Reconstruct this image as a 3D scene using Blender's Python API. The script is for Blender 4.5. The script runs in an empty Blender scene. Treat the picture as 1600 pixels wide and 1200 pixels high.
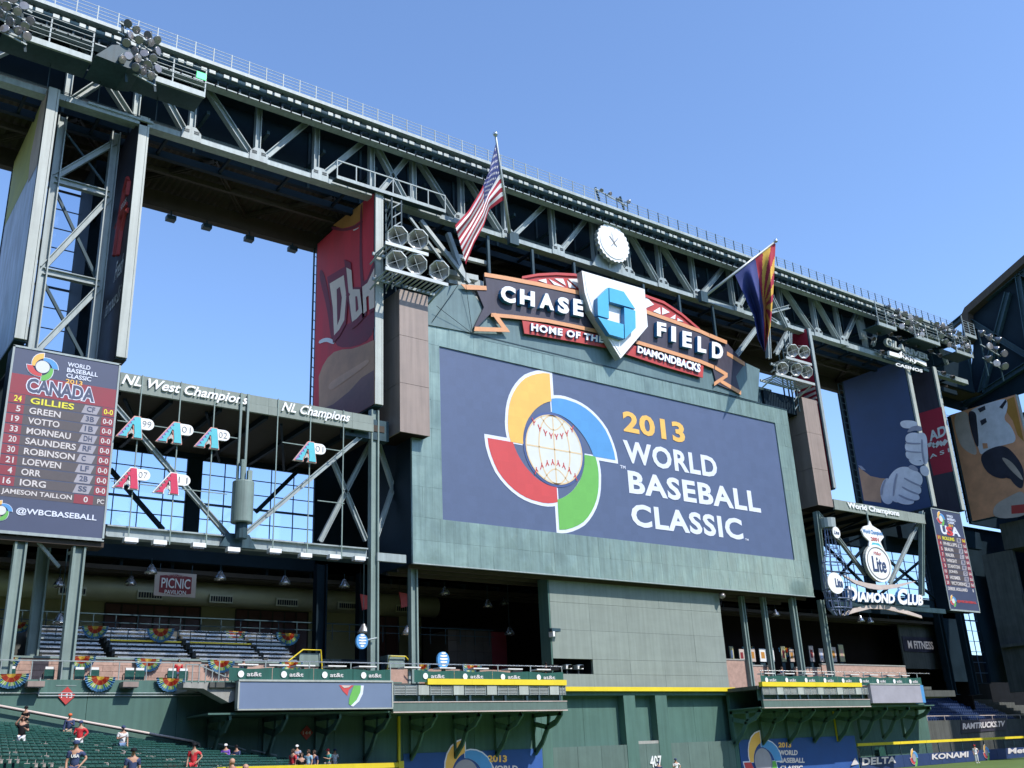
import bpy, bmesh, math, random
from mathutils import Vector, Matrix
random.seed(7)
PI = math.pi
scene = bpy.context.scene
COL = scene.collection

# ------------------------------------------------------------------ camera, sky, sun, exposure
# world: X along the outfield wall, Y away from the camera, Z up; metres.  Camera near the field.
CX, CY, CZ = 0.0, -64.104, 2.3
F = 1574.675
RX = Vector((0.80752751, 0.17296487, 0.56389935))
RY = Vector((-0.58814552, 0.30832741, 0.74767577))
RZ = Vector((-0.04454398, -0.93542363, 0.35071138))
cam_d = bpy.data.cameras.new('camera'); cam = bpy.data.objects.new('camera', cam_d); COL.objects.link(cam)
cam_d.sensor_width = 36.0; cam_d.lens = F / 1600.0 * 36.0; cam_d.clip_end = 3000; cam_d.clip_start = 0.1
cam.matrix_world = Matrix(((RX[0], -RX[1], -RX[2], CX), (RY[0], -RY[1], -RY[2], CY), (RZ[0], -RZ[1], -RZ[2], CZ), (0, 0, 0, 1)))
scene.camera = cam
SUN_EL, SUN_AZ = math.radians(49), math.radians(20)     # behind the camera, a little to its right
w = bpy.data.worlds.new('World'); scene.world = w; w.use_nodes = True
nt = w.node_tree; bg = nt.nodes['Background']
sky = nt.nodes.new('ShaderNodeTexSky'); sky.sky_type = 'NISHITA'; sky.sun_disc = False
sky.sun_elevation = SUN_EL; sky.sun_rotation = PI - SUN_AZ
sky.air_density = 1.0; sky.dust_density = 0.6; sky.ozone_density = 2.6; sky.altitude = 300
tint = nt.nodes.new('ShaderNodeVectorMath'); tint.operation = 'MULTIPLY'; tint.inputs[1].default_value = (0.98, 1.07, 1.20)
nt.links.new(sky.outputs[0], tint.inputs[0]); nt.links.new(tint.outputs[0], bg.inputs[0]); bg.inputs[1].default_value = 0.15
sd = bpy.data.lights.new('sun', 'SUN'); sd.energy = 3.1; sd.angle = math.radians(0.53); sd.color = (1.0, 0.95, 0.87)
sun = bpy.data.objects.new('sun', sd); COL.objects.link(sun)
to_sun = Vector((math.sin(SUN_AZ) * math.cos(SUN_EL), -math.cos(SUN_AZ) * math.cos(SUN_EL), math.sin(SUN_EL)))
sun.rotation_euler = to_sun.to_track_quat('Z', 'Y').to_euler(); sun.location = (60, -60, 90)
scene.render.engine = 'CYCLES'
vs = scene.view_settings
vs.view_transform = 'Standard'; vs.look = 'None'; vs.gamma = 1.0; vs.use_curve_mapping = False; vs.exposure = 0.70

# ------------------------------------------------------------------ measuring: a ray of the photograph met with a plane of the place
C0 = Vector((CX, CY, CZ))
def _ray(px, py):
    c = Vector((px - 800.0, py - 600.0, F)); return Vector((RX.dot(c), RY.dot(c), RZ.dot(c)))
def onY(px, py, y):
    r = _ray(px, py); return C0 + r * ((y - CY) / r[1])
def onX(px, py, x):
    r = _ray(px, py); return C0 + r * ((x - CX) / r[0])
def onPlane(px, py, a, b, c):                           # z = a + b*x + c*y
    r = _ray(px, py); t = (a + b * CX + c * CY - CZ) / (r[2] - b * r[0] - c * r[1]); return C0 + r * t
def proj(p):
    d = Vector(p) - C0
    x = RX[0]*d[0] + RY[0]*d[1] + RZ[0]*d[2]; y = RX[1]*d[0] + RY[1]*d[1] + RZ[1]*d[2]; z = RX[2]*d[0] + RY[2]*d[1] + RZ[2]*d[2]
    return (800 + F * x / z, 600 + F * y / z, z)

# ------------------------------------------------------------------ materials
MATS = {}
def mat(name, col, rough=0.55, metal=0.0, var=0.12, scale=1.2, bump=0.0, bscale=6.0, emit=0.0, spec=0.5, stretch=(1, 1, 1), streak=0.0):
    m = bpy.data.materials.new(name); m.use_nodes = True; n = m.node_tree; b = n.nodes['Principled BSDF']
    b.inputs['Roughness'].default_value = rough; b.inputs['Metallic'].default_value = metal
    b.inputs['Specular IOR Level'].default_value = spec
    c4 = (col[0], col[1], col[2], 1)
    if emit:
        b.inputs['Emission Color'].default_value = c4; b.inputs['Emission Strength'].default_value = emit
    if var > 0:
        tc = n.nodes.new('ShaderNodeTexCoord'); mp = n.nodes.new('ShaderNodeMapping'); mp.inputs['Scale'].default_value = stretch
        ns = n.nodes.new('ShaderNodeTexNoise'); ns.inputs['Scale'].default_value = scale; ns.inputs['Detail'].default_value = 6; ns.inputs['Roughness'].default_value = 0.62
        n.links.new(tc.outputs['Object'], mp.inputs[0]); n.links.new(mp.outputs[0], ns.inputs['Vector'])
        oi = n.nodes.new('ShaderNodeObjectInfo')
        mr = n.nodes.new('ShaderNodeMapRange'); mr.inputs['From Min'].default_value = 0.3; mr.inputs['From Max'].default_value = 0.7
        mr.inputs['To Min'].default_value = 1 - var; mr.inputs['To Max'].default_value = 1 + var
        n.links.new(ns.outputs['Fac'], mr.inputs['Value'])
        mr2 = n.nodes.new('ShaderNodeMapRange'); mr2.inputs['To Min'].default_value = 1 - var * 0.5; mr2.inputs['To Max'].default_value = 1 + var * 0.5
        n.links.new(oi.outputs['Random'], mr2.inputs['Value'])
        mu = n.nodes.new('ShaderNodeMath'); mu.operation = 'MULTIPLY'; n.links.new(mr.outputs[0], mu.inputs[0]); n.links.new(mr2.outputs[0], mu.inputs[1])
        last = mu.outputs[0]
        if streak:
            mp2 = n.nodes.new('ShaderNodeMapping'); mp2.inputs['Scale'].default_value = (2.2, 2.2, 0.12)
            n2 = n.nodes.new('ShaderNodeTexNoise'); n2.inputs['Scale'].default_value = 1.6; n2.inputs['Detail'].default_value = 8
            n.links.new(tc.outputs['Object'], mp2.inputs[0]); n.links.new(mp2.outputs[0], n2.inputs['Vector'])
            m3 = n.nodes.new('ShaderNodeMapRange'); m3.inputs['From Min'].default_value = 0.35; m3.inputs['From Max'].default_value = 0.62
            m3.inputs['To Min'].default_value = 1 - streak; m3.inputs['To Max'].default_value = 1.03
            n.links.new(n2.outputs['Fac'], m3.inputs['Value'])
            m4 = n.nodes.new('ShaderNodeMath'); m4.operation = 'MULTIPLY'; n.links.new(last, m4.inputs[0]); n.links.new(m3.outputs[0], m4.inputs[1]); last = m4.outputs[0]
        vm = n.nodes.new('ShaderNodeVectorMath'); vm.operation = 'SCALE'; vm.inputs[0].default_value = col[:3]
        n.links.new(last, vm.inputs['Scale']); n.links.new(vm.outputs[0], b.inputs['Base Color'])
        mr4 = n.nodes.new('ShaderNodeMapRange'); mr4.inputs['To Min'].default_value = max(0.05, rough - 0.12); mr4.inputs['To Max'].default_value = min(1, rough + 0.12)
        n.links.new(ns.outputs['Fac'], mr4.inputs['Value']); n.links.new(mr4.outputs[0], b.inputs['Roughness'])
        if bump:
            nb = n.nodes.new('ShaderNodeTexNoise'); nb.inputs['Scale'].default_value = bscale; nb.inputs['Detail'].default_value = 3
            n.links.new(mp.outputs[0], nb.inputs['Vector'])
            bp = n.nodes.new('ShaderNodeBump'); bp.inputs['Strength'].default_value = 1.0; bp.inputs['Distance'].default_value = bump
            n.links.new(nb.outputs['Fac'], bp.inputs['Height']); n.links.new(bp.outputs[0], b.inputs['Normal'])
    else:
        b.inputs['Base Color'].default_value = c4
    MATS[name] = m; return m

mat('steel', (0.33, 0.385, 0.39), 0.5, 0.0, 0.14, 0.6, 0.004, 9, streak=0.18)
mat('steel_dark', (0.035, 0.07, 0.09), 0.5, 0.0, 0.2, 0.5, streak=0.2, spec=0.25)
mat('bottle_wire', (0.12, 0.16, 0.26), 0.4, 0.3, 0.1, 2)
mat('steel_bright', (0.5, 0.52, 0.5), 0.4, 0.3, 0.12, 1.0)
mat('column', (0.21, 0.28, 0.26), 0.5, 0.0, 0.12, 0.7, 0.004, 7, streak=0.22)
mat('window_bar', (0.05, 0.10, 0.17), 0.5, 0, 0.15, 1)
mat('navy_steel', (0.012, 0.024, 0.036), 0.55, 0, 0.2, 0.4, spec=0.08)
mat('cladding', (0.22, 0.31, 0.285), 0.36, 0.2, 0.14, 0.5, 0.035, 1.0, streak=0.2)
mat('sign_green', (0.12, 0.19, 0.2), 0.5, 0.1, 0.12, 0.5, 0.004, 2, streak=0.12)
mat('eye_grey', (0.235, 0.275, 0.25), 0.75, 0, 0.08, 0.35, 0.004, 3, stretch=(1, 1, 3), streak=0.1)
mat('wall_green', (0.085, 0.165, 0.142), 0.7, 0, 0.1, 0.4, 0.004, 3, streak=0.12, spec=0.25)
mat('pad_green', (0.10, 0.155, 0.14), 0.75, 0, 0.1, 0.8, 0.006, 3, streak=0.1)
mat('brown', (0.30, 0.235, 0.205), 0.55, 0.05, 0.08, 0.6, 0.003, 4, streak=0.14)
mat('screen_blue', (0.072, 0.105, 0.20), 0.6, 0, 0.05, 0.7, emit=0.08)
mat('screen_navy', (0.05, 0.065, 0.125), 0.55, 0, 0.06, 0.7, emit=0.08)
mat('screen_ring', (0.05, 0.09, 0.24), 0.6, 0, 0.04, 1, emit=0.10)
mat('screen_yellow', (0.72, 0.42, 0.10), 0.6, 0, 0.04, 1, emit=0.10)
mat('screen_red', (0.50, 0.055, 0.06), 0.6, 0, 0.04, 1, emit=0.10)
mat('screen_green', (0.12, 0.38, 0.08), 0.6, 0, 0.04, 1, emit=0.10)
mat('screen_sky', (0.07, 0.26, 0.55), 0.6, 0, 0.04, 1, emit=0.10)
mat('screen_white', (0.62, 0.66, 0.78), 0.6, 0, 0.03, 1, emit=0.08)
mat('screen_cream', (0.60, 0.62, 0.60), 0.6, 0, 0.03, 1, emit=0.05)
mat('screen_line', (0.66, 0.50, 0.30), 0.6, 0, 0.03, 1, emit=0.05)
mat('screen_grey', (0.08, 0.07, 0.08), 0.6, 0, 0.1, 2, emit=0.06)
mat('screen_maroon', (0.22, 0.03, 0.05), 0.6, 0, 0.1, 1, emit=0.12)
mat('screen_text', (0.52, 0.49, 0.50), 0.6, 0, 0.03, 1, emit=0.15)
mat('screen_lime', (0.62, 0.58, 0.05), 0.6, 0, 0.03, 1, emit=0.15)
mat('screen_pale', (0.30, 0.29, 0.34), 0.6, 0, 0.1, 1, emit=0.08)
mat('ribbon_blue', (0.14, 0.19, 0.30), 0.5, 0, 0.05, 0.5, emit=0.06)
mat('white', (0.80, 0.80, 0.80), 0.45, 0, 0.04, 1)
mat('letter_white', (0.86, 0.86, 0.86), 0.4, 0, 0.02, 1)
mat('letter_side', (0.05, 0.22, 0.50), 0.4, 0, 0.03, 1)
mat('plum', (0.045, 0.04, 0.065), 0.55, 0, 0.12, 0.8, streak=0.12)
mat('orange', (0.68, 0.32, 0.15), 0.5, 0, 0.06, 1)
mat('sign_red', (0.47, 0.05, 0.045), 0.5, 0, 0.08, 1)
mat('logo_blue', (0.08, 0.42, 0.66), 0.4, 0, 0.05, 1)
mat('logo_blue_dark', (0.03, 0.2, 0.42), 0.4, 0, 0.05, 1)
mat('yellow', (0.78, 0.60, 0.03), 0.5, 0, 0.06, 1)
mat('panel_cream', (0.42, 0.45, 0.42), 0.5, 0, 0.08, 0.8, streak=0.14)
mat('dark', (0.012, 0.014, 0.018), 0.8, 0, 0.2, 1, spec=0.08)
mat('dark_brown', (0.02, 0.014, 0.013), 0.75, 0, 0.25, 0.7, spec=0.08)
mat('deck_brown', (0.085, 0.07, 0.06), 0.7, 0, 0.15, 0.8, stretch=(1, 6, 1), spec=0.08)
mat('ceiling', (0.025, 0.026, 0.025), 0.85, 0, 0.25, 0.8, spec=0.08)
mat('plaster', (0.40, 0.38, 0.22), 0.85, 0, 0.08, 0.6)
mat('duct', (0.42, 0.40, 0.26), 0.5, 0.2, 0.1, 0.8)
mat('brick', (0.42, 0.275, 0.22), 0.85, 0, 0.2, 2.5, 0.01, 9)
mat('mortar', (0.33, 0.30, 0.27), 0.9, 0, 0.15, 4)
mat('concrete', (0.33, 0.33, 0.31), 0.85, 0, 0.12, 1.2, 0.006, 6, streak=0.15)
mat('concrete_dark', (0.10, 0.105, 0.10), 0.85, 0, 0.15, 0.8, streak=0.2, spec=0.08)
mat('lamp_shell', (0.26, 0.26, 0.27), 0.25, 0.6, 0.15, 2)
mat('aluminium', (0.62, 0.63, 0.65), 0.28, 0.8, 0.08, 2)
mat('glass', (0.17, 0.085, 0.085), 0.12, 0, 0.1, 0.8, spec=0.8)
mat('maroon', (0.22, 0.02, 0.03), 0.6, 0, 0.12, 0.8)
mat('seat_green', (0.025, 0.085, 0.072), 0.25, 0, 0.15, 3)
mat('seat_blue', (0.03, 0.06, 0.16), 0.5, 0, 0.15, 3)
mat('grass', (0.085, 0.14, 0.03), 0.9, 0, 0.2, 0.25, 0.02, 12)
mat('dirt', (0.26, 0.13, 0.07), 0.95, 0, 0.15, 0.6, 0.01, 8)
mat('pad_blue', (0.025, 0.09, 0.32), 0.6, 0, 0.1, 0.6)
mat('pad_navy', (0.02, 0.045, 0.14), 0.6, 0, 0.12, 0.6)
mat('banner_green', (0.015, 0.095, 0.078), 0.8, 0, 0.12, 1.5, 0.02, 4, stretch=(3, 3, 0.4))
mat('skin', (0.45, 0.25, 0.17), 0.6, 0, 0.06, 4)
mat('black', (0.015, 0.015, 0.018), 0.6, 0, 0.15, 3, spec=0.08)
mat('flag_red', (0.36, 0.02, 0.04), 0.8, 0, 0.06, 2)
mat('flag_white', (0.78, 0.76, 0.78), 0.8, 0, 0.04, 2)
mat('flag_navy', (0.035, 0.05, 0.19), 0.8, 0, 0.06, 2)
mat('flag_yellow', (0.62, 0.36, 0.05), 0.8, 0, 0.05, 2)
mat('flag_copper', (0.45, 0.18, 0.05), 0.8, 0, 0.05, 2)
for k in ('flag_red', 'flag_white', 'flag_navy', 'flag_yellow', 'flag_copper'):
    pass
mat('bunt_blue', (0.12, 0.30, 0.50), 0.8, 0, 0.06, 3)
mat('bunt_pale', (0.70, 0.72, 0.50), 0.8, 0, 0.06, 3); mat('bunt_orange', (0.62, 0.24, 0.07), 0.8, 0, 0.06, 3)
mat('bunt_green', (0.42, 0.60, 0.22), 0.8, 0, 0.06, 3)
mat('bunt_red', (0.52, 0.08, 0.05), 0.8, 0, 0.06, 3)
mat('bunt_yellow', (0.72, 0.55, 0.12), 0.8, 0, 0.06, 3)
mat('teal', (0.09, 0.48, 0.56), 0.45, 0, 0.05, 2)
mat('purple', (0.25, 0.18, 0.42), 0.45, 0, 0.05, 2)
mat('coral', (0.75, 0.32, 0.26), 0.45, 0, 0.05, 2)
mat('crimson', (0.58, 0.03, 0.09), 0.45, 0, 0.05, 2)
mat('grey_sign', (0.22, 0.22, 0.22), 0.5, 0, 0.05, 2)
mat('print_grey', (0.20, 0.20, 0.21), 0.5, 0, 0.05, 2)
mat('horn', (0.48, 0.46, 0.44), 0.35, 0.5, 0.1, 2)
mat('lamp_glass', (0.30, 0.27, 0.26), 0.15, 0.35, 0.08, 2)
mat('jersey', (0.68, 0.035, 0.06), 0.7, 0, 0.22, 0.35, stretch=(1, 1, 0.4))
mat('jersey_dark', (0.21, 0.02, 0.05), 0.7, 0, 0.25, 0.4)
mat('jersey_text', (0.85, 0.70, 0.58), 0.7, 0, 0.08, 1)
mat('flesh', (0.58, 0.32, 0.20), 0.7, 0, 0.25, 0.25)
mat('flesh_light', (0.68, 0.40, 0.27), 0.7, 0, 0.2, 0.4)
mat('flesh_dark', (0.26, 0.13, 0.13), 0.7, 0, 0.3, 0.3)
mat('photo_navy', (0.035, 0.065, 0.16), 0.7, 0, 0.12, 0.4)
mat('glove', (0.78, 0.76, 0.84), 0.8, 0, 0.12, 0.8)
mat('glove_dark', (0.36, 0.36, 0.46), 0.8, 0, 0.1, 1)
mat('photo_orange', (0.72, 0.34, 0.19), 0.8, 0, 0.16, 0.5)
mat('photo_ochre', (0.48, 0.22, 0.04), 0.8, 0, 0.12, 0.5)
mat('photo_pale', (0.55, 0.46, 0.42), 0.8, 0, 0.15, 0.6)
mat('photo_dark', (0.03, 0.03, 0.05), 0.7, 0, 0.3, 0.6)
mat('photo_olive', (0.42, 0.42, 0.12), 0.7, 0, 0.15, 0.4)
mat('photo_blue', (0.50, 0.56, 0.74), 0.7, 0, 0.3, 0.5, stretch=(1, 2, 0.6))
mat('photo_tan', (0.52, 0.42, 0.36), 0.7, 0, 0.25, 0.4)
mat('deep_red', (0.42, 0.02, 0.05), 0.6, 0, 0.1, 0.6)

# the big display is made of square modules that do not quite match
def modules(name, size, amt):
    m = MATS[name]; n = m.node_tree; b = n.nodes['Principled BSDF']; src = b.inputs['Base Color'].links[0].from_socket
    tc = n.nodes.new('ShaderNodeTexCoord'); sn = n.nodes.new('ShaderNodeVectorMath'); sn.operation = 'SNAP'; sn.inputs[1].default_value = (size, 50, size)
    wn = n.nodes.new('ShaderNodeTexWhiteNoise'); mr = n.nodes.new('ShaderNodeMapRange'); mr.inputs['To Min'].default_value = 1 - amt; mr.inputs['To Max'].default_value = 1 + amt
    n.links.new(tc.outputs['Object'], sn.inputs[0]); n.links.new(sn.outputs[0], wn.inputs['Vector']); n.links.new(wn.outputs['Value'], mr.inputs['Value'])
    wv = n.nodes.new('ShaderNodeTexNoise'); wv.inputs['Scale'].default_value = 14; wv.inputs['Detail'].default_value = 2; m2 = n.nodes.new('ShaderNodeMapRange'); m2.inputs['To Min'].default_value = .9; m2.inputs['To Max'].default_value = 1.1
    n.links.new(tc.outputs['Object'], wv.inputs['Vector']); n.links.new(wv.outputs['Fac'], m2.inputs['Value'])
    mu = n.nodes.new('ShaderNodeMath'); mu.operation = 'MULTIPLY'; n.links.new(mr.outputs[0], mu.inputs[0]); n.links.new(m2.outputs[0], mu.inputs[1])
    vm = n.nodes.new('ShaderNodeVectorMath'); vm.operation = 'SCALE'; n.links.new(src, vm.inputs[0]); n.links.new(mu.outputs[0], vm.inputs['Scale']); n.links.new(vm.outputs[0], b.inputs['Base Color'])
for k_ in ('screen_blue', 'screen_yellow', 'screen_red', 'screen_green', 'screen_sky', 'screen_white', 'screen_ring'): modules(k_, 0.82, 0.035)

# ------------------------------------------------------------------ mesh builder
class MB:
    def __init__(s): s.v = []; s.f = []; s.m = []; s.slots = []
    def slot(s, m):
        if m is None: m = 'steel'
        if m not in s.slots: s.slots.append(m)
        return s.slots.index(m)
    def quad(s, pts, m=None):
        i = len(s.v); s.v += [tuple(p) for p in pts]; s.f.append(tuple(range(i, i + len(pts)))); s.m.append(s.slot(m)); return s
    def box(s, x0, x1, y0, y1, z0, z1, m=None):
        i = len(s.v)
        s.v += [(x0, y0, z0), (x1, y0, z0), (x1, y1, z0), (x0, y1, z0), (x0, y0, z1), (x1, y0, z1), (x1, y1, z1), (x0, y1, z1)]
        for q in ((0, 3, 2, 1), (4, 5, 6, 7), (0, 1, 5, 4), (1, 2, 6, 5), (2, 3, 7, 6), (3, 0, 4, 7)):
            s.f.append(tuple(i + k for k in q)); s.m.append(s.slot(m))
        return s
    def bar(s, p, q, w, h, m=None, up=(0, -1, 0)):      # w across, h along 'up'
        p = Vector(p); q = Vector(q); d = (q - p).normalized(); u = Vector(up)
        if abs(d.dot(u)) > 0.98: u = Vector((1, 0, 0))
        a = d.cross(u).normalized() * (w / 2); b = a.cross(d).normalized() * (h / 2)
        i = len(s.v)
        for c in (p, q): s.v += [tuple(c - a - b), tuple(c + a - b), tuple(c + a + b), tuple(c - a + b)]
        for f in ((3, 2, 1, 0), (4, 5, 6, 7), (0, 1, 5, 4), (1, 2, 6, 5), (2, 3, 7, 6), (3, 0, 4, 7)):
            s.f.append(tuple(i + k for k in f)); s.m.append(s.slot(m))
        return s
    def ibeam(s, p, q, w, h, t, m=None, up=(0, -1, 0)):
        p = Vector(p); q = Vector(q); d = (q - p).normalized(); u = Vector(up)
        if abs(d.dot(u)) > 0.98: u = Vector((1, 0, 0))
        a = d.cross(u).normalized(); b = a.cross(d).normalized()
        s.bar(p + a * (w / 2 - t / 2), q + a * (w / 2 - t / 2), t, h, m, up); s.bar(p - a * (w / 2 - t / 2), q - a * (w / 2 - t / 2), t, h, m, up)
        s.bar(p, q, w - 2 * t, t, m, up); return s
    def tube(s, pts, r, n=6, m=None, r2=None):
        pts = [Vector(p) for p in pts]; base = len(s.v); k = len(pts)
        for j, p in enumerate(pts):
            d = (pts[min(j + 1, k - 1)] - pts[max(j - 1, 0)]).normalized()
            u = Vector((0, 0, 1)) if abs(d.z) < 0.9 else Vector((1, 0, 0))
            a = d.cross(u).normalized(); b = d.cross(a)
            rr = r if r2 is None else r + (r2 - r) * j / (k - 1)
            for q in range(n):
                t = 2 * PI * q / n; s.v.append(tuple(p + (a * math.cos(t) + b * math.sin(t)) * rr))
        for j in range(k - 1):
            for q in range(n):
                s.f.append((base + j*n + q, base + (j+1)*n + q, base + (j+1)*n + (q+1) % n, base + j*n + (q+1) % n)); s.m.append(s.slot(m))
        s.f.append(tuple(base + q for q in range(n))); s.m.append(s.slot(m))
        s.f.append(tuple(base + (k-1)*n + q for q in reversed(range(n)))); s.m.append(s.slot(m)); return s
    def lathe(s, c, prof, axis=(0, 0, 1), n=20, m=None, cap=False):
        c = Vector(c); ax = Vector(axis).normalized(); u = Vector((0, 0, 1)) if abs(ax.z) < 0.9 else Vector((1, 0, 0))
        a = ax.cross(u).normalized(); b = ax.cross(a); base = len(s.v)
        for (r, h) in prof:
            for q in range(n):
                t = 2 * PI * q / n; s.v.append(tuple(c + ax * h + (a * math.cos(t) + b * math.sin(t)) * r))
        for j in range(len(prof) - 1):
            for q in range(n):
                s.f.append((base + j*n + q, base + j*n + (q+1) % n, base + (j+1)*n + (q+1) % n, base + (j+1)*n + q)); s.m.append(s.slot(m))
        if cap:
            s.f.append(tuple(base + q for q in reversed(range(n)))); s.m.append(s.slot(m))
            e = base + (len(prof) - 1) * n; s.f.append(tuple(e + q for q in range(n))); s.m.append(s.slot(m))
        return s
    def prism(s, pts, off, m=None, side=None):          # polygon of 3-D points, pushed by vector off (front face at pts)
        pts = [Vector(p) for p in pts]; off = Vector(off); n = len(pts); i = len(s.v)
        nr = Vector((0, 0, 0))
        for k in range(n):
            a, b = pts[k], pts[(k+1) % n]; nr += a.cross(b)
        if nr.dot(off) > 0: pts = pts[::-1]
        s.v += [tuple(p) for p in pts] + [tuple(p + off) for p in pts]
        s.f.append(tuple(range(i, i + n))); s.m.append(s.slot(m))
        s.f.append(tuple(range(i + 2*n - 1, i + n - 1, -1))); s.m.append(s.slot(side or m))
        for k in range(n):
            k2 = (k + 1) % n
            s.f.append((i + k, i + n + k, i + n + k2, i + k2)); s.m.append(s.slot(side or m))
        return s
    def plate(s, pts, y, t, m=None, side=None):         # (x,z) polygon facing the camera side
        return s.prism([(p[0], y, p[1]) for p in pts], (0, t, 0), m, side)
    def grid(s, fn, nu, nv, mf):                        # sheet from fn(u,v); mf(u,v)->material
        i = len(s.v)
        for a in range(nu + 1):
            for b in range(nv + 1): s.v.append(tuple(fn(a / nu, b / nv)))
        for a in range(nu):
            for b in range(nv):
                k = i + a * (nv + 1) + b
                s.f.append((k, k + 1, k + nv + 2, k + nv + 1)); s.m.append(s.slot(mf((a + .5) / nu, (b + .5) / nv)))
        return s
    def mesh(s, name, origin=(0, 0, 0), smooth=False):
        me = bpy.data.meshes.new(name)
        o = origin
        me.from_pydata([(v[0]-o[0], v[1]-o[1], v[2]-o[2]) for v in s.v], [], s.f)
        for m in s.slots: me.materials.append(MATS[m])
        me.polygons.foreach_set('material_index', s.m)
        if smooth: me.polygons.foreach_set('use_smooth', [True] * len(s.f))
        me.update(); return me
    def build(s, name, parent=None, smooth=False, loc=None, tri=False):
        if parent is not None: org = origin_of(parent); loc2 = (0, 0, 0)
        else:
            if loc is None:
                xs = [v[0] for v in s.v]; ys = [v[1] for v in s.v]; zs = [v[2] for v in s.v]
                loc = ((min(xs)+max(xs))/2, (min(ys)+max(ys))/2, min(zs))
            org = loc; loc2 = loc
        me = s.mesh(name, org, smooth)
        if any(len(f) > 4 for f in s.f):
            bm = bmesh.new(); bm.from_mesh(me); bmesh.ops.triangulate(bm, faces=[f for f in bm.faces if len(f.verts) > 4], ngon_method='EAR_CLIP'); bm.to_mesh(me); bm.free()
        o = bpy.data.objects.new(name, me); COL.objects.link(o); o.location = loc2
        if parent is not None: o.parent = parent
        else: ORG[o.name] = Vector(org)
        return o
ORG = {}
def origin_of(o):
    while o.parent is not None: o = o.parent
    return ORG.get(o.name, Vector(o.location))
def tag(o, label=None, cat=None, group=None, kind=None):
    if label: o['label'] = label
    if cat: o['category'] = cat
    if group: o['group'] = group
    if kind: o['kind'] = kind
    return o
def thing(name, loc, label, cat, group=None):
    o = bpy.data.objects.new(name, None); COL.objects.link(o); o.location = loc; o.empty_display_size = 0.3
    ORG[o.name] = Vector(loc); return tag(o, label, cat, group)
def stuff(o): o['kind'] = 'stuff'; return o
def box(name, parent, x0, x1, y0, y1, z0, z1, m): return MB().box(x0, x1, y0, y1, z0, z1, m).build(name, parent)
def copy_tree(o, parent=None, dl=(0, 0, 0), label=None):
    c = o.copy(); COL.objects.link(c); c.parent = parent
    if parent is None:
        c.location = Vector(o.location) + Vector(dl); ORG[c.name] = Vector(c.location)
    if label: c['label'] = label
    for ch in list(o.children): copy_tree(ch, c)
    return c

# ------------------------------------------------------------------ lettering (built-in font, made into mesh)
_TC = {}
def glyphs(s, bold=0.0, sp=1.0):
    key = (s, bold, sp)
    if key in _TC: return _TC[key]
    cu = bpy.data.curves.new('t', 'FONT'); cu.body = s; cu.resolution_u = 3; cu.offset = bold; cu.space_character = sp
    ob = bpy.data.objects.new('t', cu); COL.objects.link(ob)
    dg = bpy.context.evaluated_depsgraph_get(); dg.update()
    me = bpy.data.meshes.new_from_object(ob.evaluated_get(dg))
    vs_ = [(v.co.x, v.co.y) for v in me.vertices]; fs = [tuple(p.vertices) for p in me.polygons]
    bpy.data.objects.remove(ob); bpy.data.curves.remove(cu); bpy.data.meshes.remove(me)
    # weld doubles
    idx = {}; nv = []; mp = []
    for x, y in vs_:
        k = (round(x, 4), round(y, 4))
        if k not in idx: idx[k] = len(nv); nv.append((x, y))
        mp.append(idx[k])
    fs = [tuple(mp[i] for i in f) for f in fs]; fs = [f for f in fs if len(set(f)) == len(f)]
    xs = [v[0] for v in nv]; ys = [v[1] for v in nv]
    x0, x1, y0, y1 = min(xs), max(xs), min(ys), max(ys)
    nv = [((x - x0) / (x1 - x0), (y - y0) / (y1 - y0)) for x, y in nv]
    _TC[key] = (nv, fs); return _TC[key]
def text(mb, s, quad, depth=0.02, m='white', side=None, bold=0.0, n=(0, -1, 0), slant=0.0, sp=1.0, arc=None):
    """quad = TL, TR, BR, BL in the place; letters fill it; n = the way they face."""
    TL, TR, BR, BL = [Vector(p) for p in quad]; nv, fs = glyphs(s, bold, sp); n = Vector(n) * depth; i = len(mb.v); k = len(nv)
    pts = []
    for u, v in nv:
        u2 = u + slant * (v - 0.5)
        p = (BL * (1-u2) + BR * u2) * (1 - v) + (TL * (1-u2) + TR * u2) * v
        if arc: p = p + Vector((0, 0, arc * (1 - (2*u - 1) ** 2)))
        pts.append(p)
    fl = (TR - TL).cross(TL - BL).dot(n) < 0
    mb.v += [tuple(p + n) for p in pts]; sm = mb.slot(m); ss = mb.slot(side or m)
    cnt = {}
    for f in fs:
        g = tuple(i + q for q in (f[::-1] if fl else f)); mb.f.append(g); mb.m.append(sm)
        for a in range(len(g)):
            e = (g[a], g[(a+1) % len(g)]); cnt[e] = 1
    if depth > 0.03:
        mb.v += [tuple(p) for p in pts]
        for (a, b) in list(cnt):
            if (b, a) not in cnt: mb.f.append((a, a + k, b + k, b)[::-1]); mb.m.append(ss)
    return mb
def rect(x0, x1, z0, z1, y): return [(x0, y, z1), (x1, y, z1), (x1, y, z0), (x0, y, z0)]
def pxq(pts, y): return [onY(p[0], p[1], y) for p in pts]
def pxx(pts, x): return [onX(p[0], p[1], x) for p in pts]
def lerp(a, b, t): return a + (b - a) * t
def itp(tab, x):
    for (a, b), (c, d) in zip(tab, tab[1:]):
        if x <= c: return b + (d - b) * (x - a) / (c - a)
    return tab[-1][1]
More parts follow.
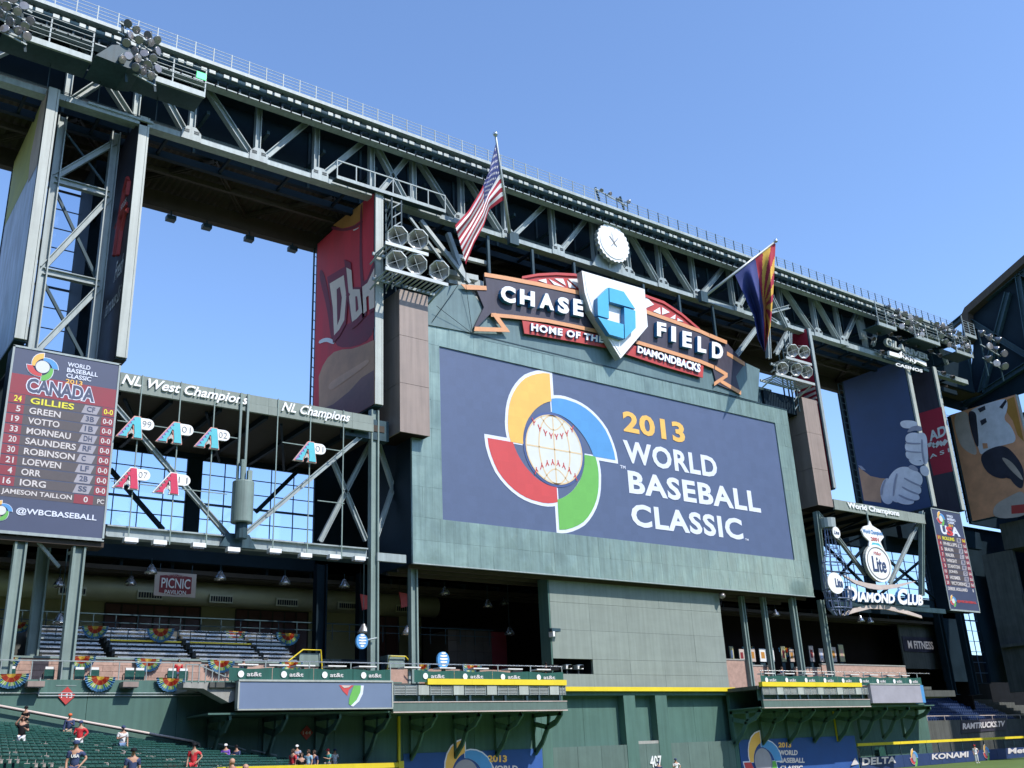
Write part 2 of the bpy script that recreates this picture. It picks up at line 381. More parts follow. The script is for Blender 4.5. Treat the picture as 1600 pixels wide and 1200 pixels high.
# glass for window panes
gm = bpy.data.materials.new('clear_glass'); gm.use_nodes = True; n_ = gm.node_tree; n_.nodes.clear()
o_ = n_.nodes.new('ShaderNodeOutputMaterial'); mx = n_.nodes.new('ShaderNodeMixShader'); tr = n_.nodes.new('ShaderNodeBsdfTransparent'); gl = n_.nodes.new('ShaderNodeBsdfGlossy')
tr.inputs[0].default_value = (0.86, 0.93, 1.0, 1); gl.inputs['Roughness'].default_value = 0.05; mx.inputs[0].default_value = 0.06
n_.links.new(tr.outputs[0], mx.inputs[1]); n_.links.new(gl.outputs[0], mx.inputs[2]); n_.links.new(mx.outputs[0], o_.inputs[0]); MATS['clear_glass'] = gm

# ------------------------------------------------------------------ ground
def struct(o): o['kind'] = 'structure'; return o
struct(MB().quad([(-900, -600, -0.06), (1100, -600, -0.06), (1100, 1200, -0.06), (-900, 1200, -0.06)], 'concrete').build('ground', loc=(0, 0, -0.06)))
struct(MB().quad([(-60, -120, 0), (240, -120, 0), (240, 60, 0), (-60, 60, 0)], 'grass').build('field', loc=(0, 0, 0)))

# ------------------------------------------------------------------ lower outfield wall (front face Y = 0)
lw = thing('outfield_wall', (50, 0, 0), 'green outfield wall below the balconies with a recessed bay and two piers', 'wall')
Xl, Xr = 5.0, 88.0
def wall_panel(x0, x1, y, z0, z1, m='wall_green'): box('wall_panel', lw, x0 + .012, x1 - .012, y, y + 0.35, z0, z1, m)
xs = [Xl, 11.0, 16.3, 21.6, 26.9, 32.2, 37.4]
for a, b in zip(xs, xs[1:]): wall_panel(a, b, 0, 0, 7.9)
for a, b in zip([37.4, 43.4, 49.6], [43.4, 49.6, 50.6]): wall_panel(a, b, 0, 0, 7.25)
p1a, p1b = onY(977, 1130, 0)[0], onY(995, 1130, 0)[0]; p2a, p2b = onY(1027, 1130, 0)[0], onY(1045, 1130, 0)[0]
for a, b in ((50.6, 54.4), (54.4, p1a - .01), (p1a - .01, p2b), (p2b, 66.9), (66.9, 70.6)):
    box('wall_panel', lw, a + .01, b - .01, 0.72, 1.0, 3.1, 7.0, 'wall_green')
box('beam', lw, 50.6, 70.8, 0.0, 0.7, 6.98, 7.28, 'wall_green')
box('pier', lw, p1a, p1b, -0.02, 0.71, 0, 6.97, 'wall_green'); box('pier', lw, p2a, p2b, -0.02, 0.71, 0, 6.97, 'wall_green')
x = 50.6
k = 0
while x < 70.5:
    x2 = min(x + 2.42, 70.8)
    box('wall_pad', lw, x + .012, x2 - .012, 0.02, 0.7, 0, 3.18, 'pad_green'); x = x2
box('sill', lw, p1b + .01, p2a - .01, 0.03, 0.5, 3.19, 3.42, 'concrete')
for a, b in zip([70.8, 76, 81.5], [76, 81.5, Xr]): wall_panel(a, b, 0, 0, 7.3)
box('inner_wall', lw, Xl, Xr, 1.01, 1.3, 0, 7.2, 'wall_green')
mb = MB(); a = onY(1015, 1186, 0)[0]; b = onY(1033, 1186, 0)[0]
text(mb, '407', rect(a, b, 1.35, 2.25, -0.0), 0.05, 'white', bold=0.02); mb.build('distance_number', lw)
# yellow home-run rail over the centre wall
yr = thing('yellow_rail', (60, -0.2, 7.3), 'long yellow rail across the foot of the big grey-green screen', 'rail')
x = 48.9
while x < 71.2:
    x2 = min(x + 3.7, 71.4); box('rail_section', yr, x + .004, x2 - .004, -0.28, 0.0, 7.29, 7.62, 'yellow'); x = x2

# ------------------------------------------------------------------ batter's-eye screen (Y = 1), boards with a camera slot
eye = thing('batters_eye_screen', (60, 1, 7.6), 'large plain grey-green screen of boards under the main scoreboard', 'screen wall')
ez = [7.65, 8.72, 9.9, 12.2, 14.4, 16.35]
ex = [51.9, 56.05, 60.2, 64.2, 68.2, 72.1]
for i in range(5):
    for j in range(5):
        if j == 1 and i == 0: continue
        if j == 0: z0, z1 = ez[0], ez[1]
        else: z0, z1 = ez[j], ez[j+1]
        yo = random.uniform(-.012, .012)
        box('board', eye, ex[i] + .008, ex[i+1] - .008, 1.0 + yo, 1.22, z0 + .008, z1 - .008, 'eye_grey')
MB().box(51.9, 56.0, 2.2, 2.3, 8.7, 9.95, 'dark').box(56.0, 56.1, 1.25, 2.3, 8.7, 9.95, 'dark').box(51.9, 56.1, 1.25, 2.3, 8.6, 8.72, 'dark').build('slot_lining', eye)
box('end_return', eye, 51.75, 51.89, 1.0, 2.3, 7.65, 16.3, 'wall_green')
for px_ in (887, 905):
    p = onY(px_, 1046, 1.6)
    c = thing('television_camera', (p[0], 1.7, 8.73), 'small white television camera in the dark slot, ' + ('left' if px_ == 887 else 'right') + ' one of two', 'camera', 'television cameras in the slot')
    box('body', c, p[0]-.3, p[0]+.3, 1.4, 2.0, 9.15, 9.5, 'white'); MB().lathe((p[0], 1.4, 9.32), [(.13, 0), (.13, .3), (.09, .3)], (0, -1, 0), 10, 'black').build('lens', c)
    MB().tube([(p[0], 1.7, 8.73), (p[0], 1.7, 9.15)], .06, 6, 'grey_sign').build('stand', c)

# ------------------------------------------------------------------ building behind: exterior wall at Y = 12, decks, back hall
sh = thing('stadium_shell', (60, 14, 0), 'dark steel stadium building behind the scoreboards with tall glazed bays', 'building')
def win_bay(x0, x1, z0, z1, nc, nr, y=12.2, name='window', brace=False):
    f = MB(); t = .1
    f.box(x0, x1, y-.12, y+.12, z0, z0+t, 'navy_steel').box(x0, x1, y-.12, y+.12, z1-t, z1, 'navy_steel')
    f.box(x0, x0+t, y-.12, y+.12, z0+t, z1-t, 'navy_steel').box(x1-t, x1, y-.12, y+.12, z0+t, z1-t, 'navy_steel')
    w = f.build(name, sh)
    m = MB()
    for i in range(1, nc): xx = lerp(x0, x1, i/nc); m.box(xx-.032, xx+.032, y-.05, y+.05, z0+t, z1-t, 'window_bar')
    m.build('mullion', w)
    m = MB()
    for j in range(1, nr): zz = lerp(z0, z1, j/nr); hh = .09 if (nr > 3 and j == nr // 2) else .032; m.box(x0+t, x1-t, y-.045, y+.045, zz-hh, zz+hh, 'window_bar')
    m.build('transom', w)
    if brace:
        m = MB(); m.bar((x0, y-.6, z0), (x1, y-.6, z1), .28, .28, 'navy_steel').bar((x0, y-.6, z1), (x1, y-.6, z0), .28, .28, 'navy_steel'); m.build('brace', w)
    for i in range(nc):
        for j in range(nr):
            a, b = lerp(x0, x1, i/nc), lerp(x0, x1, (i+1)/nc); c, d = lerp(z0, z1, j/nr), lerp(z0, z1, (j+1)/nr)
            MB().quad([(a, y, c), (b, y, c), (b, y, d), (a, y, d)], 'clear_glass').build('pane', w)
win_bay(18.0, 25.3, 19.9, 25.9, 4, 5); win_bay(26.3, 36.2, 19.9, 25.9, 5, 5)
win_bay(103.0, 112.0, 20.0, 25.9, 4, 5, brace=True); win_bay(113.6, 125.8, 20.0, 25.9, 5, 5, brace=True)
win_bay(11.2, 15.2, 31.1, 46.4, 2, 9); win_bay(132.2, 136.0, 9.3, 25.9, 2, 12)
box('low_back_wall', sh, 88.4, 110, 6.0, 6.3, 0.0, 6.88, 'wall_green')
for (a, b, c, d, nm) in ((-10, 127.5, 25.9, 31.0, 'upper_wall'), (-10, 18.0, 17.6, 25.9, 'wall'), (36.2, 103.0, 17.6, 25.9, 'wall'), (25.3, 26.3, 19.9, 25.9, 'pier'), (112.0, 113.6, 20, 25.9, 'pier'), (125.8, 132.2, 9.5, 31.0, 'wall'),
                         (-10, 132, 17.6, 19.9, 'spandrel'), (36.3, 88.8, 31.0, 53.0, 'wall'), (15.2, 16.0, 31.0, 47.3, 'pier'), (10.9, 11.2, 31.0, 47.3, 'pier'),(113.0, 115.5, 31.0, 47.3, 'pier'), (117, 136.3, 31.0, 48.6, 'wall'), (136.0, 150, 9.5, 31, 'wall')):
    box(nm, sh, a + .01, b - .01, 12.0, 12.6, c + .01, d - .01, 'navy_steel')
# upper deck between Y=0.3 and 12 at z=26 (seen from beneath) with cross-braces
for (a, b) in ((15.0, 36.2), (89.5, 106.5)):
    box('deck', sh, a, b, 0.35, 11.98, 26.25, 26.75, 'deck_brown')
    for i in range(int((b - a) / 3.4)):
        xx = a + 1.5 + i * 3.4; box('deck_beam', sh, xx - .13, xx + .13, 0.4, 11.9, 25.85, 26.24, 'navy_steel')
    for i in range(3):
        MB().bar((a + 2 + i*5.5, .8, 25.75), (a + 7 + i*5.5, 11.5, 25.75), .18, .18, 'navy_steel').build('deck_brace', sh)
# back hall: floor, ceiling, end wall of the picnic pavilion
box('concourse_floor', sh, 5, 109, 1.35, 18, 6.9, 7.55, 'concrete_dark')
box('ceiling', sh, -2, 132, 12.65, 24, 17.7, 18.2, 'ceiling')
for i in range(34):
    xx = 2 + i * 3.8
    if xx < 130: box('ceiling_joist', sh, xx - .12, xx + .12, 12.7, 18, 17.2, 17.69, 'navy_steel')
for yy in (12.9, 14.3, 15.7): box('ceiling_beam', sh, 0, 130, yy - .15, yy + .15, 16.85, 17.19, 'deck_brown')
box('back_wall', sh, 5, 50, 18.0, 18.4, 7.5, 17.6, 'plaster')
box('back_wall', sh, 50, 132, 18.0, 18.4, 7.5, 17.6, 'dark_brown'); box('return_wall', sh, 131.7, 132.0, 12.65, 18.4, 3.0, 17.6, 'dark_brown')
# dark windows in the hall's back wall
for (xa, xb) in ((21.5, 29.0), (32.0, 38.5), (43.5, 47.5)):
    f = MB(); y = 17.95; z0, z1 = 10.8, 15.2; n = 6 if xb - xa > 5 else 3
    MB().box(xa, xb, y, y + .03, z0, z1, 'glass').build('glazing', sh)
    for i in range(n + 1):
        xx = lerp(xa, xb, i/n); f.box(xx-.05, xx+.05, y-.08, y-.002, z0, z1, 'deck_brown')
    for zz in (z0, 14.3, z1): f.box(xa, xb, y-.14, y-.082, zz-.05, zz+.05, 'deck_brown')
    f.build('window_frame', sh)
# the fat duct with grilles
du = thing('ventilation_duct', (30, 15.2, 14.9), 'fat pale ventilation duct running under the pavilion ceiling', 'duct')
MB().tube([(6, 15.6, 15.9), (50, 15.6, 15.9)], 0.95, 20, 'duct').build('pipe', du, smooth=True)
for i in range(6):
    xx = 18.2 + i * 5.6
    g = MB().box(xx-.95, xx+.95, 14.45, 14.75, 15.1, 15.75, 'duct').build('grille', du)
    m = MB()
    for q in range(9): m.box(xx-.85+q*.2, xx-.72+q*.2, 14.40, 14.449, 15.2, 15.6, 'black')
    m.build('slot', g)
# block room on the concourse, maroon end wall
rm = thing('block_room', (47, 12, 7.6), 'brown block room standing in the dark concourse', 'room')
y0 = 9.5; xa, xb = onY(700, 1000, y0)[0], onY(768, 1000, y0)[0]
for r in range(6):
    for c in range(5):
        a = lerp(xa, xb, c/5); b = lerp(xa, xb, (c+1)/5); z = 7.56 + r * .92
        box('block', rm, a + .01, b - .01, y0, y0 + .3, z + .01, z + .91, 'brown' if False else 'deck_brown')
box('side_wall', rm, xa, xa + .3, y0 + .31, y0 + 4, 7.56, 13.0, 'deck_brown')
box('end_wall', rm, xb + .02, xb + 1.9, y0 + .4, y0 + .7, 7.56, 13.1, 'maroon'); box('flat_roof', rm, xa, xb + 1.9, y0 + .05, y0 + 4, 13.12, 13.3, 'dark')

# ------------------------------------------------------------------ concourse columns
cols = []
def column(px, pyb, Y, w, z0, z1, lab, m='column'):
    X = onY(px, pyb, Y)[0]
    t = thing('steel_column', (X, Y, z0), lab, 'column', 'columns of the concourse')
    MB().ibeam((X, Y, z0), (X, Y, z1), w, w * .8, .12, m).build('shaft', t)
    box('base_plate', t, X - w*.75, X + w*.75, Y - w*.7, Y + w*.7, z0 - .06, z0, m)
    return t
column(13, 1000, 0.5, .68, 7.6, 16.1, 'green-grey column at the left end beneath the lineup board')
column(57, 960, 5.0, .7, 9.3, 17.2, 'shadow-dappled column between the bleachers and the board')
column(112, 960, 0.5, .74, 7.6, 16.1, 'thick green-grey column with a pipe, left of the picnic sign')
column(583, 960, 0.6, .66, 7.6, 28.0, 'tall column running up past the pennant cage to the banner panel')
column(646, 990, 1.4, .6, 7.6, 16.3, 'column under the left corner of the big scoreboard')
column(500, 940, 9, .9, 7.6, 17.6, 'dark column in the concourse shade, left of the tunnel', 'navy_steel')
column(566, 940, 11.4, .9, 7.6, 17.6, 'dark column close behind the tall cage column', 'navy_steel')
column(1166, 1000, 2.2, .5, 7.6, 16.3, 'column just right of the grey-green screen')
column(1200, 1000, 1.8, .5, 7.6, 16.3, 'second column right of the grey-green screen')
column(1246, 1000, 0.9, .6, 7.6, 16.3, 'third column right of the grey-green screen')
column(1291, 1000, 0.9, .6, 7.6, 16.3, 'column under the wire bottle sign')
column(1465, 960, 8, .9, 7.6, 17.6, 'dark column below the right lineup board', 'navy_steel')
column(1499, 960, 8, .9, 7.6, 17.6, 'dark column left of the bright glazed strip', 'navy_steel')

# ------------------------------------------------------------------ main scoreboard
sb = thing('main_scoreboard', (61.6, 0, 16.4), 'huge video scoreboard in a green metal frame showing the baseball classic logo', 'scoreboard')
FX0, FX1, FZ0, FZ1 = 38.4, 84.9, 16.42, 36.1; SX0, SX1, SZ0, SZ1 = 41.1, 82.65, 19.92, 34.35
box('cabinet', sb, FX0 + .05, FX1 - .05, 0.25, 5.5, FZ0 + .03, FZ1, 'navy_steel')
MB().box(SX0, SX1, 0.12, 0.24, SZ0, SZ1, 'screen_blue').build('display', sb)
def clad(x0, x1, z0, z1, nx, nz):
    for i in range(nx):
        for j in range(nz):
            a, b, c, d = lerp(x0, x1, i/nx), lerp(x0, x1, (i+1)/nx), lerp(z0, z1, j/nz), lerp(z0, z1, (j+1)/nz)
            g = .005; e = lambda: random.uniform(-.012, .012)
            m = MB(); pts = [(a+g, e(), c+g), (b-g, e(), c+g), (b-g, e(), d-g), (a+g, e(), d-g)]
            cx_, cz_ = (a+b)/2, (c+d)/2; cyy = random.uniform(-.028, .01)
            i0 = len(m.v); m.v += pts + [(cx_, cyy, cz_)] + [(p[0], .2, p[2]) for p in pts]
            for q in range(4): m.f.append((i0+q, i0+(q+1) % 4, i0+4)); m.m.append(m.slot('cladding'))
            for q in range(4): m.f.append((i0+q, i0+5+q, i0+5+(q+1) % 4, i0+(q+1) % 4)); m.m.append(m.slot('cladding'))
            m.build('cladding_panel', sb, smooth=False)
clad(FX0, FX1, FZ0, SZ0 - 1.75, 38, 1); clad(FX0, FX1, SZ0 - 1.75, SZ0, 38, 1)
clad(FX0, FX1, SZ1, FZ1, 38, 1)
clad(FX0, SX0, SZ0, SZ1, 3, 6); clad(SX1, FX1, SZ0, SZ1, 2, 6)
MB().box(FX0, FX1, -.06, .2, FZ0 - .08, FZ0, 'steel').build('bottom_trim', sb)
MB().box(FX0, FX1, -.05, .2, FZ1 + .002, FZ1 + .1, 'steel_dark').build('top_trim', sb)
for yy in (1.0, 2.6, 4.2): box('soffit_beam', sb, FX0 + .2, FX1 - .2, yy - .12, yy + .12, FZ0 - .25, FZ0 + .02, 'deck_brown')

# the classic's pinwheel logo on any plane: O centre, U right, V up, N towards viewer, s = ball radius
OUT = [(0, 4.62), (14, 5.0), (24, 5.25), (45, 5.98), (65, 6.62), (87, 6.98), (90, 6.98)]
INN = [(0, 3.33), (25, 3.42), (50, 3.62), (70, 3.95), (90, 4.4)]
def pinwheel(parent, O, U, V, N, s, fine=True, names=('screen_sky', 'screen_green', 'screen_red', 'screen_yellow'), ball='screen_cream', border='screen_white', first=1):
    O, U, V, N = Vector(O), Vector(U).normalized(), Vector(V).normalized(), Vector(N).normalized(); k = s / 3.1; st = 6 if fine else 15
    def P(a, b, l): return O + U * (a * k) + V * (b * k) + N * (0.012 * (l + first))
    def petal(m, rot, grow, l):
        pts = []
        for t in range(0, 91, st):
            r = itp(OUT, t) + grow; g = math.degrees(math.atan2(-grow, r)) if t == 0 else 0
            pts.append((r, t))
        cs = [(r * math.cos(math.radians(t)), r * math.sin(math.radians(t))) for r, t in pts]
        if grow: cs = [(cs[0][0], -.12)] + cs + [(-grow, cs[-1][1]), (-grow, itp(INN, 90))]
        ins = [(itp(INN, t) * math.cos(math.radians(t)), itp(INN, t) * math.sin(math.radians(t))) for t in range(90, -1, -st)]
        if grow: ins = ins[:-1] + [(3.4, -.12)]
        cs += ins; R = math.radians(rot); out = []
        for a, b in cs:
            b = -b                                       # sweeps clockwise from its joint
            out.append(P(a * math.cos(R) - b * math.sin(R), a * math.sin(R) + b * math.cos(R), l))
        mb = MB(); mb.quad(out[::-1], m); return mb
    lg_ = MB()
    for r in (0, 90, 180, 270): q = petal(border, r, .3, 0 + r * .002); lg_.quad([Vector(p) for p in q.v], border)
    root = lg_.build('logo_border', parent) if True else None
    for r, m in zip((90, 0, 270, 180), names): petal(m, r, 0, 2).build('logo_petal', root if parent.parent is None else parent)
    holder = root if parent.parent is None else parent
    MB().quad([P(3.33 * math.cos(t * PI / 18), 3.33 * math.sin(t * PI / 18), 1.5) for t in range(36)], 'screen_ring').build('logo_ring', holder)
    MB().quad([P(3.1 * math.cos(t * PI / 18), 3.1 * math.sin(t * PI / 18), 3) for t in range(36)], ball).build('logo_ball', holder)
    if fine:
        m = MB(); w = .05
        def curve(f, n=24, wd=.06, l=4):
            pr = None
            for i in range(n + 1):
                a, b = f(i / n); a2, b2 = f(min(1, i / n + .01)); a1, b1 = f(max(0, i/n - .01)); dx, dy = a2 - a1, b2 - b1; L = math.hypot(dx, dy) or 1
                c = (P(a - dy/L*wd, b + dx/L*wd, l), P(a + dy/L*wd, b - dx/L*wd, l))
                if pr: m.quad([pr[0], pr[1], c[1], c[0]], 'screen_line')
                pr = c
        for sc in (0, .55, -.55):
            curve(lambda t: (3.05 * sc * math.cos((t-.5)*PI), 3.05 * math.sin((t-.5)*PI)))
        curve(lambda t: (3.05 * math.cos(t*2*PI), 3.05 * math.sin(t*2*PI)), 40)
        curve(lambda t: (-3.0 + 6*t, 0.0), 4)
        for sg in (1, -1):
            curve(lambda t: (-1.3 + 2.6*t, sg * (2.75 - 1.0 * math.sin(t * PI))), 12, .05)
        m.build('ball_line', holder)
        m = MB()
        for sg in (1, -1):
            for i in range(8):
                t = i / 7; a = -2.1 + 4.2 * t; b = sg * (1.15 + .95 * (2*t-1)**2); sl = 1.1 * (2*t - 1) * sg; 
                for d in (-1, 1):
                    e = (a + d * .17, b + sg * .26 + d * sl * .12)
                    p, q = P(a, b - sg*.05, 5), P(e[0], e[1], 5); m.bar(p, q, .085 * k, .01, 'screen_red')
                m.bar(P(a, b - sg*.25, 5), P(a, b - sg*.02, 5), .085 * k, .01, 'screen_red')
        stuff(m.build('stitching', holder))
    return root
U3, V3, N3 = (1, 0, 0), (0, 0, 1), (0, -1, 0)
disp = [c for c in sb.children if c.name.startswith('display')][0]
pinwheel(sb, (52.62, 0.11, 27.19), U3, V3, N3, 3.1)
def line(parent, s, x0, x1, z0, z1, y, m, d=.02, bold=.03, name='lettering', **k):
    mb = MB(); text(mb, s, rect(x0, x1, z0, z1, y), d, m, bold=bold, **k); return mb.build(name, parent)
line(sb, '2013', 60.95, 68.9, 30.1, 32.15, .1, 'screen_yellow', bold=.035, sp=1.06)
line(sb, 'WORLD', 60.7, 72.9, 27.15, 29.3, .1, 'screen_white', bold=.033, sp=1.10)
line(sb, 'BASEBALL', 60.95, 78.6, 24.3, 26.45, .1, 'screen_white', bold=.033, sp=1.10)
line(sb, 'CLASSIC', 60.95, 75.5, 21.3, 23.4, .1, 'screen_white', bold=.033, sp=1.10)
line(sb, 'TM', 60.1, 60.75, 26.5, 26.8, .1, 'screen_white', bold=.02); line(sb, 'TM', 75.7, 76.2, 21.3, 21.5, .1, 'screen_white', bold=.02)

# ------------------------------------------------------------------ brown end pillars of the scoreboard
for (x0, x1, z0, z1, d, lab) in ((36.85, 39.5, 26.1, 38.1, 'x', 'brown metal-clad box pillar at the scoreboard left shoulder'), (87.4, 89.95, 26.0, 38.0, 'y', 'brown metal-clad box pillar at the scoreboard right shoulder')):
    bp_ = thing('clad_pillar', ((x0+x1)/2, 1, z0), lab, 'pillar', 'brown pillars beside the scoreboard')
    n = 3; y0 = -.9 if d == 'x' else -.3
    for i in range(n):
        a, b = lerp(z0, z1, i/n), lerp(z0, z1, (i+1)/n)
        box('front_panel', bp_, x0, x1, y0, y0 + .12, a + .015, b - .015, 'brown')
        box('side_panel', bp_, x0, x0 + .12, y0 + .125, 2.6, a + .015, b - .015, 'brown')
    box('core', bp_, x0 + .13, x1 - .02, y0 + .13, 2.6, z0 + .03, z1 - .02, 'dark_brown')
# ------------------------------------------------------------------ banner panels that swing open, seen on edge
def banner_panel(x, z0, z1, ylen, lab, y0=0.0, rails=True, t=.36, edge='panel_cream'):
    p = thing('banner_panel', (x, y0 + ylen/2, z0), lab, 'banner panel', 'tall banner panels swung open')
    box('core', p, x - t + .05, x + t - .05, y0 + .2, y0 + ylen, z0 + .02, z1 - .02, 'steel_dark')
    MB().box(x - t, x + t - .16, y0, y0 + .19, z0, z1, edge).box(x + t - .13, x + t, y0 + .02, y0 + .19, z0, z1, edge).build('edge_frame', p)
    box('bottom_rail', p, x - t, x + t, y0 + .2, y0 + ylen, z0 - .1, z0, 'steel_dark')
    if rails:
        m = MB(); xx = x - t - .12; ye = y0 + ylen
        m.box(x - t, x - t + .12, ye + .02, ye + .14, z0, z1, 'steel_dark').box(x - t, x - t + .12, ye + .7, ye + .82, z0, z1, 'steel_dark')
        zz = z0 + .4
        while zz < z1: m.bar((x - t + .06, ye + .14, zz), (x - t + .06, ye + .7, zz + .35), .07, .07, 'steel_dark', up=(1, 0, 0)); zz += .9
        m.build('lattice_edge', p)
    return p
def chaikin(p, n=2):
    for _ in range(n):
        q = []
        for i in range(len(p)):
            a, b = p[i], p[(i+1) % len(p)]; q += [(a[0]*.75+b[0]*.25, a[1]*.75+b[1]*.25), (a[0]*.25+b[0]*.75, a[1]*.25+b[1]*.75)]
        p = q
    return p
def shape(parent, pts, x, m, l, name='printed_shape', smooth=True):                     # flat print on the -X face: (photo px) polygon
    if smooth and name in ('printed_shape', 'glove_crease', 'swoosh') and len(pts) > 4 and m not in ('photo_ochre',): pts = chaikin(pts)
    P_ = [onX(a, b, x - .37 - .012 * l) for a, b in pts]
    n = Vector((0, 0, 0))
    for k in range(len(P_)): n += P_[k].cross(P_[(k+1) % len(P_)])
    if n.x > 0: P_ = P_[::-1]
    return MB().quad(P_, m).build(name, parent)
def facerect(parent, x, y0, y1, z0, z1, m, l=0, name='printed_sheet'):
    X = x - .37 - .012 * l
    return MB().quad([(X, y1, z0), (X, y0, z0), (X, y0, z1), (X, y1, z1)], m).build(name, parent)
Z0, Z1 = 28.35, 47.1
# far-left panel: washed-out olive and blue print
bp0 = banner_panel(10.2, Z0, Z1, 11.0, 'leftmost banner panel with a faded olive and blue picture')
facerect(bp0, 10.2, .3, 10.95, Z0, Z1, 'photo_blue'); facerect(bp0, 10.2, .3, 10.95, 41.5, Z1, 'photo_olive', 1)
X = 10.2 - .37 - .03
MB().quad([(X, .3, 41), (X, 3.0, 41), (X, 3.6, 43.5), (X, 2.2, Z1), (X, .3, Z1)][::-1], 'photo_tan').build('printed_shape', bp0)
# second panel: dark face, red mark and slanting words
bp1 = banner_panel(16.35, Z0, Z1, 6.2, 'dark banner panel with a red looped mark and white script', rails=False)
facerect(bp1, 16.35, .3, 6.15, Z0, Z1, 'plum')
m = MB(); X = 16.35 - .39
m.tube([(X, 2.9, 37.0), (X, 2.6, 39.2), (X, 2.0, 41.6), (X, 1.3, 42.5), (X, .9, 41.9), (X, 1.1, 41.0)], .24, 6, 'sign_red')
m.tube([(X, 1.9, 36.6), (X, 1.7, 38.4), (X, 1.0, 39.7), (X, .5, 39.5)], .22, 6, 'sign_red'); m.tube([(X, 3.3, 39.4), (X, 1.0, 40.3)], .2, 6, 'sign_red')
m.build('red_mark', bp1)
m = MB()
def qx(y0, y1, z0, z1, X, sl=0): return [(X, y1, z1 - sl), (X, y0, z1), (X, y0, z0), (X, y1, z0 - sl)]
text(m, 'Fresh', qx(.45, 2.3, 34.7, 36.2, X), .02, 'white', bold=.01, n=(-1, 0, 0), slant=.15)
text(m, 'famous Li', qx(.45, 3.9, 32.6, 33.8, X), .02, 'white', bold=.01, n=(-1, 0, 0), slant=.12)
text(m, 'FOODS', qx(.5, 1.8, 40.0, 40.5, X - .2), .02, 'white', bold=.02, n=(-1, 0, 0)); m.build('lettering', bp1)
# third panel: the red jersey
bp2 = banner_panel(35.55, Z0, Z1, 10.9, 'banner panel printed with a player in a dark red jersey')
x_ = 35.55; facerect(bp2, x_, .3, 10.85, Z0, Z1, 'jersey')
shape(bp2, [(520, 352), (567, 316), (566, 342), (553, 352), (535, 357)], x_, 'photo_ochre', 1)
shape(bp2, [(519, 353), (536, 358), (553, 353), (566, 344), (567, 348), (553, 358), (536, 362), (517, 358)], x_, 'jersey_dark', 2)
shape(bp2, [(551, 359), (553, 361), (561, 356), (560, 355), (555, 358)], x_, 'white', 3, 'swoosh')
shape(bp2, [(563, 320), (566, 319), (565, 410), (572, 470), (566, 470), (561, 410)], x_, 'jersey_dark', 2)
shape(bp2, [(500, 418), (508, 430), (517, 480), (522, 530), (517, 530), (511, 480), (499, 436)], x_, 'jersey_dark', 2)
shape(bp2, [(522, 512), (524, 548), (585, 533), (585, 472), (580, 470), (580, 495)], x_, 'jersey_dark', 1)
shape(bp2, [(498, 588), (504, 572), (512, 559), (522, 550), (535, 546), (550, 545), (562, 541), (574, 536), (584.5, 531), (584.5, 631), (499, 681)], x_, 'flesh', 4, smooth=False)
shape(bp2, [(499, 640), (520, 632), (545, 612), (565, 590), (584.5, 578), (584.5, 631), (499, 681)], x_, 'flesh_dark', 5, smooth=False)
shape(bp2, [(512, 600), (535, 585), (560, 570), (575, 560), (578, 566), (560, 580), (535, 598), (515, 612)], x_, 'flesh_light', 6)
shape(bp2, [(498, 532), (510, 527), (520, 530), (523, 536), (520, 538), (509, 533), (498, 538)], x_, 'white', 5)
# the jersey word, dark under and pale over
def word(off, m, l):
    for P_ in ([(515, 443), (537, 430), (541, 462), (538, 500), (530, 515), (522, 524), (520, 480)], [(541, 418), (549, 422), (551, 452), (562, 452), (566, 488), (557, 498), (550, 503), (546, 470)],
               [(566, 448), (574, 442), (585, 418), (585, 480), (577, 484), (576, 462), (572, 464), (573, 486), (568, 490)]):
        c = (sum(p[0] for p in P_)/len(P_), sum(p[1] for p in P_)/len(P_))
        shape(bp2, [(min(585, c[0] + (p[0]-c[0])*off), c[1] + (p[1]-c[1])*off) for p in P_], x_, m, l, 'jersey_letter')
word(1.28, 'jersey_dark', 6); word(1.0, 'jersey_text', 7)
for P_ in ([(526, 452), (531, 448), (534, 465), (531, 497), (527, 508)], [(555, 463), (558, 463), (560, 483), (556, 488)], [(544, 456), (547, 460), (543, 466), (540, 461)]):
    shape(bp2, P_, x_, 'jersey_dark', 8, 'letter_gap')
# right side: thin red-backed panel, glove panel, casino panel, rodeo panel
bp3 = banner_panel(91.25, Z0, Z1, 3.2, 'narrow red-backed banner panel right of the scoreboard', rails=False, t=.24, edge='steel'); facerect(bp3, 91.38, .3, 3.1, Z0, Z1, 'deep_red')
m = MB()
for q in range(5): m.bar((90.9, .3, 38.2 + q * .55), (90.9, 3.0, 37.6 + q * .75), .3, .02, 'photo_pale', up=(1, 0, 0))
m.build('printed_wing', bp3)
xg = 110.1
bp4 = banner_panel(xg, Z0, Z1, 9.3, 'banner panel printed with white batting gloves gripping a bat')
facerect(bp4, xg, .3, 9.25, Z0, Z1, 'photo_navy')
def c4(x, y): return (1200 + x/4, 600 + y/4)
def sh4(pts, m, l, par=bp4, x=xg, nm='printed_shape'): return shape(par, [c4(*p) for p in pts], x, m, l, nm)
shape(bp4, [c4(*p) for p in [(565, 520), (600, 545), (640, 575), (700, 588), (745, 592), (720, 640), (705, 700), (708, 742), (600, 728)]], xg, 'flesh', 1, smooth=False)
sh4([(562, 508), (585, 512), (612, 540), (585, 535)], 'glove_dark', 2)
def lobes(L, m, l):
    for P_ in L: sh4(P_, m, l, nm='printed_shape')
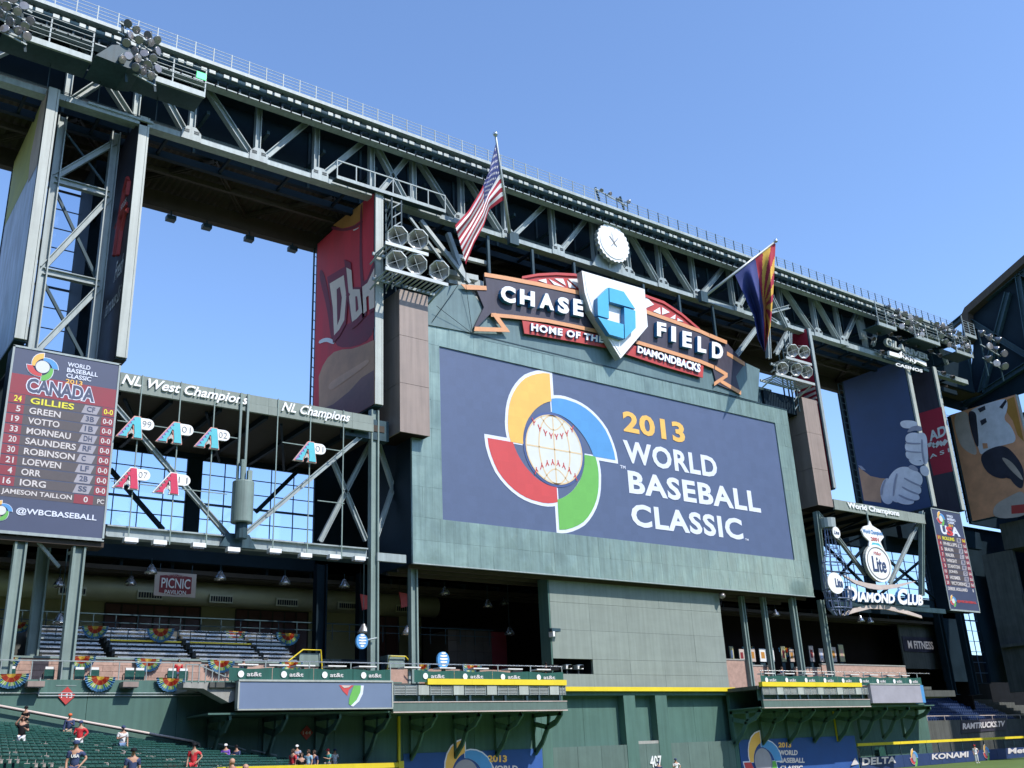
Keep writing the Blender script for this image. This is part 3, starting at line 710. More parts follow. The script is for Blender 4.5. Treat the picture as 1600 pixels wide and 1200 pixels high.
# lower fist: cuff, back of the hand, four fingers, thumb
lobes([[(700, 690), (705, 640), (725, 595), (755, 585), (790, 640), (790, 700), (770, 755), (720, 745)]], 'glove', 2)
lobes([[(745, 600), (780, 545), (830, 515), (890, 520), (930, 545), (900, 640), (860, 730), (790, 745), (760, 700)]], 'glove', 3)
lobes([[(850, 520), (900, 522), (955, 560), (970, 600), (955, 640), (905, 620), (850, 585)], [(845, 585), (900, 612), (955, 640), (960, 680), (935, 690), (880, 668), (835, 640)], [(835, 640), (885, 668), (945, 692), (950, 722), (915, 730), (860, 715), (815, 690)], [(815, 690), (870, 715), (918, 730), (905, 752), (850, 755), (800, 735)]], 'glove', 5)
lobes([[(850, 582), (905, 612), (962, 636), (958, 645), (900, 622), (848, 592)], [(838, 637), (885, 664), (945, 686), (943, 696), (880, 674), (834, 647)], [(818, 687), (868, 712), (918, 726), (912, 735), (860, 722), (812, 697)], [(800, 556), (812, 560), (796, 620), (788, 700), (778, 702), (784, 620)], [(700, 690), (708, 640), (728, 596), (738, 596), (718, 645), (712, 700)], [(870, 520), (900, 500), (940, 530), (935, 548), (905, 540)]], 'glove_dark', 7)
# upper fist
lobes([[(860, 320), (895, 302), (945, 306), (955, 340), (945, 372), (895, 372), (858, 362)], [(856, 368), (895, 372), (950, 374), (962, 400), (950, 425), (895, 425), (856, 415)], [(858, 418), (900, 426), (960, 428), (972, 455), (960, 480), (905, 478), (862, 462)], [(875, 465), (915, 478), (965, 482), (975, 505), (930, 512), (890, 495)]], 'glove', 3)
lobes([[(930, 302), (990, 305), (998, 400), (1003, 500), (960, 505), (935, 400)], [(822, 240), (850, 226), (905, 228), (935, 240), (930, 268), (880, 280), (835, 272)], [(945, 520), (985, 505), (1010, 540), (1000, 580), (960, 570)]], 'glove', 4)
lobes([[(858, 362), (900, 368), (955, 368), (955, 378), (895, 378), (857, 371)], [(858, 412), (900, 421), (962, 423), (960, 432), (900, 430), (858, 421)], [(868, 300), (890, 268), (935, 258), (965, 270), (960, 300), (920, 288), (880, 302)], [(955, 345), (968, 345), (970, 430), (985, 500), (972, 500), (958, 430)]], 'glove_dark', 6)
xd = 116.3
bp5 = banner_panel(xd, Z0 + .2, Z1 + .2, 7.5, 'dark red casino banner panel with large white letters', rails=False)
facerect(bp5, xd, .3, 7.4, Z0, Z1, 'plum')
sh4([(940, 185), (1085, 142), (1155, 545), (1035, 572)], 'deep_red', 1, bp5, xd)
m = MB(); X = xd - .40
text(m, 'AD', [onX(1450, 675, X), onX(1478, 663, X), onX(1479, 680, X), onX(1453, 690, X)], .02, 'white', bold=.04, n=(-1, 0, 0))
text(m, 'A S I', [onX(1452, 711, X), onX(1483, 700, X), onX(1484, 706, X), onX(1453, 717, X)], .02, 'white', bold=.02, n=(-1, 0, 0)); m.build('lettering', bp5)
zz_ = [(1000, 385), (1025, 372), (1045, 392), (1070, 362), (1092, 380), (1115, 350)]
m = MB()
for a, b in zip(zz_, zz_[1:]): m.bar(onX(*c4(*a), X), onX(*c4(*b), X), .5, .02, 'white', up=(1, 0, 0))
m.build('zigzag', bp5)
xo = 136.0
bp6 = banner_panel(xo, 31.1, 46.9, 10.0, 'far right banner panel with an orange picture of a lunging bull', y0=-.2)
facerect(bp6, xo, -.1, 9.75, 31.1, 46.9, 'photo_orange')
def s6(pts, m, l): return shape(bp6, [(1430 + x/4, 540 + y/4) for x, y in pts], xo, m, l)
s6([(545, 350), (618, 318), (680, 600), (640, 560), (610, 470), (560, 400)], 'photo_ochre', 1)
s6([(232, 430), (330, 400), (340, 520), (400, 690), (330, 670), (270, 610)], 'photo_pale', 1)
s6([(340, 405), (420, 370), (520, 340), (575, 330), (578, 400), (550, 460), (600, 500), (640, 600), (560, 620), (480, 640), (410, 690), (395, 640), (350, 520), (335, 450)], 'glove', 2)
s6([(405, 690), (450, 650), (540, 620), (600, 650), (680, 760), (680, 870), (660, 900), (610, 860), (570, 790), (590, 820), (540, 835), (470, 810), (425, 760)], 'photo_dark', 3)
s6([(530, 690), (600, 720), (660, 800), (680, 850), (640, 820), (580, 760)], 'photo_tan', 4)
s6([(328, 420), (350, 405), (380, 420), (385, 470), (400, 620), (385, 640), (350, 540)], 'photo_dark', 4)
s6([(390, 395), (435, 375), (440, 400), (405, 418)], 'photo_dark', 5); s6([(405, 470), (440, 452), (448, 478), (415, 500)], 'photo_dark', 5); s6([(525, 385), (565, 335), (572, 350), (545, 395)], 'photo_dark', 5)
s6([(420, 610), (450, 610), (455, 640), (425, 645)], 'photo_orange', 5)
s6([(485, 1000), (600, 935), (680, 900), (690, 1010), (690, 1070), (490, 1085)], 'photo_pale', 5); s6([(600, 1000), (690, 990), (690, 1045), (602, 1052)], 'sign_red', 6)

# ------------------------------------------------------------------ bottom & top chord truss that carries the rolling roof
tr_ = thing('roof_truss', (60, 1, 47), 'long grey steel truss with walkway rail along the top of the stadium', 'truss')
TX0, TX1, TB, TT = 2.0, 104.5, 47.0, 52.9
box('top_chord', tr_, -12, 125, .6, 1.5, TT - .35, TT + .1, 'steel_dark')
m = MB(); m.box(TX0, TX1 + 2, .62, 1.45, TB - .23, TB + .23, 'steel'); m.build('bottom_chord', tr_)
def member(p, q, w=.55, name='diagonal', y=1.05, m='steel'):
    p = Vector((p[0], y, p[1])); q = Vector((q[0], y, q[1])); MB().ibeam(p, q, w * .9, w, .06, m, up=(0, -1, 0)).build(name, tr_)
for xv in (4.5, 11.2, 15.9, 20.0, 25.2, 30.2, 35.3, 39.4, 44.4, 49.2, 54.8, 60.0, 64.4, 68.9, 73.8, 79.7, 84.2, 88.0, 93.9, 98.4, 103.4):
    member((xv, TB + .23), (xv, TT - .36), .5, 'vertical')
for a, b in ((9.5, 5.0), (11.6, 15.6), (15.4, 11.6), (16.3, 19.7), (20.6, 24.8), (29.6, 25.7), (34.8, 30.6), (35.6, 38.8), (39.1, 35.8), (39.8, 43.9), (44.8, 48.8), (54.4, 49.8), (59.5, 55.4), (60.5, 63.9), (64.9, 68.5), (69.3, 73.4), (79.3, 74.4),
             (84.0, 80.3), (84.6, 87.5), (88.5, 93.3), (94.3, 98.0), (103.0, 98.8)):
    member((a, TT - .45), (b, TB + .3), .52, 'diagonal')
for xv in (19.9, 25.2, 30.4, 38.9, 44.0, 49.2, 55.0, 64.0, 68.7, 73.8, 80.0, 87.8, 93.6, 98.4):
    MB().plate([(xv-.75, TB-.25), (xv+.75, TB-.25), (xv+.72, TB+.45), (xv+.32, TB+.9), (xv-.32, TB+.9), (xv-.72, TB+.45)], .52, .06, 'steel').build('gusset_plate', tr_)
for xv in (11.2, 16.0, 20.4, 25.2, 30.0, 35.2, 39.5, 44.6, 54.6, 59.8, 69.1, 73.5, 79.5, 84.3, 88.4, 94.0, 103.3):
    MB().plate([(xv-1.15, TT-.3), (xv-1.15, TT-.9), (xv-.5, TT-1.35), (xv+.5, TT-1.35), (xv+1.15, TT-.9), (xv+1.15, TT-.3)], .5, .06, 'steel_dark').build('gusset_plate', tr_)
# crane girder over the top chord: white flange, stiffened web with openings, lower rail
EX0, EX1 = -12.0, 121.5; Yf = -.9
zt = onY(800, 265, Yf)[2]
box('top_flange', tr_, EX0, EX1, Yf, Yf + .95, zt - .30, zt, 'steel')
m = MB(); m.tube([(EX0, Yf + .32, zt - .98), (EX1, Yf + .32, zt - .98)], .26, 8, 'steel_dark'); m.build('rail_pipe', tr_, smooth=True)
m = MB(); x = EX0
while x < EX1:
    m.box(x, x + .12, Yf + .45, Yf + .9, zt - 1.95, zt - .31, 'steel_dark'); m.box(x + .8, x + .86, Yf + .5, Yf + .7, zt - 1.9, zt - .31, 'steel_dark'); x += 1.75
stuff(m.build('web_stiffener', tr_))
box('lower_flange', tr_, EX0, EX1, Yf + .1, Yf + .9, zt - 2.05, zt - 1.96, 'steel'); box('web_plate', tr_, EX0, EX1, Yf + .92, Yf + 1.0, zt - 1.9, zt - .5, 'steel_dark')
m = MB(); x = EX0 + .3
while x < EX1: m.box(x, x + .42, Yf - .02, Yf + .08, zt - 1.12, zt - .84, 'panel_cream').box(x + .62, x + 1.1, Yf - .02, Yf + .08, zt - 1.12, zt - .84, 'panel_cream'); x += 1.75  # cream blocks stand in for sunlit spots along the pipe
stuff(m.build('sunlit_dash', tr_))
m = MB()
for xv in (19.9, 25.2, 30.4, 38.9, 44.0, 49.2, 55.0, 64.0, 68.7, 73.8, 80.0, 87.8, 93.6, 98.4):
    for q in range(5):
        for r in range(2): m.box(xv - .55 + q*.08, xv - .51 + q*.08, .485, .519, TB + .32 + r*.16, TB + .42 + r*.16, 'dark').box(xv + .2 + q*.08, xv + .24 + q*.08, .485, .519, TB + .32 + r*.16, TB + .42 + r*.16, 'dark')
stuff(m.build('bolt', tr_))
m = MB()
for (dz, yy, r_) in ((.30, .56, .035), (.42, .58, .025)): m.tube([(TX0, yy, TB + dz), (TX1, yy, TB + dz)], r_, 4, 'steel_dark')
m.build('conduit', tr_)
m = MB(); x = EX0 + .4
while x < EX1: m.box(x, x + .07, Yf + .02, Yf + .1, zt - 2.15, zt - 1.85, 'dark'); x += .88
stuff(m.build('bracket', tr_))
# the rail on top: posts and four wires
m = MB(); x = EX0; k = 0
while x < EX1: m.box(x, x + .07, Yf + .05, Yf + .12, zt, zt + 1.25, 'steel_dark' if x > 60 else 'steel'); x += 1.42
stuff(m.build('railing_post', tr_))
m = MB()
for h in (.3, .6, .9, 1.2): m.box(EX0, EX1, Yf + .07, Yf + .1, zt + h - .015, zt + h + .015, 'steel')
m.build('railing_wire', tr_)
m = MB(); x = EX0 + .6; random.seed(3)
while x < EX1: m.box(x, x + random.uniform(.15, .4), Yf + .5, Yf + .8, zt, zt + random.uniform(.12, .28), 'steel_dark'); x += random.choice((1.42, 2.84, 1.42))
stuff(m.build('rail_clip', tr_))
# inspection walkway bolted to the truss's foot
wk = thing('truss_walkway', (37, .2, 47), 'short walkway with an open handrail fixed to the truss above the jersey banner', 'walkway')
wa, wb = onY(525, 290, -.2)[0], onY(696, 348, -.2)[0]
box('grating', wk, wa, wb, -.25, .5, 46.95, 47.05, 'steel_dark'); box('kerb_beam', wk, wa, wb, -.32, -.26, 46.85, 47.15, 'steel')
m = MB()
for i in range(7): xx = lerp(wa, wb - .08, i/6); m.box(xx, xx+.09, -.31, -.24, 47.15, 48.5, 'steel')
m.box(wa, wb, -.32, -.23, 48.5, 48.6, 'steel'); m.build('handrail', wk)
for (a, b, nm) in ((13.2, 19.0, 'left'),):
    pass
# walkway between the two left banner panels, on the tower's head
wk2 = thing('tower_walkway', (13, .2, 46.9), 'walkway with thin handrail across the head of the left tower', 'walkway')
box('beam', wk2, 11.0, 16.9, 0.0, .35, 46.35, 46.6, 'steel'); box('plank', wk2, 12.4, 16.9, -.15, -.02, 46.62, 46.8, 'steel')
m = MB()
for xx in (9.6, 12.9, 16.9): m.box(xx, xx+.05, -.6, -.55, 46.6, 49.0, 'steel_dark')
m.box(9.6, 16.95, -.6, -.55, 48.95, 49.0, 'steel_dark'); m.build('handrail', wk2)

# ------------------------------------------------------------------ fixed roof behind the truss
rf = thing('fixed_roof', (60, 7, 48), 'dark ribbed roof strip behind the long truss', 'roof')
box('rear_wall', rf, -14, 134, 4.6, 5.0, 48.4, 53.8, 'navy_steel')
box('roof_deck', rf, -14, 128, 1.6, 12.8, 53.85, 54.15, 'navy_steel')
for i in range(28):
    xx = -8 + i * 4.9; box('purlin', rf, xx-.12, xx+.12, 1.55, 4.5, 50.2, 50.5, 'steel_dark'); box('wall_rib', rf, xx-.1, xx+.1, 4.45, 4.59, 48.4, 53.8, 'steel_dark')
MB().grid(lambda u, v: (-14 + 150*u, 4.6 + 7.4*v, 48.5 + .12 * (int(u*568) % 2)), 568, 1, lambda u, v: 'deck_brown').build('corrugated_soffit', rf)
box('edge_beam', rf, -14, 36.2, 11.5, 12.2, 46.9, 48.45, 'deck_brown'); box('edge_beam', rf, 88, 128, 11.5, 12.2, 46.9, 48.45, 'deck_brown')
for i in range(13):
    xx = -8 + i * 10.4
    MB().ibeam((xx, 4.7, 48.2), (xx + 5.2, 11.4, 48.2), .35, .35, .06, 'deck_brown', up=(0, 0, 1)).build('soffit_brace', rf)
    MB().ibeam((xx + 5.2, 11.4, 48.2), (xx + 10.4, 4.7, 48.2), .35, .35, .06, 'deck_brown', up=(0, 0, 1)).build('soffit_brace', rf)
box('soffit_beam', rf, -14, 128, 7.8, 8.1, 47.9, 48.35, 'deck_brown')
box('truss_back_beam', rf, -14, 128, 4.0, 4.4, 46.8, 47.4, 'navy_steel')
for i in range(27):
    xx = -6 + i * 4.9; box('cross_beam', rf, xx-.1, xx+.1, 1.5, 4.4, 46.9, 47.15, 'navy_steel')
# little floodlights hanging under the edge beam
for i, (px, py) in enumerate([(267, 340), (323, 353), (389, 372), (457, 388)]):
    p = onY(px, py, 11.6)
    fl = thing('floodlight', (p[0], 11.6, p[2]), ('leftmost', 'second', 'third', 'rightmost')[i] + ' of four small floodlights hanging from the roof edge against the sky', 'floodlight', 'small floodlights under the roof edge')
    MB().tube([(p[0], 11.6, 46.95), (p[0], 11.6, p[2] + .1)], .07, 6, 'steel_dark').build('stem', fl)
    MB().box(p[0]-.38, p[0]+.38, 11.3, 11.9, p[2]-.3, p[2]+.1, 'steel_dark').build('lamp_head', fl)

# ------------------------------------------------------------------ left tower between the two panels and its twin right
tw = thing('braced_tower', (13, 1, 28), 'cross-braced steel tower between the two left banner panels', 'tower')
TLX, TRX = onY(75, 355, 3)[0], onY(171, 300, 3)[0]
for X, Y in ((TLX, 3), (TRX, 3), (TLX, 8.5)): MB().ibeam((X, Y, 27.7), (X, Y, 47), .6, .6, .08, 'steel' if Y < 5 else 'navy_steel').build('post', tw)
hz = [onY(92, 283, 3)[2], onY(72, 425, 3)[2], 28.2]
MB().ibeam((TLX, 3, hz[0] + .2), (TRX, 3, 46.2), .42, .36, .06, 'steel').build('brace', tw); MB().bar((TLX, 3.3, 46.4), (TRX, 3.3, hz[0] + .6), .14, .14, 'steel_dark').build('brace', tw)
for z1, z0 in zip(hz, hz[1:]):
    MB().ibeam((TLX, 3, z0 + .2), (TRX, 3, z1 - .3), .40, .34, .06, 'steel').build('brace', tw); MB().bar((TLX, 3.3, z1 - .3), (TRX, 3.3, z0 + .2), .2, .2, 'steel_dark').build('brace', tw)
    MB().ibeam((TLX, 3, z1), (TRX, 3, z1), .5, .4, .06, 'steel').build('strut', tw)
    MB().bar((TLX, 3.2, z0), (TLX, 8.5, z1), .25, .25, 'navy_steel').build('side_brace', tw); MB().ibeam((TRX, 3.2, z1), (TRX, 9.5, z1), .3, .3, .06, 'navy_steel').build('side_strut', tw)
box('dark_shaft', tw, TRX - .2, 17.5, 7.2, 11.5, 27.7, 47, 'navy_steel')

# ------------------------------------------------------------------ crown sign over the scoreboard (built on Y = 0 plane)
def s1(x, y): return (700 + x / 3.5556, 300 + y / 3.5556)
def W(pts, y, conv=s1): return [onY(*conv(*p), y) for p in pts]
sg = thing('stadium_sign', (61.5, -.3, 36.2), 'curved ribbon sign with raised stadium name and home plate above the scoreboard', 'sign')
def pl(pts, y, t, m, name, side=None, conv=s1, par=None): return MB().prism(W(pts, y, conv), (0, t, 0), m, side).build(name, par or sg)
idp = lambda x, y: (x, y)
# green backing under the ribbon, and the two folded ends
pl([(60, 760), (145, 755), (160, 690), (260, 690), (345, 700), (550, 722), (700, 750), (850, 785), (1050, 840), (1200, 885), (1400, 950), (1478, 975), (1478, 1105), (700, 935), (400, 868), (150, 812)], -.02, .6, 'sign_green', 'backing_panel')
pl([(662, 506), (662, 470), (690, 448), (727, 444), (757, 481), (738, 520)], -.12, .5, 'sign_green', 'folded_end', conv=idp)
pl([(1137, 552), (1150, 560), (1187, 577), (1184, 628), (1114, 610), (1116, 598)], -.04, .5, 'sign_green', 'folded_end', conv=idp)
# ribbon
pl([(205, 450), (330, 472), (500, 505), (700, 547), (900, 600), (1100, 657), (1250, 712), (1400, 767), (1455, 790), (1450, 850), (1478, 980), (1400, 952), (1200, 887), (1050, 842), (850, 787), (700, 752), (550, 724), (345, 702), (240, 672), (160, 752), (145, 752), (200, 640), (160, 545), (215, 530)], -.35, .3, 'plum', 'ribbon')
pl([(1136, 536), (1164, 568), (1150, 588), (1158, 616), (1120, 600), (1112, 570), (1106, 552), (1109, 521)], -.2, .15, 'plum', 'ribbon_tail', conv=idp)
def stripe(pts, w, y=-.42, conv=s1, t=.06):
    m = MB(); top = pts; bot = [(x, yy + w) for x, yy in pts]
    for a, b, c, d in zip(top, top[1:], bot[1:], bot): m.prism(W([a, b, c, d], y, conv), (0, t, 0), 'orange')
    return m.build('orange_stripe', sg)
stripe([(203, 447), (330, 468), (500, 500), (700, 542), (760, 556)], 22); stripe([(1095, 652), (1250, 707), (1400, 762), (1452, 786)], 20)
pl([(72, 512), (213, 522), (216, 545), (100, 541)], -.43, .06, 'orange', 'orange_stripe')
stripe([(240, 672), (345, 681), (550, 705), (700, 735), (860, 770)], 20); stripe([(1045, 822), (1200, 868), (1400, 930), (1478, 962)], 20)
pl([(240, 672), (268, 672), (345, 778), (315, 776)], -.44, .06, 'orange', 'orange_stripe'); pl([(150, 748), (330, 755), (345, 778), (145, 772)], -.45, .06, 'orange', 'orange_stripe')
pl([(1455, 786), (1550, 826), (1550, 846), (1452, 806)], -.43, .06, 'orange', 'orange_stripe')
stripe([(1136, 549), (1164, 566)], 6, conv=idp, y=-.24); stripe([(1117, 571), (1137, 583)], 6, conv=idp, y=-.25)
pl([(1137, 583), (1137, 589), (1116, 603), (1116, 597)], -.26, .06, 'orange', 'orange_stripe', conv=idp); stripe([(1126, 592), (1158, 611)], 6, conv=idp, y=-.25)
pl([(412, 714), (500, 728), (700, 765), (860, 800), (885, 866), (700, 832), (500, 797), (425, 786)], -.40, .08, 'sign_red', 'red_panel')
pl([(1025, 850), (1200, 903), (1420, 966), (1416, 1032), (1200, 970), (985, 900)], -.40, .08, 'sign_red', 'red_panel')
# red arch with open triangles above the ribbon
def arch(outer, inner, ntri):
    n = len(outer)
    for i in range(n - 1): pl([outer[i], outer[i+1], (outer[i+1][0], outer[i+1][1] + 14), (outer[i][0], outer[i][1] + 14)], -.1, .12, 'sign_red', 'arch_rib')
    pl([(outer[0][0], outer[0][1] + 5)] + [(x, y + 5) for x, y in outer[1:]] + inner[::-1], .05, .1, 'sign_red', 'arch_back')
oA = [(412, 468), (500, 452), (600, 447), (700, 452), (742, 458)]; iA = [(440, 492), (500, 504), (600, 525), (700, 546), (742, 556)]
arch(oA, iA, 3)
oB = [(1095, 568), (1200, 606), (1300, 672), (1400, 758)]; iB = [(1097, 656), (1200, 690), (1300, 727), (1395, 764)]
arch(oB, iB, 3)
for t in ([(500, 490), (545, 482), (550, 508)], [(560, 482), (650, 530), (590, 515)], [(592, 480), (640, 482), (655, 520)], [(668, 482), (735, 482), (738, 545)], [(662, 490), (712, 535), (672, 530)],
          [(1098, 580), (1145, 625), (1098, 645)], [(1140, 662), (1178, 640), (1182, 680)], [(1190, 640), (1232, 668), (1190, 682)], [(1235, 700), (1265, 680), (1262, 706)], [(1275, 700), (1310, 720), (1275, 716)]):
    pl(t, -.02, .05, 'white', 'arch_opening')
# home plate
plate_pts = [(743, 437), (1092, 540), (1110, 747), (959, 925), (790, 655), (760, 560)]
MB().prism(W(plate_pts, -1.25), (0, .75, 0), 'letter_white', 'panel_cream').build('home_plate', sg)
MB().prism(W([(757, 453), (1080, 549), (1096, 742), (959, 903), (803, 650), (774, 560)], -1.30), (0, .045, 0), 'letter_white').build('plate_face', sg)
def oct_(a, b): return (937 + 105*a - 3*b, 672 + 30*a - 131*b)
for pc in ([(-.36, 1), (.41, 1), (1, .40), (-.36, .40)], [(1, .33), (1, -.41), (.41, -1), (.41, .33)], [(.36, -1), (-.41, -1), (-1, -.40), (.36, -.40)], [(-1, -.33), (-1, .41), (-.41, 1), (-.41, -.33)]):
    MB().prism(W([oct_(*p) for p in pc], -1.85), (0, .5, 0), 'logo_blue', 'logo_blue_dark').build('octagon_piece', sg)
m = MB()
def qd(x0, x1, y0, y1, sl=.21, y=-.38): return W([(x0, y0), (x1, y0 + sl*(x1-x0)), (x1, y1), (x0, y1 - sl*(x1-x0))], y)
for ch, x0, x1, y0, y1 in (('C', 278, 360, 524, 632), ('H', 384, 467, 547, 648), ('A', 493, 574, 565, 668), ('S', 594, 657, 588, 690), ('E', 680, 736, 600, 702), ('F', 1145, 1196, 728, 818), ('I', 1224, 1250, 752, 842), ('E', 1286, 1338, 778, 876), ('L', 1370, 1418, 808, 904), ('D', 1450, 1512, 838, 940)):
    mm = MB(); text(mm, ch, qd(x0, x1, y0, y1), .42, 'letter_white', 'logo_blue_dark', bold=.05); mm.build('letter', sg)
m = MB(); text(m, 'HOME OF THE', W([(455, 732), (858, 806), (856, 842), (455, 775)], -.41), .2, 'letter_white', 'letter_side', bold=.045, sp=1.15); m.build('lettering', sg)
m = MB(); text(m, 'DIAMONDBACKS', W([(1047, 857), (1396, 960), (1394, 1008), (1045, 895)], -.41), .2, 'letter_white', 'letter_side', bold=.045); m.build('lettering', sg)
# posts that hold the sign up to the truss, guy wires
m = MB()
for X in (47, 52, 57, 66, 71, 76): m.box(X-.12, X+.12, .7, .95, 37, 46.6, 'steel_dark')
m.box(42, 84, .9, 1.2, 36.2, 38.6, 'steel_dark'); m.build('support_frame', sg)
m = MB()
for a, b in (((728, 412), (728, 445)), ((728, 446), (738, 520)), ((716, 445), (675, 503)), ((682, 478), (738, 521))): m.tube([onY(*a, -.6), onY(*b, -.2)], .025, 4, 'black')
m.build('guy_wire', sg)
# glazed strip and sunlit catwalk left of the ribbon
cb = thing('sign_catwalk', (45, 1.2, 41), 'pale catwalk and brackets behind the left end of the ribbon sign', 'catwalk')
for a, b, w in (((652, 385), (760, 412), .35), ((695, 425), (745, 436), .5), ((700, 440), (757, 452), .3)): MB().bar(onY(*a, 1.3), onY(*b, 1.3), w, w, 'panel_cream').build('beam', cb)
MB().bar(onY(700, 365, 1.0), onY(727, 440, .3), .4, .4, 'steel').build('strut', cb); MB().bar(onY(657, 345, .9), onY(733, 443, .2), .35, .35, 'steel').build('strut', cb)
MB().bar(onY(640, 340, .6), onY(700, 420, .6), .2, .2, 'steel').build('strut', cb); box('louvre_box', cb, onY(700, 430, 1.6)[0], onY(755, 430, 1.6)[0], 1.6, 2, 39.2, 42.4, 'panel_cream')
cb2 = thing('sign_props', (80, 1.2, 38), 'grey struts propping the right end of the ribbon sign', 'struts')
for a, b in (((1205, 462), (1228, 512)), ((1182, 513), (1150, 556)), ((1230, 520), (1212, 553)), ((1233, 520), (1233, 560)), ((1170, 478), (1213, 505)), ((1176, 495), (1232, 480)), ((1199, 512), (1201, 560))):
    MB().ibeam(onY(*a, .6), onY(*b, .4), .45, .45, .07, 'steel').build('strut', cb2)
# lettered dark box beyond the sign's right end
m = thing('sign_end_box', (86, .5, 36), 'dark end box beside the right loudspeaker rack', 'box'); MB().box(82.2, 87.9, .6, 3.5, 36.15, 38.2, 'navy_steel').build('cabinet', m)

# ------------------------------------------------------------------ clock
ck = thing('clock', (61.6, -.4, 47.4), 'round white clock with scalloped rim in front of the truss', 'clock')
c = onY(958, 380, -.5); R = 2.02
def CR(a, r, y): return (c[0] + r * 1.0 * math.cos(a), y, c[2] + r * math.sin(a))
def sc(k, n=24): return R * (1 + .035 * math.cos(k * n))
MB().prism([CR(t * PI / 72, sc(t * PI / 72), -.55) for t in range(144)], (0, .45, 0), 'letter_white', 'panel_cream').build('scalloped_rim', ck)
MB().prism([CR(t * PI / 24, R * .86, -.62) for t in range(48)], (0, .06, 0), 'letter_white').build('dial', ck)
m = MB(); m.bar(CR(2.3, .8, -.66), CR(2.3 + PI, .5, -.66), .09, .02, 'grey_sign').bar(CR(.85, .9, -.69), CR(.85 + PI, .6, -.69), .07, .02, 'grey_sign').bar(CR(1.8, 1.1, -.69), CR(1.8 + PI, .3, -.69), .04, .02, 'grey_sign'); m.build('clock_hand', ck)
MB().bar((c[0], -.2, c[2]-1), (c[0], .4, 46.9), .25, .25, 'steel').build('stem', ck)
MB().plate([(c[0]-2.2, 46.7), (c[0]+2.6, 46.6), (c[0]+1.4, 48.2), (c[0]+.5, 48.8), (c[0]-1.5, 48)], .3, .2, 'steel').build('bracket', ck)

# ------------------------------------------------------------------ flags on outrigger poles
def pole(base, tip, lab):
    t = thing('flagpole', base, lab, 'flagpole', 'outrigger flagpoles on the truss')
    MB().tube([base, tip], .17, 10, 'steel_bright', r2=.09).build('shaft', t, smooth=True)
    MB().lathe(tip, [(0.02, -.2), (.2, -.1), (.24, .05), (.15, .2), (.01, .26)], (0, 0, 1), 12, 'aluminium').build('finial', t, smooth=True)
    MB().box(base[0]-.5, base[0]+.5, base[1]-.55, base[1]-.1, base[2]-.5, base[2]+.7, 'steel_dark').build('bracket', t)
    return t
bU, tU = Vector((49.3, .4, 46.5)), onY(774, 210, -4.5)
bA, tA = Vector((73.9, .4, 46.7)), onY(1212, 377, -4.5)
pole(bU, tU, 'slanting pole holding the striped flag'); pole(bA, tA, 'slanting pole holding the rayed flag')
def along(b, t, px, py):                                           # nearest parameter on the pole to a photo point
    best = min(range(0, 101), key=lambda i: (proj(b.lerp(t, i/100))[0]-px)**2 + (proj(b.lerp(t, i/100))[1]-py)**2); return b.lerp(t, best/100)
def sheet(hoist0, hoist1, e0, e1, wob, ph):
    """hoist0/1 3-D ends on the pole; e0(v), e1(v): photo px of both free edges"""
    def f(u, v):
        h = hoist0.lerp(hoist1, u); a, b = e0(v), e1(v)
        px, py = a[0] + (b[0]-a[0]) * u, a[1] + (b[1]-a[1]) * u
        y = h[1] + wob * min(1, v * 3) * (math.sin(ph + u * 13 + v * 3) * .6 + math.sin(u * 23 + ph) * .22) - .2 * v
        p = onY(px, py, y); 
        return p if v > 0.001 else h
    return f
def poly_at(P_, v):
    n = len(P_) - 1; i = min(int(v * n), n - 1); t = v * n - i; return (P_[i][0] + (P_[i+1][0]-P_[i][0])*t, P_[i][1] + (P_[i+1][1]-P_[i][1])*t)
h0 = along(bU, tU, 775, 222); h1 = along(bU, tU, 787, 312)
fu = sheet(h0, h1, lambda v: poly_at([(775, 222), (764, 268), (752, 296), (733, 328), (711, 352)], v), lambda v: poly_at([(787, 312), (764, 328), (756, 352), (741, 380), (728, 413)], v), .55, .4)
fl1 = thing('american_flag', h0, 'stars and stripes hanging from the left outrigger pole', 'flag')
NU = 52
MB().grid(fu, NU, 30, lambda u, v: 'flag_navy' if (u < 7/13 and v < .42) else ('flag_red' if int(u * 13) % 2 == 0 else 'flag_white')).build('cloth', fl1, smooth=True)
m = MB()
for r in range(9):
    for q in range(6 if r % 2 == 0 else 5):
        u0 = (r + 1) / 10 * 7/13; v0 = (q * 2 + (1 if r % 2 == 0 else 2)) / 12 * .42
        pts = []
        for k in range(10):
            rr = .026 if k % 2 == 0 else .011; a = k * PI / 5; p = Vector(fu(min(1, max(0.0, u0 + rr * 1.0 * math.sin(a))), max(.01, v0 + rr * .75 * math.cos(a)))); pts.append(p + (C0 - p).normalized() * .03)
        m.quad(pts, 'flag_white'); m.quad([p - (C0 - p).normalized()*.06 for p in pts][::-1], 'flag_white')
stuff(m.build('star', fl1))
h0 = along(bA, tA, 1211, 380); h1 = along(bA, tA, 1150, 430)
fa = sheet(h0, h1, lambda v: poly_at([(1212, 379), (1210, 420), (1208, 465), (1204, 510), (1196, 548)], v), lambda v: poly_at([(1149, 431), (1163, 462), (1178, 496), (1184, 530), (1194, 550)], v), .8, 2.0)
def azm(u, v):
    if u > .5: return 'flag_navy'
    a = math.atan2(.5 - u, (v - .5) * 1.5); k = int(a / PI * 13)
    if math.hypot((.5 - u), (v - .5) * 1.5) < .16: return 'flag_copper'
    return 'flag_red' if k % 2 == 0 else 'flag_yellow'
fl2 = thing('state_flag', h0, 'blue flag with red and yellow rays hanging from the right outrigger pole', 'flag')
MB().grid(fa, 60, 60, azm).build('cloth', fl2, smooth=True)

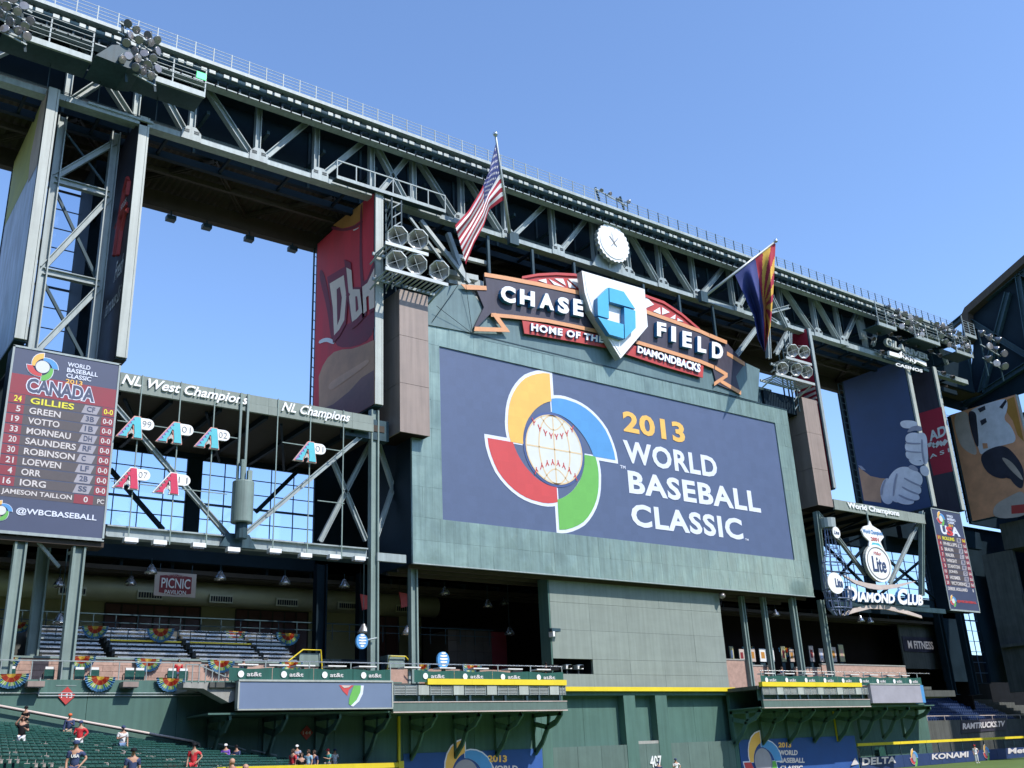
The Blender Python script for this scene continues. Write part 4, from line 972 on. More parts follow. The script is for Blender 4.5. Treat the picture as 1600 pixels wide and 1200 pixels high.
# ------------------------------------------------------------------ horn loudspeaker racks
def horn(parent, px, py, y, r):
    p = onY(px, py, y); h = MB(); ax = Vector((-.35, -.85, -.4)).normalized()
    h.lathe(p, [(r, .0), (r*.95, -.02), (r*.6, -r*.5), (r*.25, -r*.95), (r*.2, -r*1.5)], ax, 20, 'horn'); o = h.build('horn', parent, smooth=True)
    m = MB(); a = ax.cross(Vector((0, 0, 1))).normalized(); b = ax.cross(a)
    ring = [p + ax * .05 + (a * math.cos(t * PI/4 + PI/8) + b * math.sin(t * PI/4 + PI/8)) * r * 1.14 for t in range(8)]
    for k in range(8): m.bar(ring[k], ring[(k+1) % 8], .09, .09, 'steel_bright')
    m.bar(ring[0], ring[4], .03, .03, 'steel_bright').bar(ring[2], ring[6], .03, .03, 'steel_bright'); m.build('guard', o)
    MB().lathe(p - ax * r * 1.5, [(r*.25, 0), (r*.35, -.1), (r*.35, -.7), (r*.2, -.75)], ax, 12, 'steel_dark', cap=True).build('driver', o)
    m = MB(); back = [q - ax * r * 1.3 for q in ring]
    for k in range(0, 8, 2): m.bar(ring[k], back[k], .05, .05, 'steel')
    m.build('cage', o)
def rack(lab, horns, y, r, shelves, depth=1.6):
    c = onY(*horns[0], y); t = thing('loudspeaker_rack', (c[0], y, c[2] - 2), lab, 'loudspeakers', 'horn loudspeaker racks by the scoreboard')
    for h in horns: horn(t, h[0], h[1], y, r)
    for (a, b, n) in shelves:
        A, B = onY(*a, y - .4), onY(*b, y - .4); z = (A[2] + B[2]) / 2
        MB().box(A[0], B[0], y - .45, y - .3, z - .14, z + .14, 'steel_bright').build('shelf_edge', t)
        m = MB()
        k = int((B[0]-A[0]) / .42)
        for i in range(k): xx = A[0] + .2 + i * .42; m.box(xx, xx + .12, y - .29, y + depth, z - .06, z + .02, 'panel_cream')
        m.box(A[0], B[0], y + depth, y + depth + .15, z - .15, z + .1, 'steel'); m.build('grating', t)
        for xx in (A[0] + .15, B[0] - .3): MB().bar((xx, y - .2, z - .1), (xx - .4, y + depth, z - 1.1), .12, .12, 'steel').build('bracket', t)
    return t
rack('left rack of five round horn loudspeakers beside the jersey banner', [(621, 369), (653, 374), (619, 408), (651, 413), (686, 423)], -2.0, .74, [((602, 382), (669, 395), 0), ((602, 421), (700, 443), 0)])
m = thing('rack_mast', (36.9, -.3, 38), 'dark lattice mast carrying the left loudspeaker rack', 'mast')
q = MB()
for X, Y in ((36.4, -.5), (37.3, -.5), (36.4, .5), (37.3, .5)): q.box(X-.06, X+.06, Y-.06, Y+.06, 38.1, 46.5, 'steel_dark')
for i in range(9): q.bar((36.4, -.5, 38.3 + i*.9), (37.3, -.5, 39.1 + i*.9), .08, .08, 'steel').bar((36.4, .5, 38.3 + i*.9), (36.4, -.5, 39.1 + i*.9), .08, .08, 'steel')
q.build('lattice', m)
rack('right rack of five round horn loudspeakers beside the thin red banner', [(1238, 548), (1256, 550), (1222, 576), (1244, 577), (1260, 581)], -1.5, .62, [((1228, 559), (1268, 569), 0), ((1212, 585), (1273, 600), 0)])
m = thing('rack_mast', (84, .3, 38.0), 'dark lattice mast carrying the right loudspeaker rack', 'mast'); q = MB()
for X, Y in ((86.0, -.2), (86.8, -.2), (86.0, .8), (86.8, .8)): q.box(X-.06, X+.06, Y-.06, Y+.06, 36.2, 44.6, 'steel_dark')
for i in range(9): q.bar((86.0, -.2, 36.3 + i*.9), (86.8, -.2, 37.1 + i*.9), .08, .08, 'steel')
q.build('lattice', m)

# ------------------------------------------------------------------ floodlight clusters and catwalk cages along the roof edge
def cluster(pxc, pyc, y, nrow, ncol, dx, dz, r, lab, jit=.15, sd=1, name='light_cluster'):
    rd = random.Random(sd); c = onY(pxc, pyc, y); t = thing(name, (c[0], y, c[2]), lab, 'floodlights', 'floodlight clusters on the roof edge')
    x0 = c[0] - dx*(ncol-1)/2; z0 = c[2] + dz*(nrow-1)/2
    for i in range(nrow):
        zz = z0 - i*dz; MB().bar((x0 - .5, y + .5 + i*.1, zz + .35), (x0 + dx*(ncol-1) + .5, y + .5 + i*.1, zz - .35), .1, .1, 'steel').build('cross_bar', t)
        for j in range(ncol):
            p = Vector((x0 + j*dx + (i % 2) * .3 + rd.uniform(-jit, jit), y + rd.uniform(-.2, .2), zz + rd.uniform(-jit, jit) - j*.12))
            ax = Vector((rd.uniform(-.9, .7), -.7, -.35 + rd.uniform(-.45, .3))).normalized()
            m = MB(); m.lathe(p, [(.02, .03), (r*.96, .0), (r, -.02), (r*.9, -r*.45), (r*.45, -r*1.0), (r*.3, -r*1.5), (.02, -r*1.55)], ax, 14, 'lamp_shell'); m.lathe(p, [(.01, .04), (r*.9, .02)], ax, 14, 'lamp_glass')
            o = m.build('lamp', t, smooth=True); MB().tube([p - ax*r, Vector((p.x, y + .5, zz))], .05, 5, 'steel').build('arm', o)
    for X in (x0, x0 + dx*(ncol-1)): MB().bar((X - .3, y + .6, z0 + .6), (X + .5, y + 1.0, z0 - dz*nrow), .16, .16, 'steel_dark').build('upright', t)
    return t
def cage(a, b, y, h, lab, floor=True, posts=1.9):                # handrail cage walkway from photo point a to b (its floor beam)
    A, B = onY(*a, y), onY(*b, y); z = (A[2] + B[2]) / 2; t = thing('catwalk_cage', ((A[0]+B[0])/2, y, z), lab, 'catwalk', 'catwalks hung under the roof rail')
    MB().box(A[0], B[0], y - .1, y + .1, z - .22, z + .22, 'steel').box(A[0], B[0], y + .11, y + 2.2, z - .1, z, 'steel_dark').build('floor_beam', t)
    n = max(2, int((B[0]-A[0]) / posts)); m = MB()
    for i in range(n + 1): xx = lerp(A[0], B[0] - .08, i/n); m.box(xx, xx + .09, y - .09, y, z + .22, z + h * (1.35 if i % 3 == 0 else 1), 'steel')
    m.build('post', t); m = MB()
    for k in range(1, 6): m.box(A[0], B[0], y - .12, y - .07, z + .22 + (h-.22)*k/5 - .03, z + .22 + (h-.22)*k/5, 'steel')
    m.build('rail', t); return t
cage((5, 47), (143, 93), -2.4, 2.2, 'catwalk cage between the two left floodlight clusters'); cage((-60, 28), (-3, 44), -2.4, 2.2, 'catwalk cage cut by the left photo edge')
cage((215, 114), (320, 149), -2.4, 2.2, 'catwalk cage right of the second floodlight cluster, with a green light')
p = onY(313, 121, -2.3); e = thing('green_sign', (p[0], -2.5, p[2] - .2), 'tiny green sign fixed to the left catwalk rail', 'sign'); 
mat('green_lit', (0.05, 0.8, 0.25), .5, emit=.6, var=0)
box('sign_plate', e, p[0]-.35, p[0]+.35, -2.55, -2.5, p[2]-.28, p[2]+.28, 'green_lit')
MB().prism([onY(150, 86, -3.2), onY(175, 70, -3.2), onY(198, 70, -3.2), onY(222, 108, -3.2), onY(200, 106, -3.2)], (0, 3, 0), 'steel_dark').build('floor', thing('light_platform', onY(180, 90, -2), 'dark sloping platform under the second floodlight cluster', 'platform'))
cluster(220, 76, -3.4, 5, 4, .66, .80, .31, 'floodlight cluster jutting above the roof rail near the left', sd=4)
cluster(12, 16, -3.4, 4, 4, .66, .8, .31, 'floodlight cluster cut by the top left photo corner', sd=9)
cage((1372, 505), (1400, 515), -2.0, 2.3, 'catwalk cage left of the first right-hand cluster'); cage((1430, 525), (1468, 539), -2.0, 2.3, 'catwalk cage between the two right-hand clusters'); cage((1494, 549), (1520, 557), -2.0, 2.3, 'catwalk cage at the far end of the roof rail')
cage((1507, 522), (1525, 528), -1.0, 2.0, 'short upper rail cage at the very end of the roof rail')
cluster(1417, 500, -2.2, 3, 6, 1.2, .95, .36, 'floodlight cluster above the casino letters', .3, 5); cluster(1488, 524, -2.2, 3, 6, 1.25, .95, .36, 'last floodlight cluster at the end of the roof rail', .3, 6)
cluster(1555, 545, -6, 3, 3, 1.8, 1.8, .48, 'three by three floodlight block hanging beneath the far roof', .05, 8)
cluster(960, 305, -.4, 1, 4, 1.1, .5, .22, 'small row of white fixtures on the rail above the clock', .1, 12)

# ------------------------------------------------------------------ casino letters on the truss end
gs = thing('casino_sign', (110, .2, 46), 'raised metal casino letters with a white zigzag fixed to the truss end', 'sign')
def ln(s, a, b, c, d, y, depth=.35, m='white', side='steel', bold=.04, par=gs, name='lettering'):
    mm = MB(); text(mm, s, [onY(*a, y), onY(*b, y), onY(*c, y), onY(*d, y)], depth, m, side, bold=bold); return mm.build(name, par)
ln('GILA', (1380, 528), (1411, 541), (1411, 551), (1380, 540), -.3, m='panel_cream'); ln('RIVER', (1411, 543), (1448, 556), (1448, 564), (1411, 553), -.3, m='steel_bright')
ln('CASINOS', (1398, 567), (1440, 578), (1440, 583), (1398, 572), -.3, .15)
m = MB(); zp = [(1388, 552), (1405, 557), (1409, 552), (1412, 560), (1416, 555), (1419, 563), (1423, 558), (1426, 566), (1430, 562), (1446, 570)]
for a, b in zip(zp, zp[1:]): m.bar(onY(*a, -.3), onY(*b, -.3), .55, .3, 'letter_white')
m.build('zigzag', gs)
for a, b in (((1372, 548), (1440, 572)), ((1380, 558), (1450, 580))): MB().bar(onY(*a, .1), onY(*b, .1), .3, .3, 'steel_dark').build('frame_bar', gs)
for i, (px, py) in enumerate([(1374, 520), (1366, 530), (1380, 551), (1393, 523), (1407, 529), (1419, 534), (1435, 540), (1456, 549), (1470, 556), (1476, 584), (1490, 590)]):
    p = onY(px, py, -.6); l = thing('sign_lamp', p, 'small spot lamp round the casino letters, %s counted from the left' % ['second', 'first', 'third', 'fourth', 'fifth', 'sixth', 'seventh', 'eighth', 'ninth', 'tenth', 'last'][i], 'lamp', 'small spot lamps round the casino letters')
    MB().lathe(p, [(.28, 0), (.3, -.1), (.2, -.5), (.02, -.6)], (-.2, -.7, -.6), 10, 'lamp_glass').build('head', l); MB().tube([p + Vector((0, .3, .2)), p + Vector((.1, 1.2, .9))], .06, 5, 'steel').build('arm', l)
for pp in ((1340, 500, 1347, 530), (1364, 540, 1372, 500), (1480, 570, 1470, 545)):
    MB().ibeam(onY(pp[0], pp[1], .9), onY(pp[2], pp[3], .9), .4, .4, .06, 'steel').build('hanger', gs)
MB().box(onY(1318, 542, 1)[0], 109, .6, 1.3, 46.6, 47.2, 'steel').build('beam', gs); MB().box(118, 125, .6, 1.3, 46.7, 47.3, 'steel').build('beam', gs)

# ------------------------------------------------------------------ left lineup board
BG = {}
def board(lab, y, ox, w, z0, z1, team, teamcol, rows, px='screen', dim=False):
    t = thing('lineup_board', (ox + w/2, y, z0), lab, 'lineup board', 'electronic lineup boards')
    H = z1 - z0; X = lambda u: ox + u * w; Z = lambda v: z1 - v * H
    box('cabinet', t, ox - .1, ox + w + .1, y + .03, y + 1.6, z0 - .1, z1 + .1, 'navy_steel')
    f = MB().box(ox - .12, ox, y - .04, y + .02, z0 - .1, z1 + .1, 'steel').box(ox + w, ox + w + .12, y - .04, y + .02, z0 - .1, z1 + .1, 'steel').box(ox - .12, ox + w + .12, y - .04, y + .02, z0 - .18, z0 - .001, 'steel').box(ox - .12, ox + w + .12, y - .04, y + .02, z1 + .001, z1 + .12, 'steel')
    f.build('frame', t)
    d = MB().box(ox, ox + w, y, y + .03, z0, z1, 'screen_navy').build('display', t)
    def band(v0, v1, m, u0=0, u1=1, l=1, sl=0):
        yy = y - .008 * l; return MB().quad([(X(u0), yy, Z(v1)), (X(u1), yy, Z(v1)), (X(u1 + sl), yy, Z(v0)), (X(u0 + sl), yy, Z(v0))], m)
    def wr(s, u0, u1, v0, v1, m='screen_text', b=.018, l=4, nm='lettering', **k):
        mm = MB(); text(mm, s, [(X(u0), y, Z(v0)), (X(u1), y, Z(v0)), (X(u1), y, Z(v1)), (X(u0), y, Z(v1))], .008 * l, m, bold=b, **k); return mm.build(nm, d)
    pinwheel(t, (X(.27), y - .012, Z(.09)), U3, V3, N3, w * .065, fine=False)
    for i, s in enumerate(('WORLD', 'BASEBALL', 'CLASSIC', '2013')): wr(s, .50, (.72, .80, .74, .66)[i], .035 + i*.033, .061 + i*.033, 'screen_white' if i < 3 else 'screen_yellow')
    band(.15, .262, 'screen_maroon' if team == 'CANADA' else 'screen_navy').build('team_band', d)
    if team == 'CANADA': wr(team, .14, .80, .158, .25, 'screen_white', .09, 3, 'team_outline'); wr(team, .15, .79, .163, .245, teamcol, .035, 4, 'team_name')
    else: wr('U', .2, .42, .155, .25, 'screen_white', .04, 4, 'team_name'); wr('S', .38, .62, .16, .255, 'screen_red', .04, 5, 'team_name'); wr('A', .56, .86, .155, .25, 'screen_white', .04, 4, 'team_name')
    for i, (no, nm, ps) in enumerate(rows):
        v = .262 + i * .0565; g = 'screen_lime' if i == 0 else 'screen_text'
        band(v + .003, v + .053, 'screen_grey').build('row', d); band(v + .003, v + .053, 'screen_maroon', 0, .15, 2).build('number_cell', d)
        band(v + .003, v + .053, 'screen_maroon', .88, 1, 2).build('average_cell', d); band(v + .006, v + .053, 'screen_pale', .68, .83, 2, .03).build('position_cell', d)
        wr(no, .05 if len(no) > 1 else .08, .12, v + .010, v + .043, g); wr(nm, .2, .2 + .058 * len(nm), v + .010, v + .045, g)
        wr(ps, .73, .73 + .04 * len(ps), v + .012, v + .042, 'screen_navy', .02); wr('0-0', .895, .985, v + .012, v + .043, g)
    v = .262 + 9 * .0565
    return t, d, wr, band, X, Z, v
rowsC = [('24', 'GILLIES', 'CF'), ('5', 'GREEN', '3B'), ('19', 'VOTTO', '1B'), ('33', 'MORNEAU', 'DH'), ('20', 'SAUNDERS', 'RF'), ('30', 'ROBINSON', 'C'), ('21', 'LOEWEN', 'LF'), ('4', 'ORR', '2B'), ('16', 'IORG', 'SS')]
t, d, wr, band, X, Z, v = board('tall lineup board headed CANADA at the left edge', -.1, 9.95, 6.25, 16.25, 27.7, 'CANADA', 'screen_navy', rowsC)
band(v + .003, v + .053, 'screen_grey').build('row', d); wr('JAMESON TAILLON', .05, .68, v + .012, v + .045); band(v + .003, v + .053, 'screen_maroon', .70, .88, 2).build('pitch_cell', d); wr('0', .79, .83, v + .012, v + .043); wr('PC', .92, .985, v + .018, v + .043)
pinwheel(t, (X(.07), -.112, Z(.9)), U3, V3, N3, .27, fine=False); wr('@WBCBASEBALL', .20, .93, .875, .915, 'screen_white')
rowsU = [('11', 'ROLLINS', 'SS'), ('4', 'PHILLIPS', '2B'), ('5', 'BRAUN', 'LF'), ('7', 'MAUER', 'C'), ('5', 'WRIGHT', '3B'), ('3', 'STANTON', 'RF'), ('10', 'JONES', 'CF'), ('35', 'HOSMER', '1B'), ('29', 'VICTORINO', 'DH')]
t, d, wr, band, X, Z, v = board('tall lineup board headed USA on the right', -.1, 108.9, 6.0, 16.3, 27.9, 'USA', 'screen_red', rowsU)
wr('DEREK HOLLAND', .05, .72, v + .012, v + .045); wr('0', .90, .94, v + .012, v + .043)
pinwheel(t, (X(.14), -.112, Z(.92)), U3, V3, N3, .3, fine=False); wr('@WBCBASEBALL', .28, .95, .905, .935, 'screen_red')
# struts and bracket beneath the left board
m = thing('board_support', (13, .8, 15.8), 'dark steel brackets under the CANADA lineup board', 'bracket')
box('beam', m, 5, 16.4, .1, 1.4, 15.75, 16.04, 'deck_brown'); MB().bar((12.5, .3, 16), (14.2, 1.2, 14.6), .18, .18, 'steel').build('strut', m); MB().bar((15.9, .3, 16), (14.6, 1, 15.4), .18, .18, 'steel').build('strut', m)
box('beam', m, 5, 36, 2.6, 3.0, 17.0, 17.7, 'navy_steel')

# ------------------------------------------------------------------ pennant cage between the boards
pc = thing('pennant_cage', (26, 0, 16.4), 'open steel frame with a grey fascia reading NL West Champions and NL Champions', 'steel frame')
fx = [16.35, 19.8, 23.2, 26.6, 30.0, 33.2, 35.0]
for a, b in zip(fx, fx[1:]):
    box('fascia_panel', pc, a + .008, b - .008, -.12, .1, 26.62, 27.25, 'eye_grey'); box('fascia_panel', pc, a + .008, b - .008, -.15, .1, 26.0, 26.6, 'eye_grey')
line(pc, 'NL West Champions', 16.5, 25.0, 26.2, 27.1, -.16, 'letter_white', .12, .02, slant=.035); line(pc, 'NL Champions', 27.6, 32.9, 26.2, 27.1, -.16, 'letter_white', .12, .02, slant=.055)
box('lower_beam', pc, 16.5, 34.7, .3, .55, 16.55, 17.1, 'steel'); box('lower_flange', pc, 16.5, 34.7, .05, .8, 17.11, 17.2, 'steel'); box('lower_flange', pc, 16.5, 34.7, .05, .8, 16.45, 16.54, 'steel'); box('lower_beam', pc, 35.6, 38.0, .3, .6, 16.4, 17.0, 'steel')
box('catwalk_floor', pc, 16.5, 36, .9, 2.4, 16.5, 16.6, 'steel_dark')
for a, b in (((160, 612), (357, 838)), ((566, 680), (373, 842))): MB().ibeam(onY(*a, .6), onY(*b, .6), .32, .3, .06, 'steel').build('diagonal', pc)
for a, b in (((172, 733), (255, 828)), ((466, 735), (400, 800))): MB().bar(onY(*a, 9), onY(*b, 9), .3, .3, 'navy_steel').build('rear_diagonal', pc)
m = MB()
for px in (213, 276, 331, 432, 484, 536): 
    X_ = onY(px, 700, -.15)[0]; m.box(X_-.035, X_+.035, -.2, -.13, 16.2, 27.3, 'column')
m.build('hanging_rod', pc); m = MB()
for (a, b, z) in ((16.4, 24.5, 23.9), (16.4, 23.9, 19.9), (27.7, 32.6, 24.1), (30.5, 32.6, 20.2)): m.box(a, b, -.22, -.17, z-.03, z+.03, 'column')
m.build('cross_rod', pc)
box('post', pc, 24.45, 24.6, -.35, -.2, 20.8, 27.2, 'column'); box('post', pc, 24.95, 25.1, -.35, -.2, 20.6, 27.2, 'column')
for (a, b) in (((590, 690), (640, 842)), ((638, 690), (587, 842)), ((580, 690), (500, 846)), ((520, 720), (572, 845))): MB().ibeam(onY(*a, 3), onY(*b, 3), .35, .3, .06, 'steel').build('side_brace', pc)
box('deck_edge', pc, 32.9, 36.6, .4, 1.2, 25.6, 27.2, 'steel_dark')
for i, (px, py) in enumerate([(204, 844), (249, 848), (310, 852), (364, 859), (429, 861), (477, 868), (522, 870), (561, 873)]):
    p = onY(px, py, -.5); l = thing('wash_light', (p[0], -.5, p[2]), 'small pale wash light under the cage beam, %s from the left' % ('first', 'second', 'third', 'fourth', 'fifth', 'sixth', 'seventh', 'last')[i], 'light', 'wash lights under the pennant cage')
    MB().box(p[0]-.42, p[0]+.42, -.7, -.2, p[2]-.14, p[2]+.14, 'white').box(p[0]-.36, p[0]+.36, -.6, -.25, p[2]-.22, p[2]-.145, 'lamp_glass').build('housing', l); MB().bar((p[0], -.2, p[2]), (p[0], .35, 16.5), .06, .06, 'steel').build('arm', l)
# hanging cylinder loudspeaker
cy = thing('cylinder_loudspeaker', (24.85, -.6, 17.6), 'green cylinder loudspeaker on a post in the middle of the pennant cage', 'loudspeaker')
MB().lathe((24.85, -.6, 17.95), [(.70, 0), (.72, .05), (.72, 2.75), (.70, 2.8)], (0, 0, 1), 28, 'column', cap=True).build('drum', cy, smooth=False)
MB().tube([(24.85, -.6, 16.9), (24.85, -.6, 17.95)], .4, 10, 'steel_dark').build('neck', cy); MB().tube([(24.75, -.6, 20.75), (24.72, -.6, 22.3)], .16, 8, 'column').build('hanger', cy); MB().box(25.1, 25.4, -.75, -.45, 20.75, 21.6, 'column').build('fixing', cy)
MB().prism([(23.6, -.2, 16.4), (26.1, -.2, 16.4), (25.6, -.2, 17.3), (24.1, -.2, 17.3)], (0, .4, 0), 'steel_dark').build('gusset', cy)
# letter A pennant signs with year lozenges
def A_sign(px0, px1, py0, py1, yr_, red, lab):
    a = onY(px0, py1 - 9, -.4); b = onY(px1, py1, -.4); t0 = onY((px0+px1)/2 + 8, py0, -.4); X0, X1, z0, z1 = a[0], b[0], min(a[2], b[2]), t0[2]
    wd, ht = X1 - X0, z1 - z0; P_ = lambda u, v: (X0 + u*wd, z0 + v*ht)
    t = thing('letter_sign', ((X0+X1)/2, -.4, z0), lab, 'sign', 'letter A signs with years')
    c1, c2, c3 = ('crimson', 'print_grey', 'letter_white') if red else ('teal', 'purple', 'coral')
    MB().plate([P_(*p) for p in ((0, 0), (.62, 1), (.88, 1), (1, 0), (.60, 0), (.66, .17), (.54, .32), (.44, .17), (.44, 0))], -.45, .2, c3, 'white').build('outline', t)
    MB().plate([P_(*p) for p in ((.05, .035), (.40, .035), (.40, .17), (.58, .60), (.66, .95), (.63, .95))], -.47, .018, c2).build('shade', t)
    MB().plate([P_(*p) for p in ((.10, .04), (.40, .04), (.41, .18), (.52, .36), (.57, .62), (.64, .6), (.68, .2), (.66, .04), (.97, .04), (.86, .96), (.66, .96), (.60, .86), (.65, .8), (.50, .73), (.55, .64), (.40, .56), (.46, .47), (.31, .40), (.36, .32), (.22, .25), (.28, .17))], -.50, .03, c1).build('face', t)
    MB().plate([P_(*p) for p in ((.50, .36), (.57, .58), (.62, .36))], -.53, .02, 'black').build('eye', t)
    MB().plate([P_(*p) for p in ((.44, .12), (.55, .42), (.66, .12), (.58, .2), (.54, .2))], -.54, .02, 'panel_cream').build('chevron', t)
    o = Vector((X1 - wd*.10, -.3, z0 + ht*.72)); r = ht * .25; L = wd*.52; pts = [(o.x - .3, o.z - r), (o.x + L - r, o.z - r)] + [(o.x + L - r + r*math.sin(q*PI/8), o.z - r*math.cos(q*PI/8)) for q in range(1, 8)] + [(o.x + L - r, o.z + r), (o.x - .3, o.z + r)]
    lz = MB().plate(pts, -.38, .15, 'letter_white').build('year_lozenge', t)
    mm = MB(); text(mm, yr_, rect(o.x + L*.12, o.x + L*.78, o.z - r*.55, o.z + r*.55, -.385), .02, 'grey_sign', bold=-.01); mm.build('year', lz)
A_sign(181, 222, 650, 687, '99', False, 'leftmost teal letter A sign, next to the CANADA board'); A_sign(243, 284, 659, 695, '01', False, 'middle teal letter A sign of the upper row of three'); A_sign(303, 342, 668, 703, '02', False, 'right-hand teal letter A sign of the upper row of three')
A_sign(458, 494, 690, 724, '01', False, 'lone teal letter A sign hanging under NL Champions'); A_sign(175, 216, 730, 766, '07', True, 'left red letter A sign in the lower row'); A_sign(238, 279, 738, 774, '11', True, 'right red letter A sign in the lower row')

# ------------------------------------------------------------------ right-hand cage with World Champions fascia
rc = thing('champions_cage', (98, 0, 16.4), 'open steel frame under a fascia reading World Champions', 'steel frame')
for a, b in zip((90.4, 94.8, 99.2, 103.8), (94.8, 99.2, 103.8, 107.2)): box('fascia_panel', rc, a + .01, b - .01, -.12, .1, 25.9, 27.0, 'eye_grey')
line(rc, 'World Champions', 92.6, 102.0, 26.1, 26.9, -.13, 'letter_white', .1, .03)
box('lower_beam', rc, 88.2, 108.5, .3, .6, 15.8, 16.3, 'steel_dark')
for a, b in (((1275, 800), (1290, 925)), ((1440, 800), (1440, 930))): MB().ibeam(onY(*a, .6), onY(*b, .6), .5, .5, .07, 'column').build('post', rc)
for a, b in (((1276, 800), (1298, 826)), ((1310, 842), (1352, 898)), ((1442, 800), (1390, 912))): MB().ibeam(onY(*a, .7), onY(*b, .7), .35, .35, .06, 'steel').build('diagonal', rc)
# wire bottle sign
bt = thing('bottle_sign', (89.6, -1.2, 14.5), 'tall wire-frame bottle sign with two white oval labels', 'sign')
bz = lambda py: onY(1300, py, -1.2)[2]
bc = Vector((onY(1303, 880, -1.2)[0], -1.2, 0)); prof = [(.62, bz(812)), (.66, bz(822)), (.60, bz(828)), (.66, bz(840)), (.8, bz(856)), (1.15, bz(868)), (1.6, bz(880)), (1.75, bz(895)), (1.75, bz(935))]
m = MB()
for k in range(10):
    a = k * PI / 5; m.tube([(bc.x + r*math.cos(a), bc.y + r*.5*math.sin(a), z) for r, z in prof], .045, 4, 'bottle_wire')
for r, z in prof[:8]: m.tube([(bc.x + r*math.cos(q*PI/8), bc.y + r*.5*math.sin(q*PI/8), z) for q in range(17)], .045, 4, 'bottle_wire')
m.build('wire_outline', bt); m = MB()
for z in (bz(922), bz(936), bz(950)):
    r = 1.85 if z > bz(940) else 1.6; m.tube([(bc.x - .2 + r*math.cos(q*PI/8), bc.y + r*.5*math.sin(q*PI/8), z) for q in range(17)], .08, 5, 'bottle_wire')
for k in range(12):
    a = k * PI / 6; m.tube([(bc.x - .2 + 1.85*math.cos(a), bc.y + .92*math.sin(a), bz(922)), (bc.x - .2 + 1.6*math.cos(a), bc.y + .8*math.sin(a), bz(950)), (bc.x - .2 + .9*math.cos(a), bc.y + .45*math.sin(a), bz(960))], .07, 5, 'bottle_wire')
m.build('base_cage', bt); MB().lathe((bc.x, bc.y, 0), [(.78, bz(826)), (.82, bz(812))], (0, 0, 1), 14, 'steel', cap=True).build('cap', bt)
def oval(par, px, py, ru, rv, y, m_, name, t=.12): c_ = onY(px, py, y); return MB().plate([(c_[0] + ru*math.cos(q*PI/14), c_[2] + rv*math.sin(q*PI/14)) for q in range(28)], y, t, m_, 'panel_cream').build(name, par), c_
o, c_ = oval(bt, 1307, 832, .6, .6, -2.1, 'letter_white', 'neck_label'); mm = MB(); text(mm, 'Lite', rect(c_[0]-.4, c_[0]+.4, c_[2]-.2, c_[2]+.2, -2.11), .02, 'photo_navy', bold=.02); mm.build('lettering', o)
o, c_ = oval(bt, 1306, 911, 1.25, 1.05, -2.4, 'letter_white', 'body_label'); mm = MB(); text(mm, 'Lite', rect(c_[0]-.1, c_[0]+1.05, c_[2]-.4, c_[2]+.5, -2.41), .03, 'photo_navy', bold=.03); mm.build('lettering', o)
# round sign, trophy sign, club letters, swooshes
rs = thing('round_beer_sign', (96.9, -.8, 18.3), 'round white sign with dark lettering above the club letters', 'sign')
o, c_ = oval(rs, 1373, 880, 2.25, 2.0, -.8, 'letter_white', 'disc', .35)
ring = MB()
for q in range(28):
    a0, a1 = q*PI/14, (q+1)*PI/14; ring.bar((c_[0]+1.95*math.cos(a0), -.83, c_[2]+1.7*math.sin(a0)), (c_[0]+1.95*math.cos(a1), -.83, c_[2]+1.7*math.sin(a1)), .1, .02, 'grey_sign')
ring.build('ring_line', o); mm = MB(); text(mm, 'Lite', rect(c_[0]-1.15, c_[0]+1.2, c_[2]-.95, c_[2]+.7, -.81), .05, 'photo_navy', bold=.015, slant=.03); mm.build('lettering', o)
mm = MB(); text(mm, 'Miller', rect(c_[0]-.6, c_[0]+.7, c_[2]+.85, c_[2]+1.25, -.81), .03, 'sign_red', bold=.0, slant=.05); mm.build('lettering', o)
tp = thing('trophy_sign', (96.5, -.6, 22.2), 'small white championship trophy sign above the round sign', 'sign')
c_ = onY(1364, 838, -.6)
MB().plate([(c_[0]-1.9, c_[2]+.5), (c_[0]-1.3, c_[2]+1.0), (c_[0]-.4, c_[2]+1.2), (c_[0]-.1, c_[2]+1.7), (c_[0]+.2, c_[2]+1.2), (c_[0]+1.5, c_[2]+.8), (c_[0]+2.0, c_[2]+.1), (c_[0]+1.2, c_[2]-.5), (c_[0]+1.6, c_[2]-1.3), (c_[0]-1.1, c_[2]-1.4), (c_[0]-.8, c_[2]-.6), (c_[0]-1.6, c_[2]-.1)], -.6, .15, 'letter_white').build('cutout', tp)
mm = MB(); text(mm, 'World Champions', rect(c_[0]-1.7, c_[0]+1.8, c_[2]+.1, c_[2]+.7, -.61), .03, 'letter_side', bold=.02); text(mm, '2001', rect(c_[0]-.5, c_[0]+.9, c_[2]-.5, c_[2]-.1, -.61), .03, 'sign_red', bold=.02); mm.build('lettering', tp)
MB().plate([(c_[0]-.9, c_[2]-1.3), (c_[0]-.3, c_[2]-.7), (c_[0]+.8, c_[2]-.7), (c_[0]+1.4, c_[2]-1.2)], -.63, .02, 'teal').build('base_band', tp); MB().tube([(c_[0]-.1, -.4, c_[2]+1.2), (c_[0]-.1, -.4, 26)], .1, 6, 'column').build('hanger', tp)
MB().tube([(c_[0]+.2, -.4, c_[2]-1.4), (c_[0]+.3, -.4, 20.9)], .12, 6, 'column').build('stem', tp)
dc = thing('club_sign', (96, -1, 14.8), 'white raised letters reading Diamond Club between two pale curved strips', 'sign')
def let(s, a, b, c, d): mm = MB(); text(mm, s, [onY(*a, -1.0), onY(*b, -1.0), onY(*c, -1.0), onY(*d, -1.0)], .35, 'letter_white', 'letter_side', bold=.05); mm.build('lettering', dc)
let('D', (1320, 916), (1335, 919), (1335, 941), (1320, 938)); let('IAMOND', (1336, 925), (1394, 929), (1394, 944), (1336, 941)); let('C', (1398, 920), (1413, 921), (1413, 946), (1398, 945)); let('LUB', (1414, 928), (1438, 931), (1438, 947), (1414, 946))
